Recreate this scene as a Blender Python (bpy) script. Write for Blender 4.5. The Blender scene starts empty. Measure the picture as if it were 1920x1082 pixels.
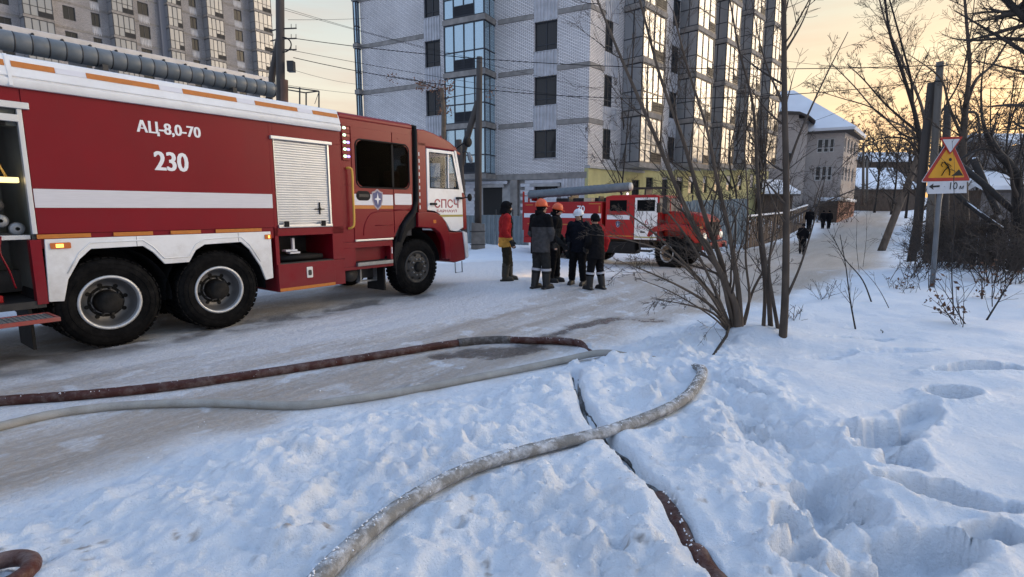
import bpy, bmesh, math, random
import numpy as np
from mathutils import Vector, Matrix, Euler

S = bpy.context.scene
COL = S.collection
R = math.radians

# ------------------------------------------------------------------ camera
EYE = 1.72
FPX = 1000.0                                   # focal length in pixels of the 1920-wide photograph
PITCH = math.atan(149 / FPX)
cd = bpy.data.cameras.new('camera')
cam = bpy.data.objects.new('camera', cd)
COL.objects.link(cam)
cam.location = (0, 0, EYE)
cam.rotation_euler = (math.pi / 2 - PITCH, 0, 0)
cd.sensor_width = 36
cd.lens = 36 * FPX / 1920
cd.clip_start = 0.05
cd.clip_end = 3000
S.camera = cam
S.render.resolution_x, S.render.resolution_y = 1024, 577

# ------------------------------------------------------------------ light
SUN_AZ, SUN_EL = R(50), R(3.0)                  # azimuth measured from +Y towards +X
W = bpy.data.worlds.new('World')
S.world = W
W.use_nodes = True
nt = W.node_tree
nt.nodes.clear()
def wn(t, **k):
    n = nt.nodes.new(t)
    for a, v in k.items():
        setattr(n, a, v)
    return n
wout = wn('ShaderNodeOutputWorld')
bg = wn('ShaderNodeBackground')
sky = wn('ShaderNodeTexSky', sky_type='NISHITA')
sky.sun_disc = False
sky.sun_elevation = SUN_EL
sky.sun_rotation = SUN_AZ
sky.air_density = 1.0
sky.dust_density = 1.5
sky.ozone_density = 2.0
tc = wn('ShaderNodeTexCoord')
sep = wn('ShaderNodeSeparateXYZ')
nt.links.new(tc.outputs['Generated'], sep.inputs[0])
asn = wn('ShaderNodeMath', operation='ARCSINE')
nt.links.new(sep.outputs['Z'], asn.inputs[0])
mr = wn('ShaderNodeMapRange')
mr.inputs['From Min'].default_value = -0.05
mr.inputs['From Max'].default_value = 1.5
nt.links.new(asn.outputs[0], mr.inputs['Value'])
# thin dusk cloud deck: warm at the horizon, pale grey-green higher, blue overhead
rmp = wn('ShaderNodeValToRGB')
cr = rmp.color_ramp
cr.elements[0].position = 0.0
cr.elements[0].color = (0.74, 0.46, 0.24, 1)
cr.elements[1].position = 1.0
cr.elements[1].color = (0.38, 0.57, 0.97, 1)
for p_, c_ in ((0.04, (0.77, 0.52, 0.30, 1)), (0.10, (0.77, 0.61, 0.41, 1)), (0.17, (0.70, 0.65, 0.53, 1)), (0.25, (0.52, 0.57, 0.55, 1)),
               (0.42, (0.46, 0.60, 0.80, 1))):
    e = cr.elements.new(p_)
    e.color = c_
# warm glow towards the sun
vdot = wn('ShaderNodeVectorMath', operation='DOT_PRODUCT')
nt.links.new(tc.outputs['Generated'], vdot.inputs[0])
vdot.inputs[1].default_value = (math.sin(SUN_AZ), math.cos(SUN_AZ), 0.05)
az = wn('ShaderNodeMapRange')
az.inputs['From Min'].default_value = 0.55
az.inputs['From Max'].default_value = 1.0
nt.links.new(vdot.outputs['Value'], az.inputs['Value'])
# streaky cloud noise
mp = wn('ShaderNodeMapping')
mp.inputs['Scale'].default_value = (2.2, 2.2, 15.0)
mp.inputs['Rotation'].default_value = (R(4), R(-5), 0)
nt.links.new(tc.outputs['Generated'], mp.inputs[0])
cn = wn('ShaderNodeTexNoise')
cn.inputs['Scale'].default_value = 1.6
cn.inputs['Detail'].default_value = 6
cn.inputs['Roughness'].default_value = 0.55
nt.links.new(mp.outputs[0], cn.inputs['Vector'])
cmr = wn('ShaderNodeMapRange')
cmr.inputs['From Min'].default_value = 0.42
cmr.inputs['From Max'].default_value = 0.68
nt.links.new(cn.outputs['Fac'], cmr.inputs['Value'])
# streaks fade out overhead
fad = wn('ShaderNodeMapRange')
fad.inputs['From Min'].default_value = 0.5
fad.inputs['From Max'].default_value = 0.12
nt.links.new(asn.outputs[0], fad.inputs['Value'])
m1 = wn('ShaderNodeMath', operation='MULTIPLY')
nt.links.new(cmr.outputs[0], m1.inputs[0])
nt.links.new(fad.outputs[0], m1.inputs[1])
m2 = wn('ShaderNodeMath', operation='MULTIPLY')
nt.links.new(m1.outputs[0], m2.inputs[0])
m2.inputs[1].default_value = 0.8
mixc = wn('ShaderNodeMix', data_type='RGBA')
nt.links.new(m2.outputs[0], mixc.inputs['Factor'])
nt.links.new(rmp.outputs[0], mixc.inputs['A'])
mixc.inputs['B'].default_value = (0.60, 0.42, 0.32, 1)
nt.links.new(mr.outputs[0], rmp.inputs[0])
# the side away from the sun: mauve-grey at the horizon, blue above
rm2 = wn('ShaderNodeValToRGB')
c2 = rm2.color_ramp
c2.elements[0].position = 0.0
c2.elements[0].color = (0.42, 0.44, 0.56, 1)
c2.elements[1].position = 1.0
c2.elements[1].color = (0.38, 0.57, 0.97, 1)
for p_, c_ in ((0.12, (0.48, 0.50, 0.60, 1)), (0.28, (0.46, 0.52, 0.68, 1)), (0.5, (0.40, 0.55, 0.80, 1))):
    e = c2.elements.new(p_)
    e.color = c_
nt.links.new(mr.outputs[0], rm2.inputs[0])
az2 = wn('ShaderNodeMapRange')
az2.interpolation_type = 'SMOOTHSTEP'
az2.inputs['From Min'].default_value = -0.55
az2.inputs['From Max'].default_value = 0.35
nt.links.new(vdot.outputs['Value'], az2.inputs['Value'])
sidemix = wn('ShaderNodeMix', data_type='RGBA')
nt.links.new(az2.outputs[0], sidemix.inputs['Factor'])
nt.links.new(rm2.outputs[0], sidemix.inputs['A'])
nt.links.new(mixc.outputs['Result'], sidemix.inputs['B'])
glow = wn('ShaderNodeMix', data_type='RGBA', blend_type='MULTIPLY')
nt.links.new(az.outputs[0], glow.inputs['Factor'])
nt.links.new(sidemix.outputs['Result'], glow.inputs['A'])
glow.inputs['B'].default_value = (1.12, 0.98, 0.76, 1)
nis = wn('ShaderNodeVectorMath', operation='SCALE')
nt.links.new(sky.outputs[0], nis.inputs[0])
nis.inputs['Scale'].default_value = 0.05
add = wn('ShaderNodeVectorMath', operation='ADD')
nt.links.new(glow.outputs['Result'], add.inputs[0])
nt.links.new(nis.outputs[0], add.inputs[1])
# added warm sky glow just outside the right edge, to side-light the snow
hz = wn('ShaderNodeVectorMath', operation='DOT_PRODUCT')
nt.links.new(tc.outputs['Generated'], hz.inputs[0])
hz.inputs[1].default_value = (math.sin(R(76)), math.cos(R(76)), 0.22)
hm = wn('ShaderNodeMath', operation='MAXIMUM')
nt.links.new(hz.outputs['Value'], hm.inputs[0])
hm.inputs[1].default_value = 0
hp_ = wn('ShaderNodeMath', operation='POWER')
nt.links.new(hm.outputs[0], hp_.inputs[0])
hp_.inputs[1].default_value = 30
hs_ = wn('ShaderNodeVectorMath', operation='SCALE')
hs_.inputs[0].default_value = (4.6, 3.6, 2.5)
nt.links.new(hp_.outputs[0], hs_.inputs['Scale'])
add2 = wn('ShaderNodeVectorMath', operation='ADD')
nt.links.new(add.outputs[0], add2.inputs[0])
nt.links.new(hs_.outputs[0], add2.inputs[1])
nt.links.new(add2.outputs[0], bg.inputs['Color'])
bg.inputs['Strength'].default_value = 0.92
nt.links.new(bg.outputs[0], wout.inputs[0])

sl = bpy.data.lights.new('sun', 'SUN')
sl.energy = 0.35
sl.angle = R(4)
sl.color = (1.0, 0.62, 0.32)
sun = bpy.data.objects.new('sun', sl)
COL.objects.link(sun)
sv = Vector((math.sin(SUN_AZ) * math.cos(SUN_EL), math.cos(SUN_AZ) * math.cos(SUN_EL), math.sin(SUN_EL)))
sun.rotation_euler = sv.to_track_quat('Z', 'Y').to_euler()
S.view_settings.view_transform = 'Standard'
S.view_settings.look = 'None'
S.view_settings.exposure = 0.42
S.view_settings.gamma = 1.0
S.view_settings.use_curve_mapping = False
S.cycles.max_bounces = 6
S.cycles.transparent_max_bounces = 8

# ------------------------------------------------------------------ layout helper: photograph pixel -> world
_c, _s = math.cos(PITCH), math.sin(PITCH)
def ray(x, y):
    a = (x - 960) / FPX
    b = (541 - y) / FPX
    return Vector((a, _c + b * _s, -_s + b * _c))
def at(x, y, Y):
    r = ray(x, y)
    t = Y / r.y
    return Vector((r.x * t, Y, EYE + r.z * t))
def on_z(x, y, z):
    r = ray(x, y)
    t = (z - EYE) / r.z
    return Vector((r.x * t, r.y * t, z))
def px_to_u(x, P, d, y=392):
    """distance along the vertical plane through P with direction d (2D) seen at pixel column x"""
    r = ray(x, y)
    # P + u d = t r
    det = d[0] * (-r.y) + r.x * d[1]
    return ((-P[0]) * (-r.y) - (r.x) * P[1]) / det if False else (P[0] * r.y - P[1] * r.x) / (r.x * d[1] - r.y * d[0])

# ------------------------------------------------------------------ materials
MATS = {}
def mat(name, col, rough=0.6, metal=0.0, spec=0.5, emit=None, es=0.0, var=0.0, vs=8.0, bump=0.0, bs=40.0, stretch=None, coat=0.0, dirt=None, ds=3.0, spray=None):
    """principled material with noise colour variation, dirt and fine bump"""
    if name in MATS:
        return MATS[name]
    m = bpy.data.materials.new(name)
    m.use_nodes = True
    n = m.node_tree
    b = n.nodes['Principled BSDF']
    b.inputs['Base Color'].default_value = (*col, 1)
    b.inputs['Roughness'].default_value = rough
    b.inputs['Metallic'].default_value = metal
    b.inputs['Specular IOR Level'].default_value = spec
    b.inputs['Coat Weight'].default_value = coat
    if coat:
        b.inputs['Coat Roughness'].default_value = 0.12
    if emit:
        b.inputs['Emission Color'].default_value = (*emit, 1)
        b.inputs['Emission Strength'].default_value = es
    t = n.nodes.new('ShaderNodeTexCoord')
    vec = t.outputs['Object']
    if stretch:
        q = n.nodes.new('ShaderNodeMapping')
        q.inputs['Scale'].default_value = stretch
        n.links.new(vec, q.inputs[0])
        vec = q.outputs[0]
    last = None
    if var:
        x = n.nodes.new('ShaderNodeTexNoise')
        x.inputs['Scale'].default_value = vs
        x.inputs['Detail'].default_value = 5
        n.links.new(vec, x.inputs['Vector'])
        r_ = n.nodes.new('ShaderNodeMapRange')
        r_.inputs['From Min'].default_value = 0.3
        r_.inputs['From Max'].default_value = 0.7
        r_.inputs['To Min'].default_value = 1 - var
        r_.inputs['To Max'].default_value = 1 + var
        n.links.new(x.outputs['Fac'], r_.inputs['Value'])
        v = n.nodes.new('ShaderNodeVectorMath')
        v.operation = 'SCALE'
        v.inputs[0].default_value = col
        n.links.new(r_.outputs[0], v.inputs['Scale'])
        last = v.outputs[0]
    if dirt:
        x = n.nodes.new('ShaderNodeTexNoise')
        x.inputs['Scale'].default_value = ds
        x.inputs['Detail'].default_value = 8
        x.inputs['Roughness'].default_value = 0.7
        n.links.new(vec, x.inputs['Vector'])
        r_ = n.nodes.new('ShaderNodeMapRange')
        r_.inputs['From Min'].default_value = 0.45
        r_.inputs['From Max'].default_value = 0.75
        r_.inputs['To Max'].default_value = dirt[3]
        n.links.new(x.outputs['Fac'], r_.inputs['Value'])
        mx = n.nodes.new('ShaderNodeMix')
        mx.data_type = 'RGBA'
        n.links.new(r_.outputs[0], mx.inputs['Factor'])
        if last:
            n.links.new(last, mx.inputs['A'])
        else:
            mx.inputs['A'].default_value = (*col, 1)
        mx.inputs['B'].default_value = (*dirt[:3], 1)
        last = mx.outputs['Result']
    if spray:                                    # road salt and mud thrown up from the wheels: patchy, thickest low down
        sx = n.nodes.new('ShaderNodeSeparateXYZ')
        n.links.new(t.outputs['Object'], sx.inputs[0])
        hx = n.nodes.new('ShaderNodeMapRange')
        for k_, v_ in (('From Min', 1.9), ('From Max', .5), ('To Min', -.35), ('To Max', .30)): hx.inputs[k_].default_value = v_
        n.links.new(sx.outputs['Z'], hx.inputs['Value'])
        x = n.nodes.new('ShaderNodeTexNoise')
        x.inputs['Scale'].default_value = 3.2
        x.inputs['Detail'].default_value = 9
        x.inputs['Roughness'].default_value = .72
        n.links.new(t.outputs['Object'], x.inputs['Vector'])
        ad = n.nodes.new('ShaderNodeMath')
        ad.operation = 'ADD'
        n.links.new(hx.outputs[0], ad.inputs[0])
        n.links.new(x.outputs['Fac'], ad.inputs[1])
        r_ = n.nodes.new('ShaderNodeMapRange')
        r_.inputs['From Min'].default_value = .48
        r_.inputs['From Max'].default_value = .85
        r_.inputs['To Max'].default_value = spray[3]
        n.links.new(ad.outputs[0], r_.inputs['Value'])
        mx = n.nodes.new('ShaderNodeMix')
        mx.data_type = 'RGBA'
        n.links.new(r_.outputs[0], mx.inputs['Factor'])
        if last: n.links.new(last, mx.inputs['A'])
        else: mx.inputs['A'].default_value = (*col, 1)
        mx.inputs['B'].default_value = (*spray[:3], 1)
        last = mx.outputs['Result']
    if last:
        n.links.new(last, b.inputs['Base Color'])
    if bump:
        x = n.nodes.new('ShaderNodeTexNoise')
        x.inputs['Scale'].default_value = bs
        x.inputs['Detail'].default_value = 4
        n.links.new(vec, x.inputs['Vector'])
        bp = n.nodes.new('ShaderNodeBump')
        bp.inputs['Strength'].default_value = bump
        bp.inputs['Distance'].default_value = 0.02
        n.links.new(x.outputs['Fac'], bp.inputs['Height'])
        n.links.new(bp.outputs[0], b.inputs['Normal'])
    MATS[name] = m
    return m

# ------------------------------------------------------------------ objects
def setp(o, label=None, cat=None, group=None, kind=None):
    if label: o['label'] = label
    if cat: o['category'] = cat
    if group: o['group'] = group
    if kind: o['kind'] = kind
    return o
def empty(name, loc=(0, 0, 0), rz=0.0, label=None, cat=None, group=None):
    o = bpy.data.objects.new(name, None)
    COL.objects.link(o)
    o.location = loc
    o.rotation_euler = (0, 0, rz)
    o.empty_display_size = 0.2
    return setp(o, label, cat, group)
def copy_tree(o, parent=None):
    c = o.copy()
    COL.objects.link(c)
    c.parent = parent
    for ch in list(o.children):
        copy_tree(ch, c)
    return c
def link_mesh(name, me, parent=None, loc=None, rot=None):
    o = bpy.data.objects.new(name, me)
    COL.objects.link(o)
    o.parent = parent
    if loc is not None: o.location = loc
    if rot is not None: o.rotation_euler = rot
    return o

class MB:
    """collects shapes, builds ONE mesh object"""
    def __init__(s, M=None):
        s.v, s.f, s.mi, s.sm = [], [], [], []
        s.M = M
        s.cur = 0
        s.smooth = False
    def add(s, vs, fs, smooth=None):
        o = len(s.v)
        if s.M is not None:
            vs = [s.M @ Vector(v) for v in vs]
        s.v.extend([tuple(v) for v in vs])
        for f in fs:
            s.f.append([i + o for i in f])
            s.mi.append(s.cur)
            s.sm.append(s.smooth if smooth is None else smooth)
        return s
    def box(s, x0, x1, y0, y1, z0, z1):
        vs = [(x, y, z) for x in (x0, x1) for y in (y0, y1) for z in (z0, z1)]
        return s.add(vs, [(0, 1, 3, 2), (4, 6, 7, 5), (0, 4, 5, 1), (2, 3, 7, 6), (0, 2, 6, 4), (1, 5, 7, 3)], False)
    def obox(s, c, ax, ay, az):
        c, ax, ay, az = map(Vector, (c, ax, ay, az))
        vs = [c + ax * i + ay * j + az * k for i in (-1, 1) for j in (-1, 1) for k in (-1, 1)]
        return s.add(vs, [(0, 1, 3, 2), (4, 6, 7, 5), (0, 4, 5, 1), (2, 3, 7, 6), (0, 2, 6, 4), (1, 5, 7, 3)], False)
    def prism(s, pts, axis, a0, a1):
        """2D outline extruded along axis 0/1/2; pts in the order of the two other axes"""
        def p3(p, a):
            if axis == 0: return (a, p[0], p[1])
            if axis == 1: return (p[0], a, p[1])
            return (p[0], p[1], a)
        n = len(pts)
        vs = [p3(p, a0) for p in pts] + [p3(p, a1) for p in pts]
        fs = [list(range(n))[::-1], list(range(n, 2 * n))]
        for i in range(n):
            j = (i + 1) % n
            fs.append((i, j, n + j, n + i))
        return s.add(vs, fs, False)
    def tube(s, pts, rad, n=8, cap=True, smooth=True, flat=1.0):
        pts = [Vector(p) for p in pts]
        if not isinstance(rad, (list, tuple)):
            rad = [rad] * len(pts)
        vs, fs = [], []
        k = len(pts)
        ref = None
        for i in range(k):
            t = pts[min(i + 1, k - 1)] - pts[max(i - 1, 0)]
            if t.length < 1e-9: t = Vector((0, 0, 1))
            t.normalize()
            if ref is None:
                ref = Vector((0, 0, 1)) if abs(t.z) < 0.9 else Vector((1, 0, 0))
                ref = (ref - t * ref.dot(t)).normalized()
            else:
                ref = ref - t * ref.dot(t)
                if ref.length < 1e-6:
                    ref = t.orthogonal()
                ref.normalize()
            b = t.cross(ref)
            for q in range(n):
                a = 2 * math.pi * q / n
                vs.append(pts[i] + (ref * math.cos(a) * flat + b * math.sin(a)) * rad[i])
        for i in range(k - 1):
            for q in range(n):
                r = (q + 1) % n
                fs.append((i * n + q, i * n + r, (i + 1) * n + r, (i + 1) * n + q))
        if cap:
            fs.append(tuple(range(n))[::-1])
            fs.append(tuple((k - 1) * n + q for q in range(n)))
        return s.add(vs, fs, smooth)
    def cyl(s, a, b, r, n=12, r2=None, smooth=True):
        return s.tube([a, b], [r, r if r2 is None else r2], n, True, smooth)
    def lathe(s, prof, c=(0, 0, 0), axis=1, n=32, smooth=True, closed=False):
        """prof: (radius, along) pairs turned about an axis through c"""
        c = Vector(c)
        vs, fs = [], []
        k = len(prof)
        for r, h in prof:
            for q in range(n):
                a = 2 * math.pi * q / n
                u, w = r * math.cos(a), r * math.sin(a)
                if axis == 1: vs.append(c + Vector((u, h, w)))
                elif axis == 2: vs.append(c + Vector((u, w, h)))
                else: vs.append(c + Vector((h, u, w)))
        for i in range(k - 1 if not closed else k):
            for q in range(n):
                r = (q + 1) % n
                j = (i + 1) % k
                fs.append((i * n + q, i * n + r, j * n + r, j * n + q))
        return s.add(vs, fs, smooth)
    def ball(s, c, r, n=10, sq=(1, 1, 1)):
        c = Vector(c)
        prof = []
        vs, fs = [], []
        m = max(4, n // 2)
        for i in range(m + 1):
            a = math.pi * i / m
            for q in range(n):
                b = 2 * math.pi * q / n
                vs.append(c + Vector((math.sin(a) * math.cos(b) * sq[0], math.sin(a) * math.sin(b) * sq[1], math.cos(a) * sq[2])) * r)
        for i in range(m):
            for q in range(n):
                w = (q + 1) % n
                fs.append((i * n + q, (i + 1) * n + q, (i + 1) * n + w, i * n + w))
        return s.add(vs, fs, True)
    def mesh(s, name, mats):
        me = bpy.data.meshes.new(name)
        me.from_pydata(s.v, [], s.f)
        if not isinstance(mats, (list, tuple)): mats = [mats]
        for m in mats: me.materials.append(m)
        me.polygons.foreach_set('material_index', s.mi)
        me.polygons.foreach_set('use_smooth', s.sm)
        bm = bmesh.new()
        bm.from_mesh(me)
        bmesh.ops.recalc_face_normals(bm, faces=bm.faces)
        bm.to_mesh(me)
        bm.free()
        me.update()
        return me
    def build(s, name, mats, parent=None, bevel=0.0, loc=None, rot=None, seg=2):
        o = link_mesh(name, s.mesh(name, mats), parent, loc, rot)
        if bevel:
            b = o.modifiers.new('bevel', 'BEVEL')
            b.width = bevel
            b.segments = seg
            b.limit_method = 'ANGLE'
            b.angle_limit = R(40)
            w = o.modifiers.new('wn', 'WEIGHTED_NORMAL')
            o.data.polygons.foreach_set('use_smooth', [True] * len(o.data.polygons))
        return o
def bx(name, m, parent, x0, x1, y0, y1, z0, z1, bevel=0.0):
    return MB().box(x0, x1, y0, y1, z0, z1).build(name, m, parent, bevel)
def text(name, body, m, parent, loc, rot, size, depth=0.002, bold=0.0, align='CENTER', shear=0.0, xs=1.0, fat=0.0):
    cu = bpy.data.curves.new(name, 'FONT')
    cu.body = body
    cu.size = size
    cu.align_x = align
    cu.align_y = 'CENTER'
    cu.extrude = depth
    cu.offset = bold
    cu.shear = shear
    cu.resolution_u = 3
    tmp = bpy.data.objects.new(name, cu)
    COL.objects.link(tmp)
    dg = bpy.context.evaluated_depsgraph_get()
    me = bpy.data.meshes.new_from_object(tmp.evaluated_get(dg))
    bpy.data.objects.remove(tmp)
    if fat:                                     # heavier strokes: the outlines laid side by side, a hair apart in depth
        bmx = bmesh.new()
        for i, dx in enumerate((-fat, -fat / 2, 0, fat / 2, fat)):
            k0 = len(bmx.verts)
            bmx.from_mesh(me)
            bmx.verts.ensure_lookup_table()
            for v in bmx.verts[k0:]: v.co.x += dx; v.co.z += i * .0002
        bmx.to_mesh(me)
        bmx.free()
    me.materials.clear()
    me.materials.append(m)
    o = link_mesh(name, me, parent, loc, rot)
    o.scale = (xs, 1, 1)
    return o

# ------------------------------------------------------------------ numpy noise
_rs = np.random.RandomState(11)
_perm = _rs.permutation(256)
_perm = np.concatenate([_perm, _perm, _perm])
_ang = _rs.rand(256) * 2 * np.pi
_gx, _gy = np.cos(_ang), np.sin(_ang)
def gnoise(x, y):
    xi = np.floor(x).astype(int); yi = np.floor(y).astype(int)
    xf = x - xi; yf = y - yi
    u = xf * xf * xf * (xf * (xf * 6 - 15) + 10); v = yf * yf * yf * (yf * (yf * 6 - 15) + 10)
    xi &= 255; yi &= 255
    def g(a, b, dx, dy):
        h = _perm[_perm[(xi + a) & 255] + ((yi + b) & 255)] & 255
        return _gx[h] * dx + _gy[h] * dy
    n00 = g(0, 0, xf, yf); n10 = g(1, 0, xf - 1, yf); n01 = g(0, 1, xf, yf - 1); n11 = g(1, 1, xf - 1, yf - 1)
    return ((n00 * (1 - u) + n10 * u) * (1 - v) + (n01 * (1 - u) + n11 * u) * v) * 1.4
def fbm(x, y, o=4, g=0.5):
    a, s, f = 1.0, 0.0, 1.0
    for k in range(o):
        s = s + a * gnoise(x * f + 17.3 * k, y * f - 9.1 * k)
        a *= g; f *= 2.03
    return s
def sst(a, b, x):
    t = np.clip((x - a) / (b - a), 0, 1)
    return t * t * (3 - 2 * t)
def pdist(X, Y, poly):
    """distance to an open polyline"""
    d = np.full(np.shape(X), 1e9)
    for (x0, y0), (x1, y1) in zip(poly[:-1], poly[1:]):
        dx, dy = x1 - x0, y1 - y0
        t = np.clip(((X - x0) * dx + (Y - y0) * dy) / (dx * dx + dy * dy + 1e-12), 0, 1)
        d = np.minimum(d, np.hypot(X - x0 - t * dx, Y - y0 - t * dy))
    return d
def inside(X, Y, poly):
    r = np.zeros(np.shape(X), bool)
    n = len(poly)
    for i in range(n):
        x0, y0 = poly[i]; x1, y1 = poly[(i + 1) % n]
        c = ((y0 > Y) != (y1 > Y))
        xx = (x1 - x0) * (Y - y0) / ((y1 - y0) if abs(y1 - y0) > 1e-12 else 1e-12) + x0
        r ^= c & (X < xx)
    return r
# ------------------------------------------------------------------ terrain
NEAR_EDGE = [(-40, -22), (-12, -4), (-6, 0.9), (-3.02, 2.92), (-2.65, 3.27), (-2.22, 3.76), (-1.59, 4.46), (-0.66, 4.87), (0.23, 5.64), (1.04, 6.3), (1.79, 7.29),
             (3.1, 8.5), (4.5, 9.4), (7.0, 11.8), (10.5, 15.5), (14, 19.5), (20, 28), (26, 36), (34, 47), (42, 58), (53, 74), (64, 90), (90, 130)]
FAR_EDGE = [(-40, -2), (-20, 8), (-10, 13.5), (-3, 17.5), (2.5, 21.5), (8.5, 26), (14.5, 33), (22, 41), (29.5, 51), (36.5, 60), (47.5, 76), (60, 93), (86, 134)]
ROAD_POLY = NEAR_EDGE + FAR_EDGE[::-1]
_hy = np.array([-60, 0, 15, 19, 23, 30, 42, 50, 60, 80, 110, 200, 1000.])
_hr = np.array([0, 0, -.02, -.38, -.52, -.62, -.55, .0, .5, 1.45, 2.3, 5, 14.])
_hl = np.array([0, 0, -.02, -.08, -.12, .0, .3, .85, 1.25, 2.1, 3.0, 5.5, 14.])
_hn = np.array([.2, .22, .2, .15, .1, .1, .15, .4, 1.0, 2.0, 3.0, 6., 16.])
FOOT = [  # world x, y, length, width, heading, depth : the deep prints in the drift
]
def _foot(px, py, l, w, a, d):
    p = on_z(px, py, 0.24)
    FOOT.append((p.x, p.y, l, w, R(a), d))
for a_ in ((1835, 690, .85, .24, 6, .12), (1785, 738, .42, .27, 14, .15), (1725, 770, .60, .24, 40, .09), (1668, 806, .85, .30, 36, .13), (1700, 850, .40, .24, 30, .08),
           (1606, 800, .26, .2, 40, .09), (1775, 915, .62, .28, -14, .14), (1548, 905, .55, .26, 38, .12), (1580, 945, .42, .22, 20, .09), (1740, 1020, .50, .30, 14, .12),
           (1480, 985, .3, .15, 50, .09), (1870, 985, .33, .17, 15, .11), (1430, 790, .55, .09, 100, .06), (1400, 720, .5, .08, 110, .05), (1500, 1040, .3, .16, 30, .09),
           (1640, 1060, .34, .17, 20, .12), (1610, 625, .9, .2, 5, .035), (1560, 660, .8, .16, 15, .03), (1690, 655, .9, .2, 2, .03)):
    _foot(*a_)
def H_smooth(X, Y):
    """terrain without lumps"""
    X = np.asarray(X, float); Y = np.asarray(Y, float)
    ins = inside(X, Y, ROAD_POLY)
    dn = pdist(X, Y, NEAR_EDGE); df = pdist(X, Y, FAR_EDGE)
    hr = np.interp(Y, _hy, _hr); hl = np.interp(Y, _hy, _hl); hn = np.interp(Y, _hy, _hn)
    k = sst(-1.5, 4.5, X)                                    # the dip belongs to the street on the right
    hr = np.interp(Y, _hy, _hl) * (1 - k) + hr * k
    wn_ = 1.1 + np.clip(Y - 8, 0, 40) * 0.12
    near_side = (~ins) & (dn < df)
    far_side = (~ins) & (dn >= df)
    h = hr.copy()
    h = np.where(near_side, hr + (hn - hr) * sst(0, 1, dn / wn_), h)
    h = np.where(far_side, hr + (hl - hr) * sst(0, 1, df / 4.0), h)
    # snow heaped round the stems at the right of the centre
    h = h + 0.13 * np.exp(-(((X - 2.98) / 0.42) ** 2 + ((Y - 6.35) / 0.38) ** 2))
    h = h + 0.08 * np.exp(-(((X - .6) / 2.4) ** 2 + ((Y - 12.2) / 1.5) ** 2))
    return h
def H1(x, y):
    return float(H_smooth(np.array([x]), np.array([y]))[0])
def on_ground(px, py, lift=0.0):
    z = 0.1
    for _ in range(8):
        p = on_z(px, py, z + lift)
        z = 0.5 * z + 0.5 * H1(p.x, p.y)
    return on_z(px, py, z + lift)
def curve_pts(P, n):
    """Catmull-Rom through points"""
    P = [Vector(p) for p in P]
    P = [P[0] * 2 - P[1]] + P + [P[-1] * 2 - P[-2]]
    out = []
    for i in range(1, len(P) - 2):
        for k in range(n):
            t = k / n
            a, b, c, d = P[i - 1:i + 3]
            out.append(0.5 * ((2 * b) + (c - a) * t + (2 * a - 5 * b + 4 * c - d) * t * t + (3 * b - a - 3 * c + d) * t * t * t))
    out.append(P[-2])
    return out
HOSE_BEIGE = [on_ground(*p) for p in ((-120, 838), (0, 806), (120, 779), (250, 765), (400, 761), (550, 766), (650, 756), (760, 739), (850, 722), (950, 702), (1050, 683), (1120, 672), (1180, 669), (1260, 676))]
HOSE_FRONT = [on_ground(*p) for p in ((1296, 683), (1306, 689), (1314, 698), (1316, 708), (1310, 722), (1290, 750), (1245, 780), (1140, 820), (1020, 850), (910, 881), (825, 918), (745, 968), (670, 1030), (610, 1090), (560, 1150))]
HOSE_RED = [on_ground(*p) for p in ((-120, 770), (0, 760), (150, 749), (300, 734), (450, 713), (600, 690), (750, 666), (850, 650), (930, 643), (1020, 645), (1075, 649), (1110, 660))]
HOSE_BURIED = [on_ground(*p) for p in ((1078, 700), (1084, 735), (1104, 780), (1128, 812), (1165, 852), (1195, 890), (1235, 930), (1268, 975), (1296, 1025), (1335, 1085), (1375, 1150))]
XY = lambda L: [(p.x, p.y) for p in L]
def worley(X, Y, f, seed=0):
    x = X * f; y = Y * f
    xi = np.floor(x).astype(int); yi = np.floor(y).astype(int)
    d1 = np.full(X.shape, 9.0)
    for i in (-1, 0, 1):
        for j in (-1, 0, 1):
            h = _perm[_perm[(xi + i + seed) & 255] + ((yi + j) & 255)] & 255
            h2 = _perm[h + 37] & 255
            px_ = xi + i + h / 255.0; py_ = yi + j + h2 / 255.0
            d1 = np.minimum(d1, np.hypot(px_ - x, py_ - y))
    return d1
def axis(lo, hi, a, b, step, g, mx):
    xs = list(np.arange(a, b, step))
    s = step; x = xs[-1]
    while x < hi:
        s = min(s * g, mx); x += s; xs.append(x)
    s = step; x = a; pre = []
    while x > lo:
        s = min(s * g, mx); x -= s; pre.append(x)
    return np.array(pre[::-1] + xs)
gx_ = axis(-420, 900, -4.2, 5.6, 0.017, 1.05, 40)
gy_ = axis(-60, 1500, 1.3, 7.6, 0.017, 1.045, 40)
GX, GY = np.meshgrid(gx_, gy_)
X, Y = GX.ravel(), GY.ravel()
HS = H_smooth(X, Y)
ins = inside(X, Y, ROAD_POLY)
dn = pdist(X, Y, NEAR_EDGE); df = pdist(X, Y, FAR_EDGE)
nearside = (~ins) & (dn < df)
sd = np.where(ins, np.minimum(dn, df), -np.minimum(dn, df))      # + on the road
edge_n = fbm(X * 1.1, Y * 1.1, 4) * 0.22
roadm = sst(-0.18, 0.5 + np.clip(Y - 8, 0, 30) * 0.03, sd + edge_n)
fall = 1.0 / (1.0 + np.clip(Y - 9, 0, 200) * 0.08)
hh = HS.copy()
# gentle drifts everywhere off the road
snow = 1 - roadm
drift = fbm(X * 0.55 + 3, Y * 0.75, 3) * 0.07 + fbm(X * 1.7, Y * 2.3 + 5, 3) * 0.018
hh += snow * drift * np.where(Y > 60, 3, 1)
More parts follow.
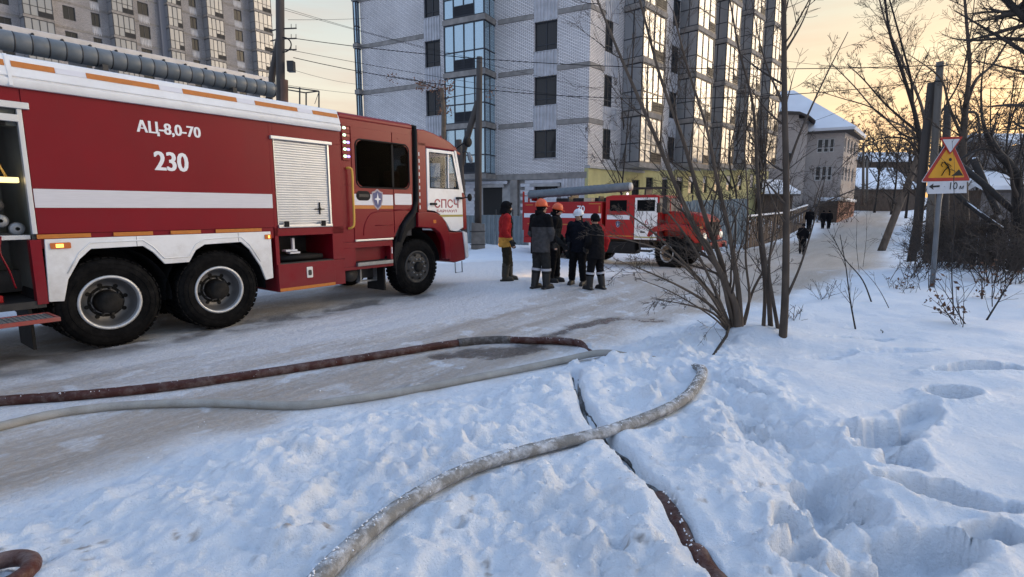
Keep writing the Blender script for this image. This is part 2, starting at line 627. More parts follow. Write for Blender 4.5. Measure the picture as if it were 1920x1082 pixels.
# ploughed/trampled chunks between the hoses and along the verge
right_smooth = sst(1.55, 2.5, X - 0.18 * (Y - 3))                # untouched drift on the right
tr_ = nearside * sst(0.05, 0.7, dn) * (1 - right_smooth)
left_fine = sst(-0.7, -1.9, X)
tr_amp = tr_ * (1 - 0.62 * left_fine) * (0.55 + 0.45 * sst(-.2, .4, fbm(X * .9 + 8, Y * .9, 2)))
wx = X + 0.10 * fbm(X * 3, Y * 3, 3); wy = Y + 0.10 * fbm(X * 3 + 40, Y * 3, 3)
w1 = worley(wx, wy, 2.6, 3); w2 = worley(wx, wy, 6.5, 9); w3 = worley(wx, wy, 15, 21)
lump = 0.085 * (0.55 - np.clip(w1, 0, 1)) + 0.040 * sst(0.1, 0.75, fbm(X * 4.3, Y * 4.3 + 2, 4)) + 0.032 * np.clip(0.6 - w2, 0, 1) * sst(-.1, .3, fbm(X * 2, Y * 2 + 9, 2)) \
    + 0.016 * np.clip(0.55 - w3, 0, 1) * sst(0., .35, fbm(X * 2.4 + 3, Y * 2.4, 2))
ridg = (1 - np.abs(fbm(X * 1.5 + 20, Y * 1.9, 4))) ** 3
hh += .80 * tr_amp * (1.7 * lump + 0.085 * (ridg - 0.45) + 0.046 * fbm(X * 7, Y * 7, 4) + 0.030 * ((1 - np.abs(fbm(wx * 5 + 11, wy * 5, 3))) ** 3 - .4) + .020 * np.clip(fbm(wx * 15, wy * 15 + 6, 3), -.1, .5) + 0.030 * np.clip(.5 - worley(wx, wy, 10, 41), 0, 1) * sst(.0, .3, fbm(X * 1.7 + 60, Y * 1.7, 2)))
hh += nearside * left_fine * sst(.05, .5, dn) * (0.020 * fbm(X * 7, Y * 9, 3) + 0.012 * np.clip(fbm(X * 17, Y * 17, 3), -.1, .6) + 0.014 * (0.5 - worley(wx, wy, 9, 5)))
hh += snow * fall * (1 - right_smooth * 0.75) * 0.008 * fbm(X * 13, Y * 13, 3)
# boot-churned path at the right of the front hose
ch = np.exp(-((X - 1.75 - 0.10 * np.sin(Y * 2.2)) / 0.22) ** 2) * sst(1.6, 2.4, Y) * (1 - sst(4.9, 5.6, Y))
hh += -0.12 * ch + ch * 0.10 * fbm(X * 5, Y * 4, 3) + ch * 0.05 * (0.5 - worley(wx, wy, 5, 33))
# foot prints
for (fx, fy, fl, fw, fa, fd) in FOOT:
    dx, dy = X - fx, Y - fy
    u = dx * math.cos(fa) + dy * math.sin(fa); v = -dx * math.sin(fa) + dy * math.cos(fa)
    wob = 0.30 * fbm(X * 5 + fx * 9, Y * 5, 3)
    rr = np.hypot(u / (fl * .5), v / (fw * .5)) + wob
    m_ = sst(1.10, 0.84, rr); fd = fd * 1.45
    soft = 0.25 + 0.75 * sst(-1.0, 0.6, v / (fw * .5))           # the near lip slopes, the far lip is steep
    hh += -fd * m_ * soft + fd * 0.16 * np.exp(-((rr - 1.25) / 0.22) ** 2) + m_ * 0.018 * fbm(X * 11, Y * 11, 3)
# icy ruts along the street
rot = math.atan2(.803, .596)
ru = X * math.cos(rot) + Y * math.sin(rot); rv = -X * math.sin(rot) + Y * math.cos(rot)
hh += roadm * (0.018 * fbm(ru * 0.18, rv * 1.6, 3) + 0.006 * fbm(ru * .9, rv * 6, 3) + 0.004 * fbm(X * 9, Y * 9, 2))
# bedding for the hoses
for P_, wd, dep in ((HOSE_BEIGE, .10, .0), (HOSE_FRONT, .12, .0), (HOSE_RED, .09, .0)):
    d_ = pdist(X, Y, XY(curve_pts(P_, 6)))
    k = sst(wd * 2.4, wd * 0.6, d_)
    hh = hh * (1 - k) + (HS + 0.55 * (hh - HS) * sst(0, 1, d_ / wd) - dep) * k
d_ = pdist(X, Y, XY(curve_pts(HOSE_BURIED, 6)))
wbd = 0.020 + 0.016 * fbm(X * 3, Y * 3, 2)
k_ = sst(.30, .10, d_); hh = hh * (1 - .6 * k_) + (HS + .03) * .6 * k_
hh += -0.085 * sst(wbd + 0.035, wbd - 0.005, d_) + 0.02 * np.exp(-((d_ - 0.14) / 0.07) ** 2)
# heap of snow over the ends of the hoses
for q_, a_, s_ in (((1108, 654), .09, .13), ((1138, 670), .04, .10), ((1275, 679), .05, .10), ((775, 728), .05, .12)):
    p_ = on_ground(*q_)
    hh += a_ * np.exp(-(((X - p_.x) / s_) ** 2 + ((Y - p_.y) / s_) ** 2)) * (1 + .5 * fbm(X * 7, Y * 7, 3))
# colour of the street: 0 clean snow .. 1 tan ice, with painted sunset sheen
tan = 0.58 + 0.55 * fbm(ru * 0.10 + 4, rv * 0.75, 4) + 0.22 * fbm(ru * .5, rv * 3.2, 3)
TR1 = [(-7.5, 1.4), (-3.6, 3.5), (-1.9, 4.75), (0.1, 6.0), (1.6, 7.6), (3.4, 10.0), (6.5, 13), (10, 18), (16, 26), (24, 37), (32, 48), (42, 63), (58, 86)]
TR2 = [(-7.5, 4.2), (-4.2, 5.35), (-2.2, 6.6), (-0.4, 8.0), (1.4, 10.3), (4.0, 14.5), (6, 19), (11.5, 25.5), (20, 36), (29, 47.5), (40, 64), (55, 86)]
WH = [(-6.5, 4.6), (-3.4, 6.2), (-0.6, 9.5), (0.8, 12.2), (1.0, 15.2)]
dt = np.minimum(pdist(X, Y, TR1) / (0.75 + .025 * Y), pdist(X, Y, TR2) / (0.62 + .035 * Y))
tan += 0.75 * np.exp(-dt ** 2) - 0.30
tan -= 0.55 * np.exp(-(pdist(X, Y, WH) / 0.62) ** 2)
tan += 0.55 * sst(8.5, 12, Y) * sst(2.5, 5, X) + 0.3 * sst(20, 35, Y)  # tan raised to the right and far off: sunset reflection put into colour
tan -= 0.75 * np.exp(-(((X + .2) / 2.4) ** 2 + ((Y - 14.5) / 3.2) ** 2))
tan -= 0.55 * sst(.42, .62, fbm(X * 2.3 + 70, Y * 2.3, 4)) + .25 * sst(.2, .6, fbm(ru * .35 + 30, rv * 2.4, 4))
tan = np.clip(tan, 0, 1) * roadm
tan += 0.10 * snow * tr_ * sst(.25, .6, fbm(X * 1.3, Y * 1.3 + 7, 4))
# melt water by the red hose
wp = [(on_ground(*p).x, on_ground(*p).y) for p in ((830, 668), (900, 660), (970, 655), (1010, 640), (1060, 618), (1110, 604), (1150, 596), (1230, 603))]
wet = sst(0.20, 0.02, pdist(X, Y, wp) + 0.14 * fbm(X * 2.2, Y * 2.2, 4))
w2_ = [(on_ground(*p).x, on_ground(*p).y) for p in ((880, 662), (940, 660), (1000, 652))]
wet = np.maximum(wet, sst(0.30, 0.10, pdist(X, Y, w2_) + 0.14 * fbm(X * 2.2 + 5, Y * 2.2, 4)))
wet = wet * sst(0.25, .55, roadm)
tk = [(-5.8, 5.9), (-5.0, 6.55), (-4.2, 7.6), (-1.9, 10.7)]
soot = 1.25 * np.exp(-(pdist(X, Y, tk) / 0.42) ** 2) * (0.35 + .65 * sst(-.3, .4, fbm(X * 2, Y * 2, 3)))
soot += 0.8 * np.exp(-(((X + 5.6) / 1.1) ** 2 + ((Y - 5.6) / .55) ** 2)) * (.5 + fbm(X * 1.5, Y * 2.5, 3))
grit = tr_ * sst(.22, .60, fbm(X * 2.1 + 30, Y * 2.1, 3)) * sst(.3, .6, fbm(X * 16, Y * 16, 2)) * sst(3.4, 2.2, Y) * 1.0

hh -= wet * 0.012
GH = hh.reshape(GX.shape)
NXg, NYg = len(gx_), len(gy_)
def ground_z(x, y):
    i = min(max(np.searchsorted(gx_, x) - 1, 0), NXg - 2); j = min(max(np.searchsorted(gy_, y) - 1, 0), NYg - 2)
    fx = (x - gx_[i]) / (gx_[i + 1] - gx_[i]); fy = (y - gy_[j]) / (gy_[j + 1] - gy_[j])
    return float((GH[j, i] * (1 - fx) + GH[j, i + 1] * fx) * (1 - fy) + (GH[j + 1, i] * (1 - fx) + GH[j + 1, i + 1] * fx) * fy)
def pxg(px, py):
    """photograph pixel -> point on the finished ground"""
    p = on_ground(px, py)
    for _ in range(6):
        p = on_z(px, py, 0.5 * p.z + 0.5 * ground_z(p.x, p.y))
    return p
def grid_object(name, sel, mats):
    idx = np.arange(NXg * NYg).reshape(NYg, NXg)
    q = np.stack([idx[:-1, :-1], idx[:-1, 1:], idx[1:, 1:], idx[1:, :-1]], -1).reshape(-1, 4)
    q = q[sel.ravel()]
    used = np.unique(q)
    remap = np.full(NXg * NYg, -1); remap[used] = np.arange(len(used))
    q = remap[q]
    me = bpy.data.meshes.new(name)
    me.vertices.add(len(used)); me.loops.add(q.size); me.polygons.add(len(q))
    me.vertices.foreach_set('co', np.stack([X[used], Y[used], hh[used]], -1).astype(np.float32).ravel())
    me.loops.foreach_set('vertex_index', q.ravel().astype(np.int32))
    me.polygons.foreach_set('loop_start', (np.arange(len(q)) * 4).astype(np.int32))
    me.polygons.foreach_set('use_smooth', np.ones(len(q), bool))
    me.update(calc_edges=True)
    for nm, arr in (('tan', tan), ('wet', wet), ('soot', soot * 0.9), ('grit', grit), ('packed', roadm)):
        a = me.attributes.new(nm, 'FLOAT', 'POINT')
        a.data.foreach_set('value', np.clip(arr[used], 0, 1).astype(np.float32))
    me.materials.append(mats)
    o = link_mesh(name, me)
    o['kind'] = 'structure'
    return o
def ground_material():
    m = bpy.data.materials.new('snow_and_ice')
    m.use_nodes = True
    n = m.node_tree; L = n.links.new
    b = n.nodes['Principled BSDF']
    def A(nm):
        a = n.nodes.new('ShaderNodeAttribute'); a.attribute_name = nm; return a.outputs['Fac']
    t = n.nodes.new('ShaderNodeTexCoord')
    def noise(scale, det, rough=0.55, stretch=None):
        x = n.nodes.new('ShaderNodeTexNoise')
        x.inputs['Scale'].default_value = scale; x.inputs['Detail'].default_value = det; x.inputs['Roughness'].default_value = rough
        if stretch:
            q = n.nodes.new('ShaderNodeMapping'); q.vector_type = 'TEXTURE'
            q.inputs['Rotation'].default_value = (0, 0, rot); q.inputs['Scale'].default_value = stretch
            L(t.outputs['Object'], q.inputs[0]); L(q.outputs[0], x.inputs['Vector'])
        else:
            L(t.outputs['Object'], x.inputs['Vector'])
        return x.outputs['Fac']
    def mrange(s, a, c, d=0., e=1.):
        r_ = n.nodes.new('ShaderNodeMapRange')
        for k, v in (('From Min', a), ('From Max', c), ('To Min', d), ('To Max', e)): r_.inputs[k].default_value = v
        L(s, r_.inputs['Value']); return r_.outputs[0]
    def math_(op, a, c):
        x = n.nodes.new('ShaderNodeMath'); x.operation = op
        for i, s in enumerate((a, c)):
            if isinstance(s, (int, float)): x.inputs[i].default_value = s
            else: L(s, x.inputs[i])
        return x.outputs[0]
    def mix(f, a, c):
        x = n.nodes.new('ShaderNodeMix'); x.data_type = 'RGBA'
        if isinstance(f, (int, float)): x.inputs['Factor'].default_value = f
        else: L(f, x.inputs['Factor'])
        for k, s in (('A', a), ('B', c)):
            if isinstance(s, tuple): x.inputs[k].default_value = (*s, 1)
            else: L(s, x.inputs[k])
        return x.outputs['Result']
    snow_c = mix(mrange(noise(2.2, 4), .3, .7), (.80, .83, .87), (.74, .78, .84))
    tanc = mix(mrange(noise(1.0, 6, .6, (6, .55, 1)), .3, .7), (.31, .255, .205), (.45, .385, .325))
    fine = mrange(noise(22, 7, .72, (1.1, .6, 1)), .35, .7, -.38, .38)
    streak = mrange(noise(1.0, 8, .75, (.55, .06, 1)), .36, .66, -.24, .24)
    tf = n.nodes.new('ShaderNodeClamp'); L(math_('ADD', math_('ADD', A('tan'), math_('MULTIPLY', streak, A('packed'))), math_('MULTIPLY', fine, math_('MULTIPLY', A('packed'), .9))), tf.inputs[0])
    packed_c = mix(mrange(noise(40, 4, .7), .4, .75), (.64, .65, .68), (.46, .455, .45))
    c = mix(math_('MULTIPLY', A('packed'), .75), snow_c, packed_c)
    c = mix(math_('MULTIPLY', tf.outputs[0], .92), c, tanc)
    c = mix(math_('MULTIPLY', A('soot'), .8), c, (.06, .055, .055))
    c = mix(math_('MULTIPLY', A('grit'), .75), c, (.22, .17, .13))
    speck = mrange(noise(60, 3, .6), .68, .74)
    c = mix(math_('MULTIPLY', speck, math_('MULTIPLY', math_('ADD', A('packed'), .15), .5)), c, (.20, .17, .15))
    c = mix(math_('MULTIPLY', A('wet'), .85), c, (.085, .065, .055))
    L(c, b.inputs['Base Color'])
    rgh = math_('SUBTRACT', .78, math_('ADD', math_('MULTIPLY', A('wet'), .55), math_('MULTIPLY', tf.outputs[0], .34)))
    L(rgh, b.inputs['Roughness'])
    b.inputs['Specular IOR Level'].default_value = .35
    bp = n.nodes.new('ShaderNodeBump'); bp.inputs['Strength'].default_value = .8; bp.inputs['Distance'].default_value = .02
    L(math_('ADD', math_('ADD', noise(70, 6, .75), math_('MULTIPLY', noise(24, 5, .65), 1.6)), math_('MULTIPLY', noise(9, 4), 1.6)), bp.inputs['Height'])
    L(bp.outputs[0], b.inputs['Normal'])
    return m
GROUND = ground_material()
cellroad = (ins.reshape(GX.shape))[:-1, :-1]
grid_object('ground', ~cellroad, GROUND)
grid_object('road', cellroad, GROUND)
# ------------------------------------------------------------------ vehicle paints
RED = mat('red_paint', (.18, .0018, .0095), .36, spec=.22, coat=.06, var=.07, vs=1.5, dirt=(.13, .012, .018, .3), ds=2.2, spray=(.16, .05, .05, .32))
RED2 = mat('red_paint_bright', (.33, .008, .010), .42, spec=.25, coat=.08, var=.08, vs=1.5, dirt=(.18, .03, .025, .4), ds=2.2)
WHITE = mat('white_paint', (.72, .73, .74), .38, var=.04, vs=2, dirt=(.50, .47, .44, .4), ds=2.5, spray=(.36, .33, .30, .6))
SILVER = mat('silver_sheet', (.56, .58, .60), .42, .55, var=.06, vs=3)
ALU = mat('aluminium', (.50, .52, .54), .35, .9)
REFLW = mat('reflective_white', (.62, .62, .66), .45, var=.06, vs=30, stretch=(.2, 1, 6))
ORANGE = mat('orange_tape', (.44, .145, .016), .5, var=.08, vs=20)
OLIVE = mat('olive_stripe', (.30, .26, .05), .5)
BLACK = mat('black_rubber', (.009, .009, .010), .75, spec=.25, var=.2, vs=10, bump=.15, bs=60)
TYRE = mat('tyre_rubber', (.0055, .0055, .006), .9, spec=.08, var=.3, vs=6, bump=.3, bs=50, dirt=(.035, .033, .031, .35), ds=7)
DARKM = mat('dark_steel', (.03, .031, .033), .55, .3, var=.2, vs=6, dirt=(.09, .08, .07, .5))
GREYM = mat('grey_steel', (.25, .26, .27), .5, .5, var=.15, vs=9, dirt=(.1, .09, .08, .5))
RIMB = mat('rim_flange_bright', (.55, .56, .57), .4, .5, var=.1, vs=10, dirt=(.2, .19, .18, .4), ds=6)
RIM = mat('rim_steel', (.16, .16, .165), .5, .45, var=.12, vs=12, dirt=(.12, .11, .10, .55), ds=6)
GLASSD = mat('dark_glass', (.005, .006, .007), .08, spec=.03)
INNER = mat('compartment_lining', (.10, .11, .10), .55, var=.15, vs=5)
YELL = mat('yellow_bar', (.62, .34, .05), .4)
AMB = mat('amber_lamp_lit', (.8, .25, .02), .3, emit=(1, .42, .08), es=2.6)
AMBD = mat('amber_lens', (.5, .13, .02), .25)
BLUEB = mat('emblem_blue', (.02, .04, .16), .4)
LEDG = mat('led_green_white', (.6, .9, .6), .3, emit=(.55, 1, .60), es=2.2)
LEDP = mat('led_violet', (.3, .2, .8), .3, emit=(.35, .28, 1), es=1.6)
LEDOFF = mat('led_housing_red', (.35, .04, .04), .3)
HOSEG = mat('suction_hose', (.105, .122, .135), .42, var=.15, vs=9, dirt=(.2, .21, .23, .4), ds=4)
GOLD = mat('lamp_lit_warm', (.9, .7, .35), .4, emit=(1, .72, .3), es=1.3)
LETTER = mat('lettering_white', (.74, .74, .76), .5)
LETRED = mat('lettering_red', (.30, .03, .05), .5)
SEATM = mat('cab_interior', (.03, .03, .033), .8)
def clear_glass(name, tint, gloss, ior=1.16):
    m = bpy.data.materials.new(name); m.use_nodes = True
    n = m.node_tree; n.nodes.clear()
    o = n.nodes.new('ShaderNodeOutputMaterial'); a = n.nodes.new('ShaderNodeBsdfTransparent'); g = n.nodes.new('ShaderNodeBsdfGlossy')
    x = n.nodes.new('ShaderNodeMixShader'); fr = n.nodes.new('ShaderNodeFresnel')
    fr.inputs['IOR'].default_value = ior
    md = n.nodes.new('ShaderNodeMath'); md.operation = 'MULTIPLY_ADD'; md.inputs[1].default_value = 1.0; md.inputs[2].default_value = gloss
    md.use_clamp = True
    n.links.new(fr.outputs[0], md.inputs[0])
    a.inputs[0].default_value = (*tint, 1); g.inputs['Roughness'].default_value = .03
    n.links.new(md.outputs[0], x.inputs[0]); n.links.new(a.outputs[0], x.inputs[1]); n.links.new(g.outputs[0], x.inputs[2]); n.links.new(x.outputs[0], o.inputs[0])
    return m
GLASSC = clear_glass('cab_glass', (.88, .9, .9), .0)

GLASST = clear_glass('tinted_glass', (.26, .28, .28), .0, 1.05)
def tyre_mb(Rr, rr, w, n=48, lugs=44):
    mb = MB()
    prof = [(rr - .01, .04), (rr + .02, .012), (rr + .07, .0), ((Rr + rr) / 2 + .03, -.012), (Rr - .05, .006), (Rr - .018, .03), (Rr - .012, .06), (Rr - .012, w - .06), (Rr - .018, w - .03),
            (Rr - .05, w - .006), ((Rr + rr) / 2, w + .01), (rr + .02, w - .012), (rr - .01, w - .04)]
    mb.lathe(prof, (0, 0, 0), 1, n)
    for k in range(lugs):
        for side in (0, 1):
            a = 2 * math.pi * (k + .5 * side) / lugs
            ca, sa = math.cos(a), math.sin(a)
            r = Vector((ca, 0, sa)); t = Vector((-sa, 0, ca))
            c = r * (Rr - .008) + Vector((0, .012 + w * .23 + side * w * .46, 0))
            mb.obox(c, t * (Rr * 3.1416 / lugs * .72), Vector((0, w * .21, 0)) + t * .012 * (1 if side else -1), r * .0075)
    for q in (rr + .10, rr + .16):
        mb.lathe([(q, -.006), (q + .004, -.014), (q + .008, -.006)], (0, 0, 0), 1, n)
    return mb
def rim_deep(rr):
    mb = MB()
    mb.lathe([(rr + .012, .030), (rr + .016, .006), (rr - .005, -.004), (rr - .018, .008), (rr - .024, .05), (rr - .040, .07), (rr - .046, .115), (rr - .07, .15), (rr - .085, .175), (.17, .18), (.15, .175)], (0, 0, 0), 1, 48)
    return mb
def holes_mb(r, y, k, rad, n=12):
    mb = MB()
    for i in range(k):
        a = 2 * math.pi * (i + .3) / k
        mb.lathe([(0.001, y - .004), (rad, y - .004), (rad, y + .012)], (r * math.cos(a), 0, r * math.sin(a)), 1, n, False)
    return mb
def nuts_mb(r, y, k, rad):
    mb = MB()
    for i in range(k):
        a = 2 * math.pi * i / k
        mb.lathe([(0.001, y - .03), (rad * .8, y - .03), (rad, y - .022), (rad, y + .005)], (r * math.cos(a), 0, r * math.sin(a)), 1, 7, False)
    return mb
HUBD = mat('hub_dark', (.007, .007, .007), .7, .0, spec=.15, dirt=(.06, .055, .05, .5))
def wheel_rear(parent, Rr=.565, rr=.325, w=.30, dual=True):
    wh = rim_deep(rr).build('wheel', RIM, parent)
    MB().lathe([(rr + .0125, .031), (rr + .017, .005), (rr - .005, -.006), (rr - .019, .007), (rr - .026, .05)], (0, 0, 0), 1, 48).build('rim_flange', RIMB, wh)
    tyre_mb(Rr, rr, w).build('tyre', TYRE, wh)
    if dual:
        t2 = tyre_mb(Rr, rr, w, 36).build('tyre', TYRE, wh, loc=(0, .345, 0))
    h = MB(); h.lathe([(.001, -.03), (.10, -.03), (.125, -.01), (.135, .03), (.138, .19)], (0, 0, 0), 1, 28)
    h.lathe([(.001, .178), (rr - .07, .178)], (0, 0, 0), 1, 28)
    h.build('hub', HUBD, wh)
    setp(nuts_mb(.168, .175, 10, .017).build('wheel_nuts', DARKM, wh), kind='stuff')
    setp(holes_mb(.215, .172, 8, .026).build('vent_holes', HUBD, wh), kind='stuff')
    return wh
def wheel_front(parent, Rr=.565, rr=.315, w=.33, hubm=None):
    wh = MB().lathe([(rr + .012, .035), (rr + .014, .01), (rr - .012, .0), (rr - .03, .02), (rr - .05, .035), (rr - .075, .012), (.20, -.004), (.15, -.01), (.001, -.01)], (0, 0, 0), 1, 48).build('wheel', hubm or DARKM, parent)
    tyre_mb(Rr, rr, w).build('tyre', TYRE, wh)
    MB().lathe([(.001, -.075), (.07, -.075), (.095, -.055), (.105, -.01), (.11, .02)], (0, 0, 0), 1, 24).build('hub', HUBD, wh)
    setp(nuts_mb(.165, -.01, 10, .017).build('wheel_nuts', GREYM, wh), kind='stuff')
    setp(holes_mb(.245, .0, 8, .024).build('vent_holes', HUBD, wh), kind='stuff')
    return wh
def rounded(x0, x1, z0, z1, r, k=4):
    pts = []
    for cx, cz, a0 in ((x1 - r, z1 - r, 0), (x0 + r, z1 - r, 90), (x0 + r, z0 + r, 180), (x1 - r, z0 + r, 270)):
        for i in range(k + 1):
            a = R(a0 + 90 * i / k)
            pts.append((cx + r * math.cos(a), cz + r * math.sin(a)))
    return pts
def emblem(parent, x, y, z, s=1.0, sidey=-1):
    """blue shield with a white four pointed star, pale border"""
    out = [(-.10, .10), (-.05, .115), (0, .15), (.05, .115), (.10, .10), (.095, -.02), (.06, -.11), (0, -.16), (-.06, -.11), (-.095, -.02)]
    e = MB().prism([(x + a * s, z + b * s) for a, b in out], 1, y - .006, y + .001).build('emblem', mat('emblem_border', (.30, .26, .30), .5), parent)
    MB().prism([(x + a * s * .82, z + b * s * .82) for a, b in out], 1, y - .009, y - .005).build('shield', BLUEB, e)
    st = [(0, .085), (.016, .016), (.06, 0), (.016, -.016), (0, -.085), (-.016, -.016), (-.06, 0), (-.016, .016)]
    MB().prism([(x + a * s, z + b * s) for a, b in st], 1, y - .012, y - .008).build('star', LETTER, e)
    return e

# ------------------------------------------------------------------ large tanker on the left
TA = on_z(218, 650, 0); TB = on_z(785, 552, 0)
tdir = (TB - TA).normalized()
trz = math.atan2(tdir.y, tdir.x)
T1 = empty('fire_engine', (TA.x, TA.y, 0), trz, 'large red and white fire engine marked 230 parked at the left', 'fire engine')
WID = 2.5
def build_tanker(T):
    P = lambda n, m, *a, **k: bx(n, m, T, *a, **k)
    # chassis
    fr = MB()
    fr.box(-2.2, 6.2, .80, .90, .72, .98).box(-2.2, 6.2, 1.60, 1.70, .72, .98)
    for q in (-2.0, -.7, .65, 2.2, 3.4, 4.4, 5.9): fr.box(q, q + .08, .9, 1.6, .74, .94)
    for q in (0, 1.32, 5.19): fr.cyl((q, .3, .56), (q, 2.2, .56), .09, 12)
    for q in (0, 1.32): fr.ball((q, 1.25, .56), .22, 14)
    fr.build('chassis', DARKM, T)
    wr = wheel_rear(T)
    wr.location = (0, -.0, .565)
    c = copy_tree(wr, T); c.location = (1.32, 0, .565)
    for q in (0, 1.32):
        c = copy_tree(wr, T); c.location = (q, WID, .565); c.rotation_euler = (0, 0, math.pi)
    wf = wheel_front(T); wf.location = (5.19, 0.0, .565)
    c = copy_tree(wf, T); c.location = (5.19, WID, .565); c.rotation_euler = (0, 0, math.pi)
    # tank body
    tb = MB()
    tb.box(-.62, 2.2, .012, WID - .012, 1.27, 3.02)
    tb.build('tank_body', RED, T, .006)
    P('inner_wheel_housing', BLACK, -.6, 2.15, .72, 1.78, .95, 1.268)
    # upper side panel, one sheet
    P('side_panel', RED, -.615, 2.2, -.006, .013, 1.44, 3.03, bevel=.004)
    P('side_panel', RED, -.615, 2.2, WID - .013, WID + .006, 1.44, 3.03, bevel=.004)
    st = MB(); st.box(-.61, 2.195, -.0095, -.005, 1.735, 1.945)
    so = st.build('white_stripe', REFLW, T)
    ln = MB()
    for k in range(14): ln.box(-.609, 2.194, -.0125, -.0092, 1.742 + k * .0146, 1.742 + k * .0146 + .0095)
    o = ln.build('stripe_ribs', REFLW, so); o['kind'] = 'stuff'
    for a_, b_ in ((-.63, -.13), (.10, .53), (.74, 1.12), (1.32, 1.99)):
        MB().box(a_, min(b_, 2.19), -.012, -.004, 1.385, 1.433).build('orange_reflector', ORANGE, T)
    # white skirt with two arches, seen side and far side
    skirt = [(-.60, .66), (-.57, 1.378), (2.12, 1.378), (2.12, .66), (2.00, .64), (1.93, .86), (1.78, 1.12), (1.66, 1.24), (1.15, 1.23), (1.03, 1.16), (.93, 1.0), (.63, 1.0), (.51, 1.16), (.40, 1.25), (-.15, 1.245),
             (-.27, 1.13), (-.40, .90), (-.46, .65)]
    sk = MB().prism(skirt, 1, -.028, .011).build('wheel_skirt', WHITE, T, .006)
    MB().prism(skirt, 1, WID - .011, WID + .028).build('wheel_skirt', WHITE, T, .006)
    rb = MB()
    def off(pts, d):
        return [(x, .0, z + d) for x, z in pts]
    line = [(-.40, .90), (-.27, 1.13), (-.15, 1.245), (.40, 1.25), (.51, 1.16), (.63, 1.0), (.93, 1.0), (1.03, 1.16), (1.15, 1.23), (1.66, 1.24), (1.78, 1.12), (1.93, .86)]
    rb.tube([(x, -.029, z + .075) for x, z in line], .009, 6)
    rb.build('skirt_rib', WHITE, sk)
    for q in (.33, 1.62): MB().box(q, q + .004, -.030, -.027, 1.25, 1.376).build('panel_seam', BLACK, sk)
    # arch liners
    for cx in (0, 1.32):
        mb = MB()
        pts = [(cx + .70 * math.cos(R(a)), .565 + .70 * math.sin(R(a))) for a in range(-5, 186, 10)]
        vs = [(x, .03, z) for x, z in pts] + [(x, .75, z) for x, z in pts]
        k = len(pts)
        mb.add(vs, [(i, i + 1, k + i + 1, k + i) for i in range(k - 1)])
        mb.build('wheel_arch_liner', BLACK, T)
    for q in (-.53, 2.02):
        h = MB().prism(rounded(q, q + (.19 if q < 0 else .10), 1.265, 1.335, .012), 1, -.042, -.026).build('side_marker', AMBD, T)
        MB().box(q + .05, q + .12 if q < 0 else q + .075, -.045, -.041, 1.28, 1.32).build('bulb', AMB, h)
    # rear pump module: an open bay
    P('rear_pillar', SILVER, -.665, -.622, -.02, .05, 1.44, 2.80, bevel=.004)
    P('corner_post', RED, -.70, -.60, -.02, .10, .64, 1.376, bevel=.004)
    P('bay_roof', RED, -2.4, -.62, 0, WID, 2.86, 3.02)
    P('bay_lintel', SILVER, -2.4, -.56, -.045, .03, 2.80, 2.87, bevel=.004)
    P('shutter_rail', SILVER, -2.4, -.66, -.03, .04, 2.66, 2.735, bevel=.003)
    P('shutter_roller', INNER, -2.4, -.67, .05, .22, 2.62, 2.80)
    P('bay_floor', DARKM, -2.4, -.62, 0, WID, .60, .68)
    P('bay_back_wall', INNER, -2.4, -.62, 1.2, 1.24, .68, 2.86)
    P('bay_side_wall', INNER, -.66, -.622, .052, 1.2, .68, 2.86)
    P('bay_end_wall', RED, -2.46, -2.4, 0, WID, .62, 3.02)
    P('bay_far_wall', RED, -2.4, -.62, WID - .05, WID, .62, 2.86)
    P('bay_shelf', SILVER, -2.4, -.67, .06, 1.2, 1.38, 1.43, bevel=.003)
    P('upper_shelf', SILVER, -2.4, -1.05, .10, 1.2, 2.02, 2.06, bevel=.003)
    P('lit_lamp', GOLD, -.98, -.69, .12, .22, 2.01, 2.07, bevel=.008)
    cbl = MB().tube(curve_pts([(-.84, .1, 2.66), (-.87, .08, 2.45), (-.86, .08, 2.25), (-.80, .1, 2.07)], 6), .011, 7).build('cable', YELL, T)
    MB().box(-.86, -.76, .02, .1, 2.62, 2.73).build('bracket', BLACK, T)
    pm = MB()
    rr_ = random.Random(4)
    pm.box(-2.3, -1.1, .35, 1.1, 1.43, 1.62)
    for k in range(9):
        x = -2.2 + k * .16
        pm.lathe([(.03, 0), (.075, .01), (.085, .05), (.07, .10), (.03, .11)], (x, .10 + .05 * (k % 2), 1.52 + .12 * (k % 3)), 1, 14)
        pm.cyl((x, .2, 1.5 + .1 * (k % 3)), (x + .1, .6, 1.55), .03, 8)
    pm.build('pump', DARKM, T)
    vv = MB()
    for k in range(4):
        x = -.76 - k * .13
        vv.lathe([(.02, -.03), (.06, -.03), (.075, 0), (.06, .03), (.035, .05), (.035, .12)], (x, .14, 1.50 + (k % 2) * .09), 1, 14)
    vv.build('valve', GREYM, T)
    sp = MB(); sp.tube(curve_pts([(-.92, .05, 1.42), (-.95, .0, 1.25), (-.90, -.01, 1.05), (-.86, .02, .85)], 5), .022, 6, flat=.4)
    sp.build('strap', RED, T)
    P('red_box', RED2, -1.6, -.95, .15, .6, .68, .76, bevel=.01)
    # fold down grating
    g = MB()
    gx0, gx1, gy0, gy1 = -2.2, -.62, -.50, -.02
    g.box(gx0, gx1, gy0, gy0 + .03, .50, .545).box(gx0, gx1, gy1 - .03, gy1, .50, .545).box(gx1 - .03, gx1, gy0 + .03, gy1 - .03, .50, .545).box(gx0, gx0 + .03, gy0 + .03, gy1 - .03, .50, .545)
    pl = g.build('fold_down_step', mat('step_frame_red', (.28, .05, .04), .5, dirt=(.2, .16, .13, .6)), T, .003)
    m2 = MB()
    k = 0
    n_ = 34
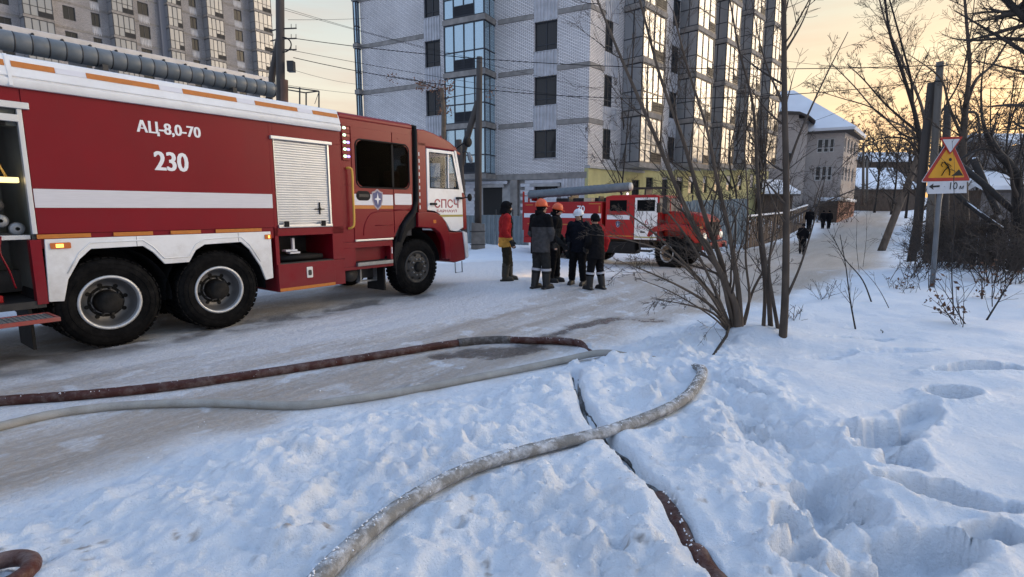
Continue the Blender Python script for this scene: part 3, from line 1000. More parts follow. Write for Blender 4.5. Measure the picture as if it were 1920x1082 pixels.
    for i in range(n_):
        x = gx0 + .03 + (gx1 - gx0 - .06) * i / n_
        m2.obox((x + .024, (gy0 + gy1) / 2, .53), (.003, 0, 0), (.0, .21, 0), (0, 0, .012))
    for j in range(9):
        y = gy0 + .05 + j * .05
        m2.obox(((gx0 + gx1) / 2, y, .527), ((gx1 - gx0) / 2 - .03, 0, 0), (0, .003, 0), (0, 0, .010))
    o = m2.build('grating', GREYM, pl); o['kind'] = 'stuff'
    # front locker with roller shutter
    P('locker_frame', RED, 2.2, 2.262, -.004, WID, .42, 3.02, bevel=.004)
    P('locker_top', RED, 2.262, 3.46, -.004, WID, 2.80, 3.02, bevel=.004)
    P('locker_post', RED, 3.235, 3.46, -.004, WID, .86, 2.80, bevel=.004)
    P('locker_core', RED, 2.262, 3.235, .06, WID, 1.46, 2.80)
    P('locker_back', DARKM, 2.262, 3.235, .80, .85, .86, 1.46)
    sh = P('roller_shutter', SILVER, 2.27, 3.21, .022, .058, 1.475, 2.77)
    nsl = 34
    sl_ = MB()
    hz = (2.765 - 1.49) / nsl
    for k in range(nsl):
        z = 1.49 + k * hz
        sl_.prism([(.022, z), (.010, z + hz * .25), (.010, z + hz * .75), (.022, z + hz * .98)], 0, 2.275, 3.205)
    o = sl_.build('slats', SILVER, sh); o['kind'] = 'stuff'
    P('shutter_frame', ALU, 3.207, 3.236, -.012, .06, 1.43, 2.80)
    P('shutter_frame', ALU, 2.262, 2.272, -.012, .06, 1.43, 2.80)
    P('shutter_hood', SILVER, 2.21, 3.28, -.05, .02, 2.775, 2.825, bevel=.006)
    P('shutter_bar', ALU, 2.262, 3.235, -.035, .02, 1.425, 1.475, bevel=.008)
    for q in (2.40, 3.06): MB().box(q - .05, q + .03, -.055, -.03, 1.44, 1.53).build('latch', BLACK, T, .01)
    MB().box(2.93, 3.11, -.006, .012, 1.712, 1.728).box(3.012, 3.028, -.007, .011, 1.63, 1.83).box(3.0, 3.04, -.009, .0, 1.70, 1.74).build('cross_handle', BLACK, T)
    P('locker_sill', RED, 2.2, 3.46, -.004, WID, 1.30, 1.426, bevel=.004)
    P('locker_floor', DARKM, 2.262, 3.235, .0, .8, .84, .87)
    eq = MB()
    for k in range(5):
        eq.cyl((2.32, .12 + .1 * k, .93 + .03 * (k % 2)), (3.1, .14 + .1 * k, .93), .045, 10)
    eq.build('rolled_hose', BLACK, T)
    e2 = MB()
    e2.box(2.42, 2.62, .08, .2, 1.04, 1.07).box(2.50, 2.68, .1, .22, 1.0, 1.03).box(2.58, 2.62, .15, .2, 1.05, 1.25)
    e2.build('branch_pipe', REFLW, T, .004)
    P('drop_flap', RED, 2.205, 3.235, -.035, .0, .42, .855, bevel=.006)
    MB().box(2.215, 3.225, -.040, -.034, .425, .475).build('orange_reflector', ORANGE, T)
    lt = MB().prism(rounded(2.69, 2.80, .60, .78, .015), 1, -.045, -.033).build('flap_latch', SILVER, T, .004)
    MB().prism(rounded(2.715, 2.775, .64, .73, .02), 1, -.05, -.044).build('latch_grip', DARKM, lt)
    # coping along the roof edge, both sides, and the roof deck
    prof = [(-.05, 3.02), (-.075, 3.06), (-.07, 3.105), (-.045, 3.118), (-.045, 3.125), (-.062, 3.135), (-.03, 3.22), (.02, 3.345), (.05, 3.37), (.12, 3.37), (.12, 3.02)]
    MB().prism(prof, 0, -2.46, 3.46).build('roof_coping', WHITE, T, .004)
    MB().prism([(WID - a, b) for a, b in prof], 0, -2.46, 3.46).build('roof_coping', WHITE, T, .004)
    def on_cop(z0, z1, x0, x1, m, n):
        y0 = -.03 + (z0 - 3.22) * (.05 / .125); y1 = -.03 + (z1 - 3.22) * (.05 / .125)
        mb = MB(); mb.prism([(y0 - .005, z0), (y1 - .005, z1), (y1 + .01, z1), (y0 + .01, z0)], 0, x0, x1)
        return mb.build(n, m, T)
    for a_, b_ in ((-1.6, -.715), (-.66, -.29), (.0, .76), (1.04, 1.75), (2.02, 2.70), (2.97, 3.44), ):
        on_cop(3.235, 3.30, a_, b_, ORANGE, 'orange_reflector')
    for a_, b_ in ((-.285, -.005), (.765, 1.035), (1.755, 2.015), (2.705, 2.965)):
        on_cop(3.235, 3.30, a_, b_, REFLW, 'white_reflector')
    MB().prism([(-.078, 3.03), (-.073, 3.11), (-.066, 3.14), (-.034, 3.225), (.016, 3.35), (.05, 3.376), (.06, 3.36), (0, 3.03)], 0, -.705, -.675).build('coping_joint', WHITE, T)
    P('roof_deck', GREYM, -2.4, 3.46, .122, WID - .122, 3.02, 3.30)
    # ribbed suction hose
    hs = MB(); prof_h = []
    x = -2.4
    while x < 2.62:
        prof_h += [(.114, x), (.108, x + .018), (.114, x + .028)]
        x += .155
    hs.lathe([(.001, -2.4)] + prof_h + [(.001, 2.62)], (0, .45, 3.60), 0, 20)
    ho = hs.build('suction_hose', HOSEG, T)
    rg = MB(); x = -2.4 + .155
    while x < 2.6:
        rg.lathe([(.109, x + .008), (.1155, x + .012), (.1155, x + .02), (.109, x + .024)], (0, .45, 3.60), 0, 20)
        x += .155
    rg.build('hose_rib', DARKM, ho)
    for q in (-1.2, .3, 1.9): MB().box(q - .03, q + .03, .30, .60, 3.30, 3.50).build('hose_cradle', DARKM, T)
    # three section ladder lying along the roof
    ld = MB()
    ld.box(-2.4, 3.0, 1.28, 1.33, 3.86, 3.985).box(-2.4, 3.0, 1.80, 1.85, 3.86, 3.985)
    lo = ld.build('ladder', mat('ladder_alloy', (.50, .49, .50), .5, .3, var=.1), T, .008)
    for k in range(18): MB().cyl((-2.25 + k * .3, 1.25, 3.92), (-2.25 + k * .3, 1.84, 3.92), .017, 8).build('rung', DARKM, lo)
    for q in (-1.5, .4, 2.3): MB().box(q - .03, q + .03, 1.2, 1.95, 3.30, 3.86).build('ladder_support', DARKM, T)
    # crew cab
    cc = MB()
    for ya, yb in ((.0, .03), (WID - .03, WID)):
        cc.prism([(3.46, 1.14), (3.46, 2.13), (5.11, 2.13), (5.10, 1.74), (4.90, 1.58), (4.74, 1.40), (4.58, 1.14)], 1, ya, yb)
        cc.box(3.46, 5.13, ya, yb, 2.91, 3.27).box(3.46, 3.80, ya, yb, 2.13, 2.91)
        cc.prism([(4.99, 2.13), (4.99, 2.91), (5.122, 2.91), (5.112, 2.13)], 1, ya, yb)
    cc.box(3.46, 3.50, .03, WID - .03, 1.14, 3.27).box(3.5, 4.6, .03, WID - .03, 1.14, 1.18)
    cc.build('crew_cab', RED, T, .004)
    MB().box(4.55, 4.60, .03, WID - .03, 1.18, 1.60).box(4.6, 5.1, .03, WID - .03, 1.58, 1.62).box(5.08, 5.12, .6, 1.9, 1.62, 3.27).build('engine_tunnel', BLACK, T)
    rf = MB(); rf.prism([(-.01, 3.25), (-.015, 3.29), (.0, 3.33), (.05, 3.355), (WID - .05, 3.355), (WID, 3.33), (WID + .015, 3.29), (WID + .01, 3.25)], 0, 3.455, 5.12)
    rf.build('crew_roof', RED, T, .01)
    # crew door and side panel standing proud so the gaps read
    d = MB().box(3.69, 4.60, -.012, .002, 1.185, 2.10).box(3.69, 4.60, -.012, .002, 2.94, 3.13).box(3.69, 3.77, -.012, .002, 2.10, 2.94).build('crew_door', RED, T, .004)
    MB().prism([(4.615, 1.26), (4.615, 2.10), (5.06, 2.10), (5.06, 1.80), (4.87, 1.66), (4.72, 1.46)], 1, -.012, .002).box(4.615, 5.08, -.012, .002, 2.94, 3.13).box(5.02, 5.08, -.012, .002, 2.10, 2.94).build('crew_panel', RED, T, .004)
    w = MB().prism(rounded(3.79, 5.00, 2.12, 2.92, .10, 6), 1, -.010, -.004).build('crew_window', GLASST, T)
    MB().box(4.585, 4.63, -.016, .02, 2.13, 2.91).build('window_post', BLACK, w)
    crn = MB()
    for cx_, cz_, sx, sz in ((3.79, 2.12, 1, 1), (5.0, 2.12, -1, 1), (3.79, 2.92, 1, -1), (5.0, 2.92, -1, -1)):
        crn.prism([(cx_ - .03 * sx, cz_ - .03 * sz), (cx_ + .11 * sx, cz_ - .03 * sz), (cx_ + .11 * sx, cz_), (cx_ + .035 * sx, cz_ + .035 * sz), (cx_, cz_ + .11 * sz), (cx_ - .03 * sx, cz_ + .11 * sz)], 1, -.0125, .0)
    setp(crn.build('window_corners', RED, d), kind='stuff')
    MB().box(3.80, 4.99, WID - .02, WID - .01, 2.13, 2.91).build('far_crew_window', GLASST, T)
    inn = MB(); inn.box(3.51, 3.56, .05, WID - .05, 1.2, 3.2).box(3.56, 5.08, .05, WID - .05, 3.18, 3.24).box(3.5, 4.6, .05, WID - .05, 1.19, 1.24).box(3.5, 5.08, WID - .08, WID - .035, 1.2, 2.12).box(3.5, 5.08, .035, .08, 1.2, 2.11)
    inn.build('cab_lining', SEATM, T)
    for q in (.2, .80, 1.40, 1.95): MB().box(3.60, 4.1, q, q + .46, 1.6, 1.75).box(3.60, 3.72, q, q + .46, 1.75, 2.40).box(3.62, 3.72, q + .1, q + .36, 2.44, 2.66).build('crew_seat', SEATM, T, .04)
    for q in (.9, 1.7): MB().box(4.72, 5.05, q, q + .5, 1.7, 2.55).build('apparatus_rack', SEATM, T, .04)
    MB().box(4.72, 4.92, .12, .42, 2.10, 2.45).build('orange_jacket', mat('orange_jacket', (.30, .05, .02), .8), T, .05)
    fr_ = MB()
    rp = rounded(3.775, 5.015, 2.105, 2.935, .115, 6)
    fr_.tube([(x, -.014, z) for x, z in rp + rp[:1]], .014, 6)
    fr_.build('window_seal', BLACK, w)
    MB().box(3.70, 4.59, -.016, -.0115, 1.79, 1.985).build('white_stripe', REFLW, T)
    MB().box(3.70, 4.59, -.016, -.0115, 1.725, 1.787).build('orange_reflector', ORANGE, T)
    MB().prism(rounded(4.635, 5.065, 1.80, 2.01, .02), 1, -.016, -.0115).build('white_stripe', REFLW, T)
    hd = MB().prism(rounded(3.75, 4.06, 1.87, 2.04, .08, 6), 1, -.022, -.010).build('door_handle', BLACK, d, .006)
    MB().prism(rounded(3.79, 4.02, 1.93, 1.985, .025, 4), 1, -.034, -.020).build('pull', DARKM, hd)
    emblem(T, 4.22, -.014, 1.90, 1.25)
    pr = MB(); 
    pr.tube(curve_pts([(3.88, -.012, 1.25), (3.92, -.012, 1.45), (4.05, -.012, 1.62), (4.25, -.012, 1.68), (4.58, -.012, 1.69)], 5), .012, 6)
    pr.tube([(4.15, -.012, 1.42), (4.58, -.012, 1.42)], .008, 6)
    pr.build('door_pressing', RED, d)
    pr2 = MB(); pr2.tube([(4.63, -.012, 1.70), (5.02, -.012, 1.71)], .014, 6); pr2.build('panel_pressing', RED, T)
    MB().prism(rounded(4.74, 4.88, 3.02, 3.05, .012), 1, -.018, -.010).build('cover_plate', RED, T)
    P('door_sill', ALU, 3.69, 4.56, -.03, .0, 1.145, 1.18, bevel=.004)
    # warning light panel
    lp = MB().prism(rounded(3.50, 3.66, 2.55, 3.16, .015), 1, -.02, .002).build('warning_light_panel', RED, T, .006)
    for i in range(5):
        for j in range(2):
            z = 3.09 - i * .118; x = 3.55 + j * .07
            m = LEDG if j == 0 else (LEDP if i >= 2 else LEDOFF)
            MB().prism(rounded(x - .028, x + .028, z - .02, z + .02, .018, 3), 1, -.034, -.018).build('led', m, lp)
        MB().prism([(-.02, 3.09 - i * .118 + .035), (-.048, 3.09 - i * .118 + .028), (-.02, 3.09 - i * .118 + .02)], 0, 3.505, 3.655).build('hood', RED, lp)
    gb = MB().tube(curve_pts([(3.58, -.0, 2.42), (3.60, -.06, 2.42), (3.64, -.075, 2.36), (3.64, -.075, 2.0), (3.64, -.075, 1.5), (3.60, -.06, 1.40), (3.57, 0, 1.38)], 4), .02, 8).build('grab_bar', YELL, T)
    # step box under the crew door
    sb = MB()
    sb.box(3.46, 4.56, .0, .5, 1.03, 1.138).box(3.46, 3.70, .0, .5, .70, 1.03).box(4.50, 4.56, 0, .5, .74, 1.03).box(3.70, 4.50, .16, .5, .70, 1.03).box(3.46, 4.56, .002, .5, .64, .698)
    sb.build('step_box', RED, T, .004)
    stp = P('step', GREYM, 3.71, 4.52, -.05, .155, .70, .765, bevel=.004)
    tr_m = MB()
    for k in range(13): tr_m.box(3.715 + k * .061, 3.75 + k * .061, -.048, .15, .765, .775)
    tr_m.build('tread_plate', DARKM, stp)
    P('side_reflector', REFLW, 4.525, 4.545, -.006, .0, .88, 1.0)
    P('locker_side', RED, 3.235, 3.46, -.003, .6, .42, .855, bevel=.004)
    ub = MB(); ub.box(3.5, 4.35, .35, .8, .42, .70); ub.cyl((3.7, .15, .55), (3.7, .75, .55), .14, 16)
    ub.build('battery_box', DARKM, T)
    ubs = MB(); ubs.box(3.95, 4.4, .25, .36, .36, .385).box(3.97, 4.0, .25, .36, .385, .64).box(4.35, 4.38, .25, .36, .385, .64)
    ubs.build('lower_step', GREYM, T)
    MB().box(4.36, 4.40, .05, .55, .18, .78).build('mud_flap', BLACK, T)
    MB().box(-.78, -.75, .02, .6, .12, .62).build('mud_flap', BLACK, T)
    # rubber bellows between crew cab and driver's cab, running down into the wheel arch
    bl = MB()
    bl.prism([(5.13, 3.34), (5.24, 3.34), (5.255, 1.40), (4.98, 1.28), (4.84, 1.05), (4.76, .70), (4.74, .45), (4.64, .45), (4.60, .80), (4.64, 1.10), (4.78, 1.40), (4.93, 1.58), (5.11, 1.74)], 1, .02, .10)
    bl.box(5.13, 5.24, .10, WID - .1, 3.10, 3.335)
    bl.box(5.13, 5.24, WID - .1, WID - .02, 1.4, 3.34)
    bl.build('rubber_bellows', BLACK, T, .01)
    MB().tube([(5.20, -.01, 3.32), (5.19, -.03, 3.2), (5.20, -.02, 1.9), (5.08, -.02, 1.62), (4.85, -.02, 1.42), (4.70, -.02, 1.1)], [.03, .035, .04, .055, .05, .03], 8).build('air_intake_hose', BLACK, T)
    # driver's cab
    cb = MB()
    cb.prism([(5.26, 1.62), (5.26, 3.02), (5.49, 3.02), (5.49, 1.62)], 1, .0, .04).prism([(5.26, 1.62), (5.26, 3.02), (5.49, 3.02), (5.49, 1.62)], 1, WID - .04, WID)
    cb.box(5.26, 5.30, .04, WID - .04, 1.62, 2.15).box(5.26, 5.30, .04, .35, 2.15, 2.96).box(5.26, 5.30, WID - .35, WID - .04, 2.15, 2.96)
    cb.box(5.30, 6.45, .04, WID - .04, 1.52, 1.60)
    cb.build('cab_shell', RED, T, .005)
    dash = MB()
    for k in range(9): dash.box(5.285, 5.31, -.004, .0, 1.72 + k * .13, 1.79 + k * .13)
    dash.build('reflective_dashes', REFLW, T)
    MB().prism([(5.25, 2.94), (5.25, 3.27), (5.45, 3.285), (5.75, 3.24), (6.20, 3.12), (6.40, 3.02), (6.44, 2.95), (6.36, 2.93)], 1, .0, WID).build('cab_roof', RED, T, .03)
    vis = MB().prism([(6.33, 2.945), (6.36, 3.03), (6.66, 2.93), (6.65, 2.88)], 1, .12, WID - .12).build('sun_visor', RED, T, .01)
    for yd, hand in ((0, 1), (WID, -1)):
        y0, y1 = (yd - .012, yd + .03) if hand == 1 else (yd - .03, yd + .012)
        dd = MB()
        dd.prism([(5.50, 1.70), (5.50, 2.14), (6.535, 2.14), (6.56, 1.72), (6.575, 1.32), (6.36, 1.24), (6.16, 1.27), (6.02, 1.46), (5.84, 1.62), (5.70, 1.68)], 1, y0, y1)
        dd.prism([(5.50, 2.14), (5.50, 2.92), (5.575, 2.92), (5.575, 2.14)], 1, y0, y1)
        dd.prism([(5.575, 2.86), (5.575, 2.92), (6.30, 2.92), (6.315, 2.86)], 1, y0, y1)
        dd.prism([(6.25, 2.86), (6.315, 2.86), (6.535, 2.14), (6.455, 2.14)], 1, y0, y1)
        do = dd.build('driver_door' if hand == 1 else 'far_door', WHITE, T, .005)
        MB().prism([(5.575, 2.14), (5.575, 2.86), (6.25, 2.86), (6.455, 2.14)], 1, yd + .004 * hand, yd + .010 * hand).build('window_pane', GLASSC, do)
        MB().box(6.115, 6.14, y0 - .003, y1 - .01, 2.14, 2.86).build('window_bar', WHITE if hand == 1 else BLACK, do)
        ws = MB(); pp = [(5.585, 2.15), (5.585, 2.85), (6.245, 2.85), (6.44, 2.15)]
        ws.tube([(x, y0 - .002 if hand == 1 else y1 + .002, z) for x, z in pp + pp[:1]], .010, 5)
        ws.build('window_seal', BLACK, do)
        if hand == 1:
            MB().prism(rounded(5.56, 5.74, 1.80, 1.845, .018), 1, -.05, -.010).build('handle', BLACK, do, .004)
            MB().box(5.505, 6.555, -.016, -.0115, 1.555, 1.60).build('olive_stripe', OLIVE, do)
            t_ = text('lettering', 'СПСЧ', LETRED, do, (6.06, -.0145, 1.82), (math.pi / 2, 0, 0), .235, .001, .004, xs=1.12)
            text('lettering', 'БАРНАУЛ', LETRED, do, (6.06, -.0145, 1.675), (math.pi / 2, 0, 0), .075, .001, .001, xs=1.75)
    # windscreen, front panel, bumper
    MB().prism([(6.36, 2.93), (6.385, 2.94), (6.60, 2.08), (6.575, 2.07)], 1, .06, WID - .06).build('windscreen', GLASSC, T)
    MB().prism([(6.33, 2.95), (6.39, 2.95), (6.61, 2.07), (6.55, 2.06)], 1, .0, .055).prism([(6.33, 2.95), (6.39, 2.95), (6.61, 2.07), (6.55, 2.06)], 1, WID - .055, WID).build('windscreen_pillars', WHITE, T)
    MB().prism([(6.545, 2.07), (6.60, 2.08), (6.68, 1.95), (6.70, 1.30), (6.62, 1.26), (6.58, 1.30)], 1, -.006, WID + .006).build('front_panel', RED, T, .012)
    MB().box(6.62, 6.72, .3, WID - .3, 1.32, 1.75).build('grille', BLACK, T)
    MB().prism([(6.10, 1.24), (6.58, 1.22), (6.64, .98), (6.66, .60), (6.30, .56), (6.14, .60)], 1, .01, WID - .01).build('bumper', RED, T, .02)
    MB().prism([(6.56, 1.24), (6.70, 1.20), (6.74, .66), (6.66, .62)], 1, -.02, WID + .02).build('bumper_front', WHITE, T, .015)
    hl = MB().lathe([(.001, 6.745), (.10, 6.745), (.115, 6.72)], (0, .42, .92), 0, 20).build('headlight', mat('headlight_lit', (.9, .8, .6), .2, emit=(1, .70, .32), es=3), T)
    MB().lathe([(.001, 6.745), (.10, 6.745), (.115, 6.72)], (0, WID - .42, .92), 0, 20).build('headlight', MATS['headlight_lit'], T)
    MB().tube([(6.30, -.0, .58), (6.30, -.01, .34), (6.52, -.01, .34), (6.52, .0, .58)], .013, 7).build('entry_step', GREYM, T)
    fen = MB().prism([(5.20, 1.655), (5.56, 1.665), (5.74, 1.64), (5.88, 1.57), (6.0, 1.44), (6.10, 1.22), (6.13, .66), (5.98, .66), (5.94, 1.02), (5.82, 1.22), (5.64, 1.33), (5.20, 1.36)], 1, -.04, .10).build('fender', RED, T, .02)
    MB().prism([(5.20, 1.655), (5.56, 1.665), (5.88, 1.57), (6.10, 1.22), (6.13, .66), (5.98, .66), (5.94, 1.02), (5.64, 1.33), (5.20, 1.36)], 1, WID - .10, WID + .04).build('fender', RED, T, .02)
    MB().prism(rounded(5.62, 5.70, 1.43, 1.50, .015), 1, -.046, -.039).build('fender_reflector', AMBD, fen)
    la = MB()
    pts = [(5.19 + .74 * math.cos(R(a)), .565 + .74 * math.sin(R(a))) for a in range(5, 176, 10)]
    k = len(pts)
    la.add([(x, .1, z) for x, z in pts] + [(x, .8, z) for x, z in pts], [(i, i + 1, k + i + 1, k + i) for i in range(k - 1)])
    la.build('wheel_arch_liner', BLACK, T)
    MB().box(4.75, 6.1, .78, 1.72, .62, 1.52).build('engine', DARKM, T)
    # cab fittings
    for q in (.25, 1.55):
        s_ = MB(); s_.box(5.45, 5.95, q, q + .6, 1.60, 1.95).box(5.40, 5.52, q + .05, q + .55, 1.95, 2.62).box(5.40, 5.5, q + .17, q + .43, 2.64, 2.82)
        s_.build('seat', SEATM, T, .04)
    MB().box(6.2, 6.5, .05, WID - .05, 1.6, 2.08).build('dashboard', SEATM, T, .03)
    sw = MB(); 
    sw.tube([(6.12 + .08 * math.sin(a), 1.85 + .21 * math.cos(a), 2.14 + .19 * math.sin(a)) for a in [R(q * 20) for q in range(19)]], .014, 6)
    sw.build('steering_wheel', SEATM, T)
    mr_ = MB(); mr_.tube([(6.52, -.0, 1.95), (6.55, -.12, 1.97), (6.6, -.16, 1.97)], .013, 6); mr_.ball((6.58, -.2, 1.97), .085, 12, (.7, .55, 1)); mr_.box(6.34, 6.52, -.05, -.02, 1.93, 1.975)
    mr_.build('side_mirror', BLACK, T)
    mu = MB(); mu.tube([(6.42, .02, 3.0), (6.52, -.06, 3.1), (6.60, -.12, 3.12)], .014, 6)
    mu.lathe([(.001, -.03), (.09, -.03), (.11, 0), (.10, .04), (.001, .06)], (6.60, -.16, 3.14), 1, 18)
    mu.build('round_mirror', BLACK, T)
    MB().tube([(6.05, .12, 3.17), (6.12, .2, 3.24), (6.3, .3, 3.16), (6.4, .35, 3.06)], .02, 6).build('horn', RED, T)
    # lettering
    text('lettering', 'АЦ-8,0-70', LETTER, T, (.845, -.009, 2.745), (math.pi / 2, 0, 0), .20, .001, .001, xs=.89, fat=.0065)
    text('lettering', '230', LETTER, T, (.83, -.009, 2.325), (math.pi / 2, 0, 0), .34, .001, .003, xs=.80, fat=.010)
build_tanker(T1)
# the lit headlamp of the tanker
for yy in (.42,):
    hl_ = bpy.data.lights.new('headlamp', 'SPOT')
    hl_.energy = 420
    hl_.color = (1, .62, .25)
    hl_.spot_size = R(58)
    hl_.spot_blend = .6
    hl_.shadow_soft_size = .1
    ho_ = bpy.data.objects.new('headlamp_light', hl_)
    COL.objects.link(ho_)
    ho_.parent = T1
    ho_.location = (6.80, yy, .92)
    ho_.rotation_euler = Vector((-1, .24, .02)).to_track_quat('Z', 'Y').to_euler()
# ------------------------------------------------------------------ second fire engine, bonneted, further down the street
GT2 = -.52
T2 = empty('fire_engine', (.50, 23.3, GT2), R(-36), 'smaller bonneted red fire engine with a grey roof pipe, behind the group of people', 'fire engine')
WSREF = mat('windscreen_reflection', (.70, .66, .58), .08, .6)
TANHUB = mat('muddy_rim', (.34, .25, .16), .7, var=.25, vs=9)
def build_bonneted(T):
    P = lambda n, m, *a, **k: bx(n, m, T, *a, **k)
    Wd = 2.45
    fr = MB()
    fr.box(.1, 7.1, .75, .87, .72, .98).box(.1, 7.1, 1.58, 1.70, .72, .98)
    for q in (1.05, 2.45, 5.95): fr.cyl((q, .35, .6), (q, Wd - .35, .6), .09, 10); fr.ball((q, 1.22, .6), .2, 10)
    fr.build('chassis', DARKM, T)
    wr = wheel_rear(T, .60, .30, .36, False); wr.location = (1.05, .02, .60)
    c = copy_tree(wr, T); c.location = (2.45, .02, .60)
    for q in (1.05, 2.45):
        c = copy_tree(wr, T); c.location = (q, Wd - .02, .60); c.rotation_euler = (0, 0, math.pi)
    wf = wheel_rear(T, .60, .30, .36, False); wf.location = (5.95, .05, .60); wf.rotation_euler = (0, 0, R(-26))
    wf.data = wf.data.copy(); wf.data.materials[0] = TANHUB
    c = wheel_rear(T, .60, .30, .36, False); c.location = (5.95, Wd - .05, .60); c.rotation_euler = (0, 0, R(180 - 26))
    # body
    P('body', RED2, 0, 3.50, 0, Wd, 1.02, 2.46, bevel=.03)
    P('lower_locker', RED2, .0, .42, .0, .5, .78, 1.02, bevel=.01)
    P('lower_locker', RED2, 2.98, 3.50, .0, .5, .70, 1.02, bevel=.01)
    P('white_stripe', REFLW, .03, 3.46, -.006, .0, 1.83, 2.0)
    P('orange_reflector', ORANGE, .1, .45, -.006, .0, 2.33, 2.36)
    P('orange_reflector', ORANGE, 2.95, 3.45, -.006, .0, 2.36, 2.395)
    P('orange_reflector', ORANGE, 3.36, 3.42, -.006, .0, 2.05, 2.30)
    P('orange_reflector', ORANGE, .2, 3.3, -.006, .0, 1.55, 1.59)
    for q in (.85, 1.75, 2.65): MB().box(q, q + .012, -.004, .0, 1.08, 2.42).build('locker_seam', BLACK, T)
    tx = text('lettering', '70', LETTER, T, (2.62, -.006, 2.17), (math.pi / 2, 0, 0), .34, .001, .005)
    P('rear_ladder_post', RED2, -.12, -.06, .1, .16, 1.3, 2.9)
    P('rear_ladder_post', RED2, -.12, -.06, .5, .56, 1.3, 2.9)
    rl = MB()
    for k in range(5): rl.cyl((-.09, .13, 1.45 + k * .32), (-.09, .53, 1.45 + k * .32), .015, 6)
    setp(rl.build('rear_ladder_rungs', RED2, T), kind='stuff')
    mon = MB(); mon.lathe([(.02, 0), (.16, .02), (.18, .16), (.12, .24), (.02, .25)], (.22, .55, 2.50), 2, 14); mon.tube(curve_pts([(.10, .35, 2.6), (.12, .35, 2.85), (.3, .35, 2.93), (.42, .35, 2.8), (.42, .35, 2.6)], 4), .025, 6); mon.cyl((.1, .9, 2.62), (.7, .95, 2.78), .06, 10)
    mon.build('monitor', RED2, T)
    P('roof_box', DARKM, 1.0, 3.4, .9, 1.9, 2.46, 2.62, bevel=.01)
    P('tool_box', mat('pale_box', (.5, .46, .36), .6), 2.6, 2.9, .25, .6, 2.46, 2.60, bevel=.01)
    # long ribbed pipe on the roof, rising to the front
    a_, b_ = Vector((.13, .25, 2.77)), Vector((4.46, .25, 2.99))
    pts, rad = [], []
    n_ = 52
    for k in range(n_ + 1):
        p = a_.lerp(b_, k / n_)
        pts += [p]; rad += [.175 if k % 2 else .163]
    ho = MB().tube(pts, rad, 16).build('suction_hose', HOSEG, T)
    MB().cyl(b_, b_ + Vector((.05, 0, .002)), .15, 16).build('hose_cap', mat('pale_cap', (.5, .5, .48), .6), ho)
    for q in (.6, 2.0, 3.3):
        MB().box(q, q + .06, .08, .42, 2.46, 2.66).build('hose_cradle', DARKM, T)
    ld = MB()
    ld.box(1.2, 5.4, 1.05, 1.09, 2.93, 3.0).box(1.2, 5.4, 1.5, 1.54, 2.93, 3.0)
    lo = ld.build('ladder', DARKM, T)
    for k in range(13): MB().cyl((1.35 + k * .32, 1.05, 2.96), (1.35 + k * .32, 1.54, 2.96), .018, 6).build('rung', DARKM, lo)
    P('ladder_support', DARKM, 1.6, 1.66, 1.0, 1.6, 2.46, 2.93); P('ladder_support', DARKM, 4.7, 4.76, 1.0, 1.6, 2.66, 2.93)
    # cab
    cab = MB()
    prof = [(3.64, 1.06), (3.64, 2.56), (3.72, 2.64), (5.55, 2.66), (5.70, 2.60), (5.72, 2.55)]
    cab.prism([(3.64, 1.06), (3.64, 2.60), (4.75, 2.60), (4.75, 1.06)], 1, .0, .05).prism([(3.64, 1.06), (3.64, 2.60), (4.75, 2.60), (4.75, 1.06)], 1, Wd - .05, Wd)
    cab.box(3.64, 3.69, .05, Wd - .05, 1.06, 2.60).box(3.69, 5.9, .05, Wd - .05, 1.06, 1.12)
    cab.box(5.56, 5.62, .0, .05, 1.12, 2.08).box(5.56, 5.62, Wd - .05, Wd, 1.12, 2.08)
    cab.box(5.60, 5.66, .05, Wd - .05, 1.12, 2.06)
    cab.build('cab', RED2, T, .01)
    rf = MB().prism([(3.62, 2.58), (3.66, 2.64), (3.9, 2.685), (5.45, 2.685), (5.62, 2.64), (5.66, 2.58)], 1, -.01, Wd + .01).build('cab_roof', RED2, T, .02)
    P('rear_side_window', GLASSD, 3.80, 4.46, -.008, .0, 2.10, 2.50, bevel=.004)
    P('white_stripe', REFLW, 3.70, 4.58, -.006, .0, 1.79, 1.955)
    P('orange_reflector', ORANGE, 3.66, 4.72, -.006, .0, 1.16, 1.20)
    emblem(T, 4.14, -.004, 1.62, .85)
    for hand in (1, -1):
        y0, y1 = (-.014, .03) if hand == 1 else (Wd - .03, Wd + .014)
        d = MB()
        d.box(4.77, 5.60, y0, y1, 1.07, 2.10).box(4.77, 4.85, y0, y1, 2.10, 2.58).box(4.85, 5.58, y0, y1, 2.50, 2.58)
        d.prism([(5.50, 2.10), (5.60, 2.10), (5.58, 2.50), (5.50, 2.50)], 1, y0, y1)
        do = d.build('driver_door' if hand == 1 else 'far_door', WHITE, T, .006)
        yy = 0.008 if hand == 1 else Wd - .008
        MB().box(4.85, 5.50, yy - .003, yy + .003, 2.10, 2.50).build('window_pane', GLASSD, do)
        if hand == 1:
            P2 = MB().box(5.0, 5.16, -.03, -.012, 1.32, 1.37).build('handle', BLACK, do)
            text('lettering', '6', LETRED, do, (5.22, -.016, 1.70), (math.pi / 2, 0, 0), .30, .001, .0)
            text('lettering', 'БАРНАУЛ', LETRED, do, (5.18, -.016, 1.50), (math.pi / 2, 0, 0), .14, .001, .0)
            MB().box(4.78, 5.59, -.018, -.012, 1.14, 1.18).build('olive_stripe', OLIVE, do)
    MB().prism([(5.60, 2.06), (5.62, 2.06), (5.60, 2.60), (5.58, 2.60)], 1, .10, 1.18).build('windscreen', WSREF, T)
    MB().prism([(5.60, 2.06), (5.62, 2.06), (5.60, 2.60), (5.58, 2.60)], 1, 1.24, Wd - .10).build('windscreen', WSREF, T)
    wp_ = MB()
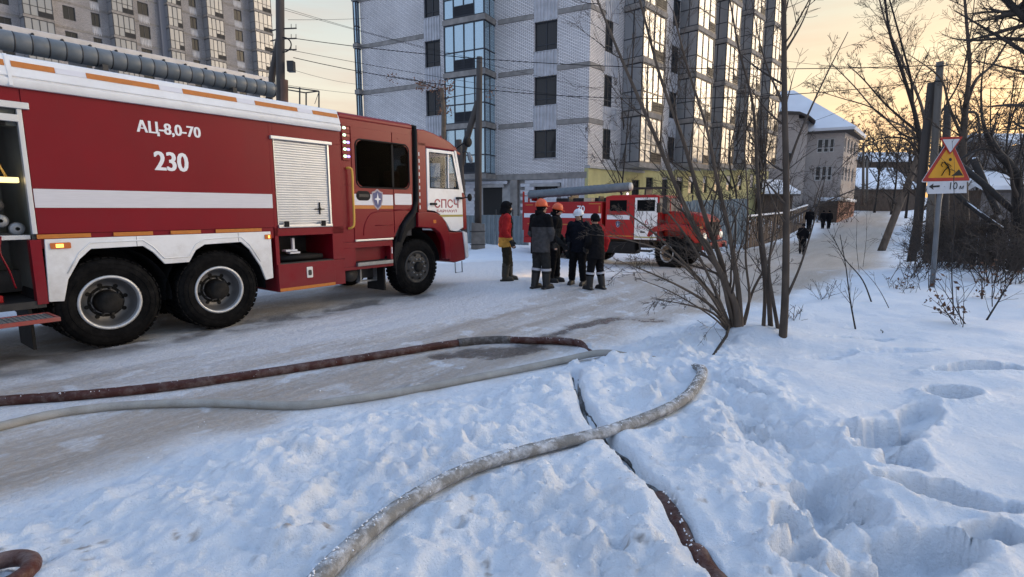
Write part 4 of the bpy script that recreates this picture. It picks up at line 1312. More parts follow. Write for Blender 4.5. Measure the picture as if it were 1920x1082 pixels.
    for q in ((.0, .10), (1.18, 1.24), (Wd - .10, Wd)): wp_.prism([(5.58, 2.05), (5.64, 2.05), (5.62, 2.62), (5.56, 2.62)], 1, *q)
    wp_.build('windscreen_pillars', RED2, T)
    P('snorkel', DARKM, 5.70, 5.88, .12, .30, 2.0, 2.62, bevel=.04)
    # bonnet
    pr = [(5.62, 2.10), (6.0, 2.10), (6.7, 2.02), (7.05, 1.90), (7.18, 1.76), (7.2, 1.20), (5.62, 1.20)]
    MB().prism(pr, 1, .50, Wd - .50).build('bonnet', RED2, T, .05)
    for hand in (1, -1):
        y0, y1 = (-.02, .56) if hand == 1 else (Wd - .56, Wd + .02)
        f_ = MB().prism([(5.22, 1.18), (5.30, 1.42), (5.52, 1.58), (5.9, 1.66), (6.4, 1.64), (6.9, 1.56), (7.12, 1.44), (7.16, 1.04), (6.92, 1.0), (6.72, 1.22), (6.45, 1.38), (5.9, 1.42), (5.55, 1.34), (5.36, 1.16)], 1, y0, y1)
        f_.build('fender', RED2, T, .035)
        h = MB().lathe([(.001, .03), (.10, .03), (.12, 0), (.12, -.04)], (7.17, .22 if hand == 1 else Wd - .22, 1.24), 0, 18)
        h.build('headlight', mat('headlamp_glass', (.5, .5, .48), .15, emit=(1, .9, .7), es=.5), T)
        MB().box(7.0, 7.1, .12 if hand == 1 else Wd - .28, .28 if hand == 1 else Wd - .12, 1.50, 1.58).build('indicator', AMBD, T, .01)
    g = MB()
    for k in range(9): g.box(7.19, 7.22, .62 + k * .14, .69 + k * .14, 1.24, 1.72)
    setp(g.build('grille_bars', DARKM, T), kind='stuff')
    MB().box(7.15, 7.32, -.02, Wd + .02, .78, 1.0).build('bumper', RED2, T, .02)
    MB().box(7.3, 7.42, .5, .6, .80, .92).box(7.3, 7.42, Wd - .6, Wd - .5, .80, .92).build('tow_hook', DARKM, T)
    P('fuel_tank', BLACK, 3.6, 4.8, .05, .6, .52, .98, bevel=.05)
    P('cab_step', DARKM, 4.9, 5.35, .02, .35, .62, .68)
    P('step_bracket', DARKM, 4.95, 5.0, .05, .1, .68, 1.06); 
    MB().box(.55, 5.2, .35, .75, .78, 1.03).build('under_frame', DARKM, T)
    MB().box(.34, .38, .02, .45, .25, .80).build('mud_flap', BLACK, T)
    mm = MB(); mm.tube([(5.6, .0, 2.3), (5.7, -.2, 2.35), (5.72, -.22, 2.1)], .012, 5); mm.box(5.68, 5.73, -.32, -.14, 2.05, 2.38)
    mm.build('side_mirror', BLACK, T)
    MB().ball((4.3, .4, 2.74), .05, 8).build('roof_lamp', mat('roof_lamp_lit', (.7, .6, .7), .3, emit=(1, .8, .9), es=1.0), T)
T2.scale = (1.07, 1.04, 1.03)
build_bonneted(T2)

# ------------------------------------------------------------------ people
SKIN = mat('skin', (.42, .24, .17), .55, var=.08, vs=20)
def blend(mb_obj_name, mb, mats, parent, vox, folds=0.0, ff=9.0, zones=None, smooth=4, seed=0):
    """join overlapping shapes into one continuous skin"""
    me = mb.mesh('tmp', mats)
    tmp = bpy.data.objects.new('tmp', me)
    COL.objects.link(tmp)
    r = tmp.modifiers.new('r', 'REMESH'); r.mode = 'VOXEL'; r.voxel_size = vox; r.use_smooth_shade = True
    if smooth:
        sm = tmp.modifiers.new('s', 'SMOOTH'); sm.factor = .5; sm.iterations = smooth
    dg = bpy.context.evaluated_depsgraph_get()
    out = bpy.data.meshes.new_from_object(tmp.evaluated_get(dg))
    bpy.data.objects.remove(tmp); bpy.data.meshes.remove(me)
    out.name = mb_obj_name
    n = len(out.vertices)
    co = np.empty(n * 3); out.vertices.foreach_get('co', co); co = co.reshape(-1, 3)
    if folds:
        no = np.empty(n * 3); out.vertices.foreach_get('normal', no); no = no.reshape(-1, 3)
        a = fbm(co[:, 0] * ff + co[:, 2] * ff * .9 + seed, co[:, 1] * ff - co[:, 2] * ff * 1.1 + seed * 1.7, 3)
        b_ = (1 - np.abs(fbm(co[:, 0] * ff * .6 + co[:, 1] * 3 + seed, co[:, 2] * ff * 1.4, 2))) ** 3 - .4
        co = co + no * (folds * (a * .7 + b_ * .8))[:, None]
        out.vertices.foreach_set('co', co.astype(np.float32).ravel())
    out.materials.clear()
    for m in (mats if isinstance(mats, (list, tuple)) else [mats]): out.materials.append(m)
    if zones:
        np_ = len(out.polygons)
        ce = np.empty(np_ * 3); out.polygons.foreach_get('center', ce); ce = ce.reshape(-1, 3)
        out.polygons.foreach_set('material_index', zones(ce).astype(np.int32))
    else:
        out.polygons.foreach_set('material_index', np.zeros(len(out.polygons), np.int32))
    out.polygons.foreach_set('use_smooth', np.ones(len(out.polygons), bool))
    return link_mesh(mb_obj_name, out, parent)
def cap(mb, a, b, r0, r1, n=12):
    mb.tube([a, b], [r0, r1], n); mb.ball(a, r0, n); mb.ball(b, r1, n)
def hand_mb(mb, w, d, up, th=.011, s=1.0):
    """palm and five curled fingers: w wrist, d direction down the hand, up = towards the thumb side"""
    w, d = Vector(w), Vector(d).normalized()
    sd = (Vector(up) - d * Vector(up).dot(d)).normalized()
    nrm = d.cross(sd).normalized()
    palm = w + d * .05 * s
    mb.obox(palm, sd * .040 * s, d * .048 * s, nrm * .014 * s)
    mb.ball(w, .03 * s, 10)
    for i, ln in enumerate((.070, .078, .072, .056)):
        o = w + d * .095 * s + sd * (.030 - .0205 * i) * s
        k1 = o + d * ln * .45 * s + nrm * .006
        k2 = k1 + (d * .75 + nrm * .65).normalized() * ln * .32 * s
        k3 = k2 + (d * .3 + nrm * .95).normalized() * ln * .25 * s
        mb.tube([o - d * .02, k1, k2, k3], [th * s, th * s, th * .95 * s, th * .8 * s], 8); mb.ball(k3, th * .85 * s, 8)
    t0 = w + d * .03 * s + sd * .036 * s
    t1 = t0 + (sd * .6 + d * .75 + nrm * .3).normalized() * .042 * s
    t2 = t1 + (d * .95 + nrm * .35).normalized() * .03 * s
    mb.tube([t0 - sd * .015, t1, t2], [th * 1.25 * s, th * 1.1 * s, th * .9 * s], 8); mb.ball(t2, th * .9 * s, 8)
def person(loc, heading, label, cl, feet, hands, lean=0.0, turn=0.0, tilt=0.0, scale=1.0, hat='helmet', group=None, fine=True, seed=0, extra=None, tall_boots=True, hood=False):
    """x forward, y left; feet: ((x, y), (x, y)) right, left; hands: (elbow, hand) right, left"""
    T = empty('person', loc, heading, label, 'person', group)
    T.scale = (scale,) * 3
    V = Vector
    v1, v2 = (.009, .014) if fine else (.02, .022)
    hip = V((0, 0, .93)); ch = V((lean * .8, 0, 1.30)); nk = V((lean * 1.05, 0, 1.47)); hd = V((lean * 1.15 + .02, 0, 1.62))
    sh = [V((lean, -.185, 1.41)), V((lean, .185, 1.41))]
    hj = [V((0, -.09, .90)), V((0, .09, .90))]
    an = [V((*f, .09)) for f in feet]
    kn = []
    for h, a in zip(hj, an):
        m = (h + a) / 2
        kn.append(V((m.x + .03, m.y, .49)))
    el = [V(hands[0][0]), V(hands[1][0])]; ha = [V(hands[0][1]), V(hands[1][1])]
    rt = Matrix.Rotation(turn, 4, 'Z') @ Matrix.Rotation(tilt, 4, 'Y')
    def hp(x, y, z): return hd + (rt @ V((x, y, z)))
    # --- body, one continuous mesh
    b = MB()
    b.tube([(0, 0, .84), (0, 0, .95), (lean * .3, 0, 1.08), (lean * .8, 0, 1.28), (lean, 0, 1.40), (lean, 0, 1.46)], [.13, .16, .145, .17, .16, .08], 16, flat=.65)
    b.tube([nk - V((0, 0, .06)), nk + V((.01, 0, .09))], [.062, .055], 12)
    b.ball(hd, .098, 16, (1, .80, 1.18))
    for q in ((.02, 0, -.075, .062), (.055, 0, -.085, .035), (.075, 0, .03, .032), (.07, .03, -.03, .03), (.07, -.03, -.03, .03)): b.ball(hp(*q[:3]), q[3], 8)
    b.tube([hp(.088, 0, .02), hp(.115, 0, -.025), hp(.095, 0, -.032)], [.010, .016, .012], 8)
    b.tube([hp(.088, -.022, -.064), hp(.097, 0, -.062), hp(.088, .022, -.064)], [.006, .009, .006], 6)
    for s_ in (-1, 1): b.ball(hp(-.005, .078 * s_, -.01), .026, 8, (.8, .5, 1.2))
    for i in (0, 1):
        cap(b, sh[i], el[i], .052, .042); cap(b, el[i], ha[i], .040, .028)
        d = (ha[i] - el[i]).normalized()
        hand_mb(b, ha[i], (d + V((0, 0, -.4))).normalized(), V((1, 0, 0)))
        cap(b, hj[i], kn[i], .085, .058); cap(b, kn[i], an[i], .056, .042)
        f = an[i]
        b.tube([f + V((-.05, 0, -.04)), f + V((.06, 0, -.05)), f + V((.16, 0, -.062))], [.034, .032, .022], 10)
    bo = blend('body', b, SKIN, T, v1, smooth=3)
    if fine:
        for s_ in (-1, 1): MB().ball(hp(.089, .033 * s_, .008), .010, 8).build('eye', mat('eye_dark', (.02, .015, .012), .3), bo)
        MB().tube([hp(.094, -.024, -.062), hp(.102, 0, -.062), hp(.094, .024, -.062)], .0035, 5).build('mouth', mat('lips', (.25, .10, .09), .6), bo)
    # --- jacket
    j = MB()
    hem = cl.get('hem', .78)
    bulk = cl.get('bulk', 1.0)
    j.tube([(0, 0, hem), (0, 0, hem + .14), (lean * .3, 0, 1.06), (lean * .8, 0, 1.28), (lean, 0, 1.42), (lean, 0, 1.49)], [.205 * bulk, .205 * bulk, .20 * bulk, .215 * bulk, .195, .11], 20, flat=.72)
    for i in (0, 1):
        w = el[i].lerp(ha[i], .93)
        j.tube([sh[i] + V((0, 0, .02)), sh[i].lerp(el[i], .5), el[i], el[i].lerp(ha[i], .5), w], [.092, .080, .074, .068, .058], 12)
        j.ball(sh[i], .095, 12); j.ball(el[i], .074, 12)
    j.tube([nk + V((-.005, 0, -.05)), nk + V((.0, 0, .055))], [.105, .085], 14)
    jo = blend('jacket', j, cl['jacket'], T, v2, folds=.010 if fine else .0, zones=cl.get('jz'), seed=seed)
    # --- trousers and boots
    t = MB()
    t.tube([(0, 0, .78), (0, 0, 1.0)], [.185, .175], 16, flat=.72)
    for i in (0, 1):
        lo_ = kn[i].lerp(an[i], .45 if tall_boots else .93)
        t.tube([hj[i] + V((0, 0, .02)), hj[i].lerp(kn[i], .5), kn[i], lo_], [.118, .108, .092, .094 if tall_boots else .082], 14)
    blend('trousers', t, cl['trousers'], T, v2, folds=.010 if fine else 0, zones=cl.get('tz'), seed=seed + 5)
    for i in (0, 1):
        o = MB(); f = an[i]
        if tall_boots:
            o.tube([kn[i].lerp(an[i], .22), kn[i].lerp(an[i], .75), f], [.094, .084, .072], 14)
        else:
            o.tube([kn[i].lerp(an[i], .8), f], [.07, .065], 12)
        o.tube([f + V((-.06, 0, -.02)), f + V((.05, 0, -.03)), f + V((.15, 0, -.045)), f + V((.185, 0, -.05))], [.062, .060, .050, .036], 12)
        o.box(f.x - .11, f.x + .20, f.y - .045, f.y + .045, .0, .035)
        blend('boot', o, cl.get('boots', BOOT), T, v2 * .8, smooth=3)
        if cl.get('band'):
            c0 = kn[i].lerp(an[i], .20); c1 = kn[i].lerp(an[i], .32)
            MB().tube([c0, c1], [.103, .101], 16, False).build('reflective_band', BANDM, T)
        if cl.get('gloves'):
            g = MB(); d = (ha[i] - el[i]).normalized()
            hand_mb(g, ha[i], (d + V((0, 0, -.4))).normalized(), V((1, 0, 0)), .0145, 1.06)
            g.tube([ha[i] - d * .05, ha[i] + d * .02], [.046, .042], 12)
            blend('glove', g, cl['gloves'], T, .006 if fine else .014, smooth=2)
    # --- headgear
    if hat == 'helmet':
        h = MB(); n = 24
        base = hp(-.005, 0, .045)
        h.M = Matrix.Translation(base) @ rt
        prof = [(.001, .118), (.05, .112), (.09, .088), (.116, .045), (.125, .0), (.128, -.025), (.122, -.027), (.115, -.02), (.0, .03)]
        h.lathe(prof, (0, 0, 0), 2, n)
        h.prism([(.10, -.07), (.165, -.045), (.175, 0), (.165, .045), (.10, .07)], 2, -.026, -.016)
        h.tube([(-.09, 0, .09), (-.02, 0, .122), (.06, 0, .108), (.115, 0, .04)], .012, 6)
        ho = h.build('helmet', cl['helmet'], T)
        u = MB(); u.ball(hp(-.012, 0, .01), .108, 14, (.98, .86, 1.02)); u.tube([hp(-.05, 0, -.05), hp(-.05, 0, -.13)], [.085, .09], 12)
        u.build('balaclava', cl.get('under', CLOTHB), T)
    elif hat == 'cap':
        u = MB(); u.ball(hp(-.012, 0, .03), .115, 16, (1.0, .88, 1.0)); u.tube([hp(-.06, 0, .0), hp(-.06, 0, -.06)], [.085, .07], 12)
        blend('knit_cap', u, cl.get('hat', CLOTHB), T, .012, folds=.004)
    elif hat == 'hood':
        u = MB(); u.ball(hp(-.02, 0, .03), .125, 16, (1.0, .90, 1.05)); u.tube([hp(-.03, 0, -.02), hp(-.04, 0, -.14)], [.115, .13], 14)
        u.tube([hp(.05, -.075, .06), hp(.085, -.05, .10), hp(.09, .05, .10), hp(.05, .075, .06)], .028, 8)
        u.ball(hp(.055, 0, -.07), .07, 12, (.9, .95, .8))
        blend('hood', u, cl.get('hat', CLOTHB), T, .011, folds=.005)
    if extra: extra(T, hp, jo)
    return T
CLOTHB = mat('black_cloth', (.008, .008, .0095), .85, spec=.08, var=.25, vs=14)
CLOTHN = mat('navy_cloth', (.008, .009, .014), .85, spec=.08, var=.25, vs=14)
CLOTHG = mat('grey_cloth', (.062, .060, .062), .85, spec=.08, var=.2, vs=14)
CLOTHO = mat('olive_cloth', (.028, .025, .018), .85, spec=.08, var=.25, vs=12)
CLOTHGR = mat('dark_grey_cloth', (.028, .028, .028), .85, spec=.08, var=.25, vs=12)
CLOTHR = mat('red_cloth', (.32, .02, .022), .8, spec=.08, var=.2, vs=12)
CLOTHLIT = mat('headlit_yellow_cloth', (.50, .27, .06), .8, spec=.08, var=.2, vs=12)  # headlamp light on the lower jacket, put into the cloth colour
BOOT = mat('boot_black', (.010, .010, .011), .55, var=.3, vs=16)
BOOTO = mat('boot_olive', (.026, .023, .016), .65, var=.3, vs=12)
BANDM = mat('reflective_band', (.42, .42, .46), .5)
HELO = mat('helmet_orange', (.68, .095, .02), .42, dirt=(.3, .06, .03, .4), ds=14)
HELW = mat('helmet_white', (.62, .64, .68), .4)
GLV = mat('glove_black', (.013, .013, .014), .8)
def stand(px, py, hpx):
    p = pxg(px, py)
    t = ray(px, py); k = p.y / t.y
    return p, hpx * k / FPX
def z_p1(c):
    z = np.zeros(len(c)); 
    z[(c[:, 0] > .035) & (np.abs(c[:, 1]) < .17)] = 1
    z[(c[:, 1] > .17)] = 1
    z[(c[:, 2] < .97) & ~((c[:, 1] > .02) & (c[:, 0] > .05))] = 2
    return z
p, h = stand(948, 526, 147)
person(p, R(8), 'person in dark hood and red jacket, headlit yellow below, at the left of the group', dict(jacket=[CLOTHR, CLOTHB, CLOTHLIT], jz=z_p1, trousers=CLOTHO, boots=BOOTO, gloves=GLV, hem=.76, bulk=1.05),
       ((-.03, -.11), (.10, .08)), (((-.06, -.26, 1.12), (.09, -.25, .90)), ((-.03, .25, 1.12), (.12, .23, .92))), lean=.01, tilt=R(4), scale=h / 1.77, hat='hood', seed=3)
def z_p2(c):
    z = np.zeros(len(c)); z[(c[:, 2] < 1.24) & (c[:, 1] < .12) & (c[:, 0] < .06)] = 1; z[(c[:, 1] > .2) & (c[:, 2] < 1.15)] = 1
    return z
p, h = stand(1013, 541, 167)
person(p, R(42), 'tall person in orange helmet seen from behind, black jacket with grey back', dict(jacket=[CLOTHB, CLOTHG], jz=z_p2, trousers=CLOTHGR, boots=BOOT, gloves=GLV, helmet=HELO, band=True, hem=.74, bulk=1.08),
       ((.05, -.12), (-.06, .10)), (((.03, -.27, 1.12), (.15, -.22, .93)), ((-.02, .25, 1.10), (.16, .19, .98))), turn=R(-20), scale=h / 1.80, seed=8)
def z_p3(c):
    z = np.zeros(len(c)); z[(c[:, 2] < 1.22) & (c[:, 1] < -.10)] = 1
    return z
p, h = stand(1037, 529, 146)
person(p, R(-12), 'person in an orange helmet with a tanned face in profile, black and dark grey jacket', dict(jacket=[CLOTHB, CLOTHGR], jz=z_p3, trousers=CLOTHB, boots=BOOT, gloves=GLV, helmet=HELO, hem=.76),
       ((-.06, -.10), (.06, .10)), (((-.02, -.24, 1.10), (.24, -.20, .86)), ((.02, .24, 1.12), (.22, .16, .95))), lean=.05, tilt=R(14), scale=h / 1.78, seed=14, tall_boots=False)
p, h = stand(1083, 534, 140)
person(p, R(-118), 'person in a white helmet facing the camera, dressed all in black', dict(jacket=CLOTHN, trousers=CLOTHB, boots=BOOT, gloves=GLV, helmet=HELW, hem=.78, bulk=1.04),
       ((.0, -.15), (.02, .15)), (((-.04, -.28, 1.14), (.10, -.20, .98)), ((-.04, .30, 1.14), (.02, .26, .90))), tilt=R(8), turn=R(8), scale=h / 1.77, seed=21, tall_boots=False)
def z_p5(c):
    z = np.zeros(len(c)); z[(c[:, 1] < -.17) | ((c[:, 1] < -.10) & (c[:, 2] > 1.36))] = 1
    return z
p, h = stand(1117, 543, 140)
person(p, R(128), 'person in a black cap seen from behind, black jacket with red sleeves and banded boots', dict(jacket=[CLOTHB, CLOTHR], jz=z_p5, trousers=CLOTHB, boots=BOOT, gloves=GLV, band=True, hem=.72, bulk=1.05),
       ((-.04, -.17), (.08, .13)), (((-.05, -.29, 1.12), (.03, -.28, .86)), ((.02, .26, 1.12), (.18, .18, .98))), lean=.05, tilt=R(8), scale=h / 1.74, hat='cap', seed=27)
G_ = 'people walking up the street'
p, h = stand(1503, 476, 57)
person(p, R(62), 'person in black walking alone, nearest of those on the tan icy street', dict(jacket=CLOTHB, trousers=CLOTHB, gloves=GLV, hem=.72), ((-.18, -.09), (.20, .09)),
       (((-.06, -.26, 1.14), (-.02, -.27, .88)), ((.03, .26, 1.12), (.12, .24, .90))), lean=.06, scale=min(max(h / 1.76, .9), 1.3), hat='cap', group=G_, fine=False, seed=31, tall_boots=False)
q_ = at(1517, 421, 46); p, h = Vector((q_.x, 46, ground_z(q_.x, 46))), 44 * 46 / FPX
person(p, R(70), 'person in dark clothes between the lone walker and the far pair', dict(jacket=CLOTHB, trousers=CLOTHB, gloves=GLV), ((.10, -.09), (-.10, .09)),
       (((0, -.26, 1.14), (.05, -.27, .88)), ((.03, .26, 1.12), (.10, .24, .90))), scale=min(max(h / 1.76, .9), 1.3), hat='cap', group=G_, fine=False, seed=35, tall_boots=False)
for q, lb in ((1544, 'left one of two far people in black by the red shed'), (1555, 'right one of two far people in black by the red shed')):
    q_ = at(q, 408, 49); p, h = Vector((q_.x, 49, ground_z(q_.x, 49))), 34 * 49 / FPX
    person(p, R(75), lb, dict(jacket=CLOTHB, trousers=CLOTHB, gloves=GLV), ((.08, -.09), (-.10, .09)),
           (((0, -.26, 1.14), (.05, -.27, .88)), ((.03, .26, 1.12), (.10, .24, .90))), scale=min(max(h / 1.76, .9), 1.25), hat='cap', group=G_, fine=False, seed=q, tall_boots=False)
# ------------------------------------------------------------------ buildings
def brick_mat(name, c1, c2, mortar, w=.26, h=.075, bump=.6, off=.5):
    m = bpy.data.materials.new(name); m.use_nodes = True
    n = m.node_tree; L = n.links.new; b = n.nodes['Principled BSDF']
    t = n.nodes.new('ShaderNodeTexCoord'); s = n.nodes.new('ShaderNodeSeparateXYZ'); c = n.nodes.new('ShaderNodeCombineXYZ')
    L(t.outputs['Object'], s.inputs[0]); L(s.outputs['X'], c.inputs['X']); L(s.outputs['Z'], c.inputs['Y'])
    # a slight wobble so the courses are not ruler straight
    q = n.nodes.new('ShaderNodeTexNoise'); q.inputs['Scale'].default_value = 1.3; L(c.outputs[0], q.inputs['Vector'])
    ad = n.nodes.new('ShaderNodeMixRGB'); ad.blend_type = 'ADD'; ad.inputs[0].default_value = .03; L(c.outputs[0], ad.inputs[1]); L(q.outputs['Color'], ad.inputs[2])
    k = n.nodes.new('ShaderNodeTexBrick')
    k.inputs['Scale'].default_value = 1.0; k.inputs['Brick Width'].default_value = w; k.inputs['Row Height'].default_value = h; k.inputs['Mortar Size'].default_value = .013
    k.inputs['Mortar Smooth'].default_value = .2; k.inputs['Bias'].default_value = -.2; k.offset = off
    k.inputs['Color1'].default_value = (*c1, 1); k.inputs['Color2'].default_value = (*c2, 1); k.inputs['Mortar'].default_value = (*mortar, 1)
    L(ad.outputs[0], k.inputs['Vector'])
    z = n.nodes.new('ShaderNodeTexNoise'); z.inputs['Scale'].default_value = .35; z.inputs['Detail'].default_value = 6; L(t.outputs['Object'], z.inputs['Vector'])
    r = n.nodes.new('ShaderNodeMapRange'); r.inputs['From Min'].default_value = .3; r.inputs['From Max'].default_value = .7; r.inputs['To Min'].default_value = .78; r.inputs['To Max'].default_value = 1.1; L(z.outputs['Fac'], r.inputs['Value'])
    v = n.nodes.new('ShaderNodeVectorMath'); v.operation = 'SCALE'; L(k.outputs['Color'], v.inputs[0]); L(r.outputs[0], v.inputs['Scale']); L(v.outputs[0], b.inputs['Base Color'])
    bp = n.nodes.new('ShaderNodeBump'); bp.inputs['Strength'].default_value = bump; bp.inputs['Distance'].default_value = .02; bp.invert = True
    L(k.outputs['Fac'], bp.inputs['Height']); L(bp.outputs[0], b.inputs['Normal'])
    b.inputs['Roughness'].default_value = .85
    return m
BRICKW = brick_mat('white_brick', (.80, .765, .755), (.69, .66, .66), (.13, .12, .115))
BRICKG = brick_mat('grey_brick', (.40, .385, .385), (.31, .30, .305), (.14, .13, .13))
BRICKH = brick_mat('pale_house_brick', (.52, .46, .42), (.45, .39, .36), (.26, .23, .21))
CONC = mat('concrete_band', (.22, .205, .19), .9, var=.25, vs=2.5, bump=.3, bs=12)
CONCL = mat('pale_concrete', (.34, .33, .32), .9, var=.2, vs=3, bump=.3, bs=12)
YPLASTER = mat('yellow_plaster', (.43, .40, .19), .9, var=.15, vs=1.2, dirt=(.25, .22, .12, .4), ds=1.5)
FRAMED = mat('window_frame_dark', (.016, .020, .028), .5)
FRAMEW = mat('window_frame_pale', (.45, .44, .43), .5)
GLASSW = mat('window_glass', (.022, .023, .025), .06, spec=.35)
def mirror_glass(name, col, metal):
    m = mat(name, col, .06, metal, spec=.8)
    n = m.node_tree; b = n.nodes['Principled BSDF']
    t = n.nodes.new('ShaderNodeTexCoord'); x = n.nodes.new('ShaderNodeTexNoise'); x.inputs['Scale'].default_value = .7
    n.links.new(t.outputs['Object'], x.inputs['Vector'])
    bp = n.nodes.new('ShaderNodeBump'); bp.inputs['Strength'].default_value = .12; bp.inputs['Distance'].default_value = .05
    n.links.new(x.outputs['Fac'], bp.inputs['Height']); n.links.new(bp.outputs[0], b.inputs['Normal'])
    return m
GLASSB = mirror_glass('balcony_glass', (.42, .56, .64), .75)
GLASSN = mirror_glass('balcony_glass_neutral', (.26, .265, .27), .14)
SHEET = mat('ribbed_sheet', (.44, .44, .46), .6, .2, var=.15, vs=2, dirt=(.2, .19, .18, .4), ds=3)
DARKIN = mat('dark_room', (.018, .017, .016), .9)
AERO = mat('aerated_block', (.50, .50, .52), .9, var=.12, vs=3, bump=.2, bs=20)

def wall(name, m, parent, L, z0, z1, openings, loc, rz, depth=.22, thick=.4):
    us = sorted({0, L, *[o[0] for o in openings], *[o[1] for o in openings]}); zs = sorted({z0, z1, *[o[2] for o in openings], *[o[3] for o in openings]})
    mb = MB()
    us = [u for u in us if 0 <= u <= L]; zs = [z for z in zs if z0 <= z <= z1]
    for a, b in zip(us[:-1], us[1:]):
        run = None
        for c, d in zip(zs[:-1], zs[1:]):
            mu, mz = (a + b) / 2, (c + d) / 2
            op = any(o[0] < mu < o[1] and o[2] < mz < o[3] for o in openings)
            if not op:
                if run is None: run = [c, d]
                else: run[1] = d
            if op or d == zs[-1]:
                if run: mb.add([(a, 0, run[0]), (b, 0, run[0]), (b, 0, run[1]), (a, 0, run[1])], [(0, 1, 2, 3)], False)
                run = None
    for (a, b, c, d) in openings:
        mb.add([(a, 0, c), (a, depth, c), (a, depth, d), (a, 0, d)], [(0, 1, 2, 3)], False)
        mb.add([(b, 0, c), (b, 0, d), (b, depth, d), (b, depth, c)], [(0, 1, 2, 3)], False)
        mb.add([(a, 0, c), (b, 0, c), (b, depth, c), (a, depth, c)], [(0, 1, 2, 3)], False)
        mb.add([(a, 0, d), (a, depth, d), (b, depth, d), (b, 0, d)], [(0, 1, 2, 3)], False)
    mb.add([(0, thick, z0), (L, thick, z0), (L, thick, z1), (0, thick, z1), (0, 0, z0), (L, 0, z0), (L, 0, z1), (0, 0, z1)],
           [(3, 2, 1, 0), (4, 0, 3, 7), (1, 5, 6, 2), (7, 3, 2, 6)], False)
    return mb.build(name, m, parent, loc=loc, rot=(0, 0, rz))
_mc = {}
def shared(key, fn, mats):
    if key not in _mc: _mc[key] = fn().mesh(key[0], mats)
    return _mc[key]
def window(parent, w, h, loc, rz, fm=FRAMED, gm=GLASSW, cols=2, transom=.24, t=.055, name='window', sill=False):
    """frame with separate panes, in local x along / y inward / z up"""
    def frame():
        mb = MB()
        mb.box(0, t, -.03, .03, 0, h).box(w - t, w, -.03, .03, 0, h).box(t, w - t, -.03, .03, 0, t).box(t, w - t, -.03, .03, h - t, h)
        for k in range(1, cols): mb.box(w * k / cols - t / 2, w * k / cols + t / 2, -.03, .03, t, h - t)
        if transom:
            for k in range(cols): mb.box(max(t, w * k / cols + t / 2), min(w - t, w * (k + 1) / cols - t / 2), -.025, .025, h * transom, h * transom + t * .8)
        return mb
    f = link_mesh(name, shared(('window', w, h, cols, transom, t, fm.name), frame, fm), parent, loc, (0, 0, rz))
    cells = []
    for k in range(cols):
        x0 = max(t, w * k / cols + t / 2); x1 = min(w - t, w * (k + 1) / cols - t / 2)
        if transom: cells += [(x0, x1, t, h * transom), (x0, x1, h * transom + t * .8, h - t)]
        else: cells += [(x0, x1, t, h - t)]
    for (a, b, c, d) in cells:
        pw, ph = round(b - a, 3), round(d - c, 3)
        o = link_mesh('pane', shared(('pane', pw, ph, gm.name), lambda: MB().box(0, pw, .006, .012, 0, ph), gm), f, (a, 0, c), (R(random.uniform(-.5, .5)), 0, R(random.uniform(-.5, .5))))
    return f
def ribbed(parent, w, h, loc, rz, name='ribbed_panel', m=SHEET):
    def mk():
        mb = MB(); k = max(2, int(w / .19)); s = w / k
        pts = []
        for i in range(k): pts += [(i * s, 0), (i * s + s * .35, 0), (i * s + s * .5, -.045), (i * s + s * .85, -.045)]
        pts += [(w, 0), (w, .03), (0, .03)]
        mb.prism(pts, 2, 0, h)
        return mb
    return link_mesh(name, shared(('ribbed', round(w, 2), round(h, 2), m.name), mk, m), parent, loc, (0, 0, rz))
def frame_of(P, ang):
    return lambda u, y, z: (P[0] + math.cos(ang) * u - math.sin(ang) * y, P[1] + math.sin(ang) * u + math.cos(ang) * y, z)
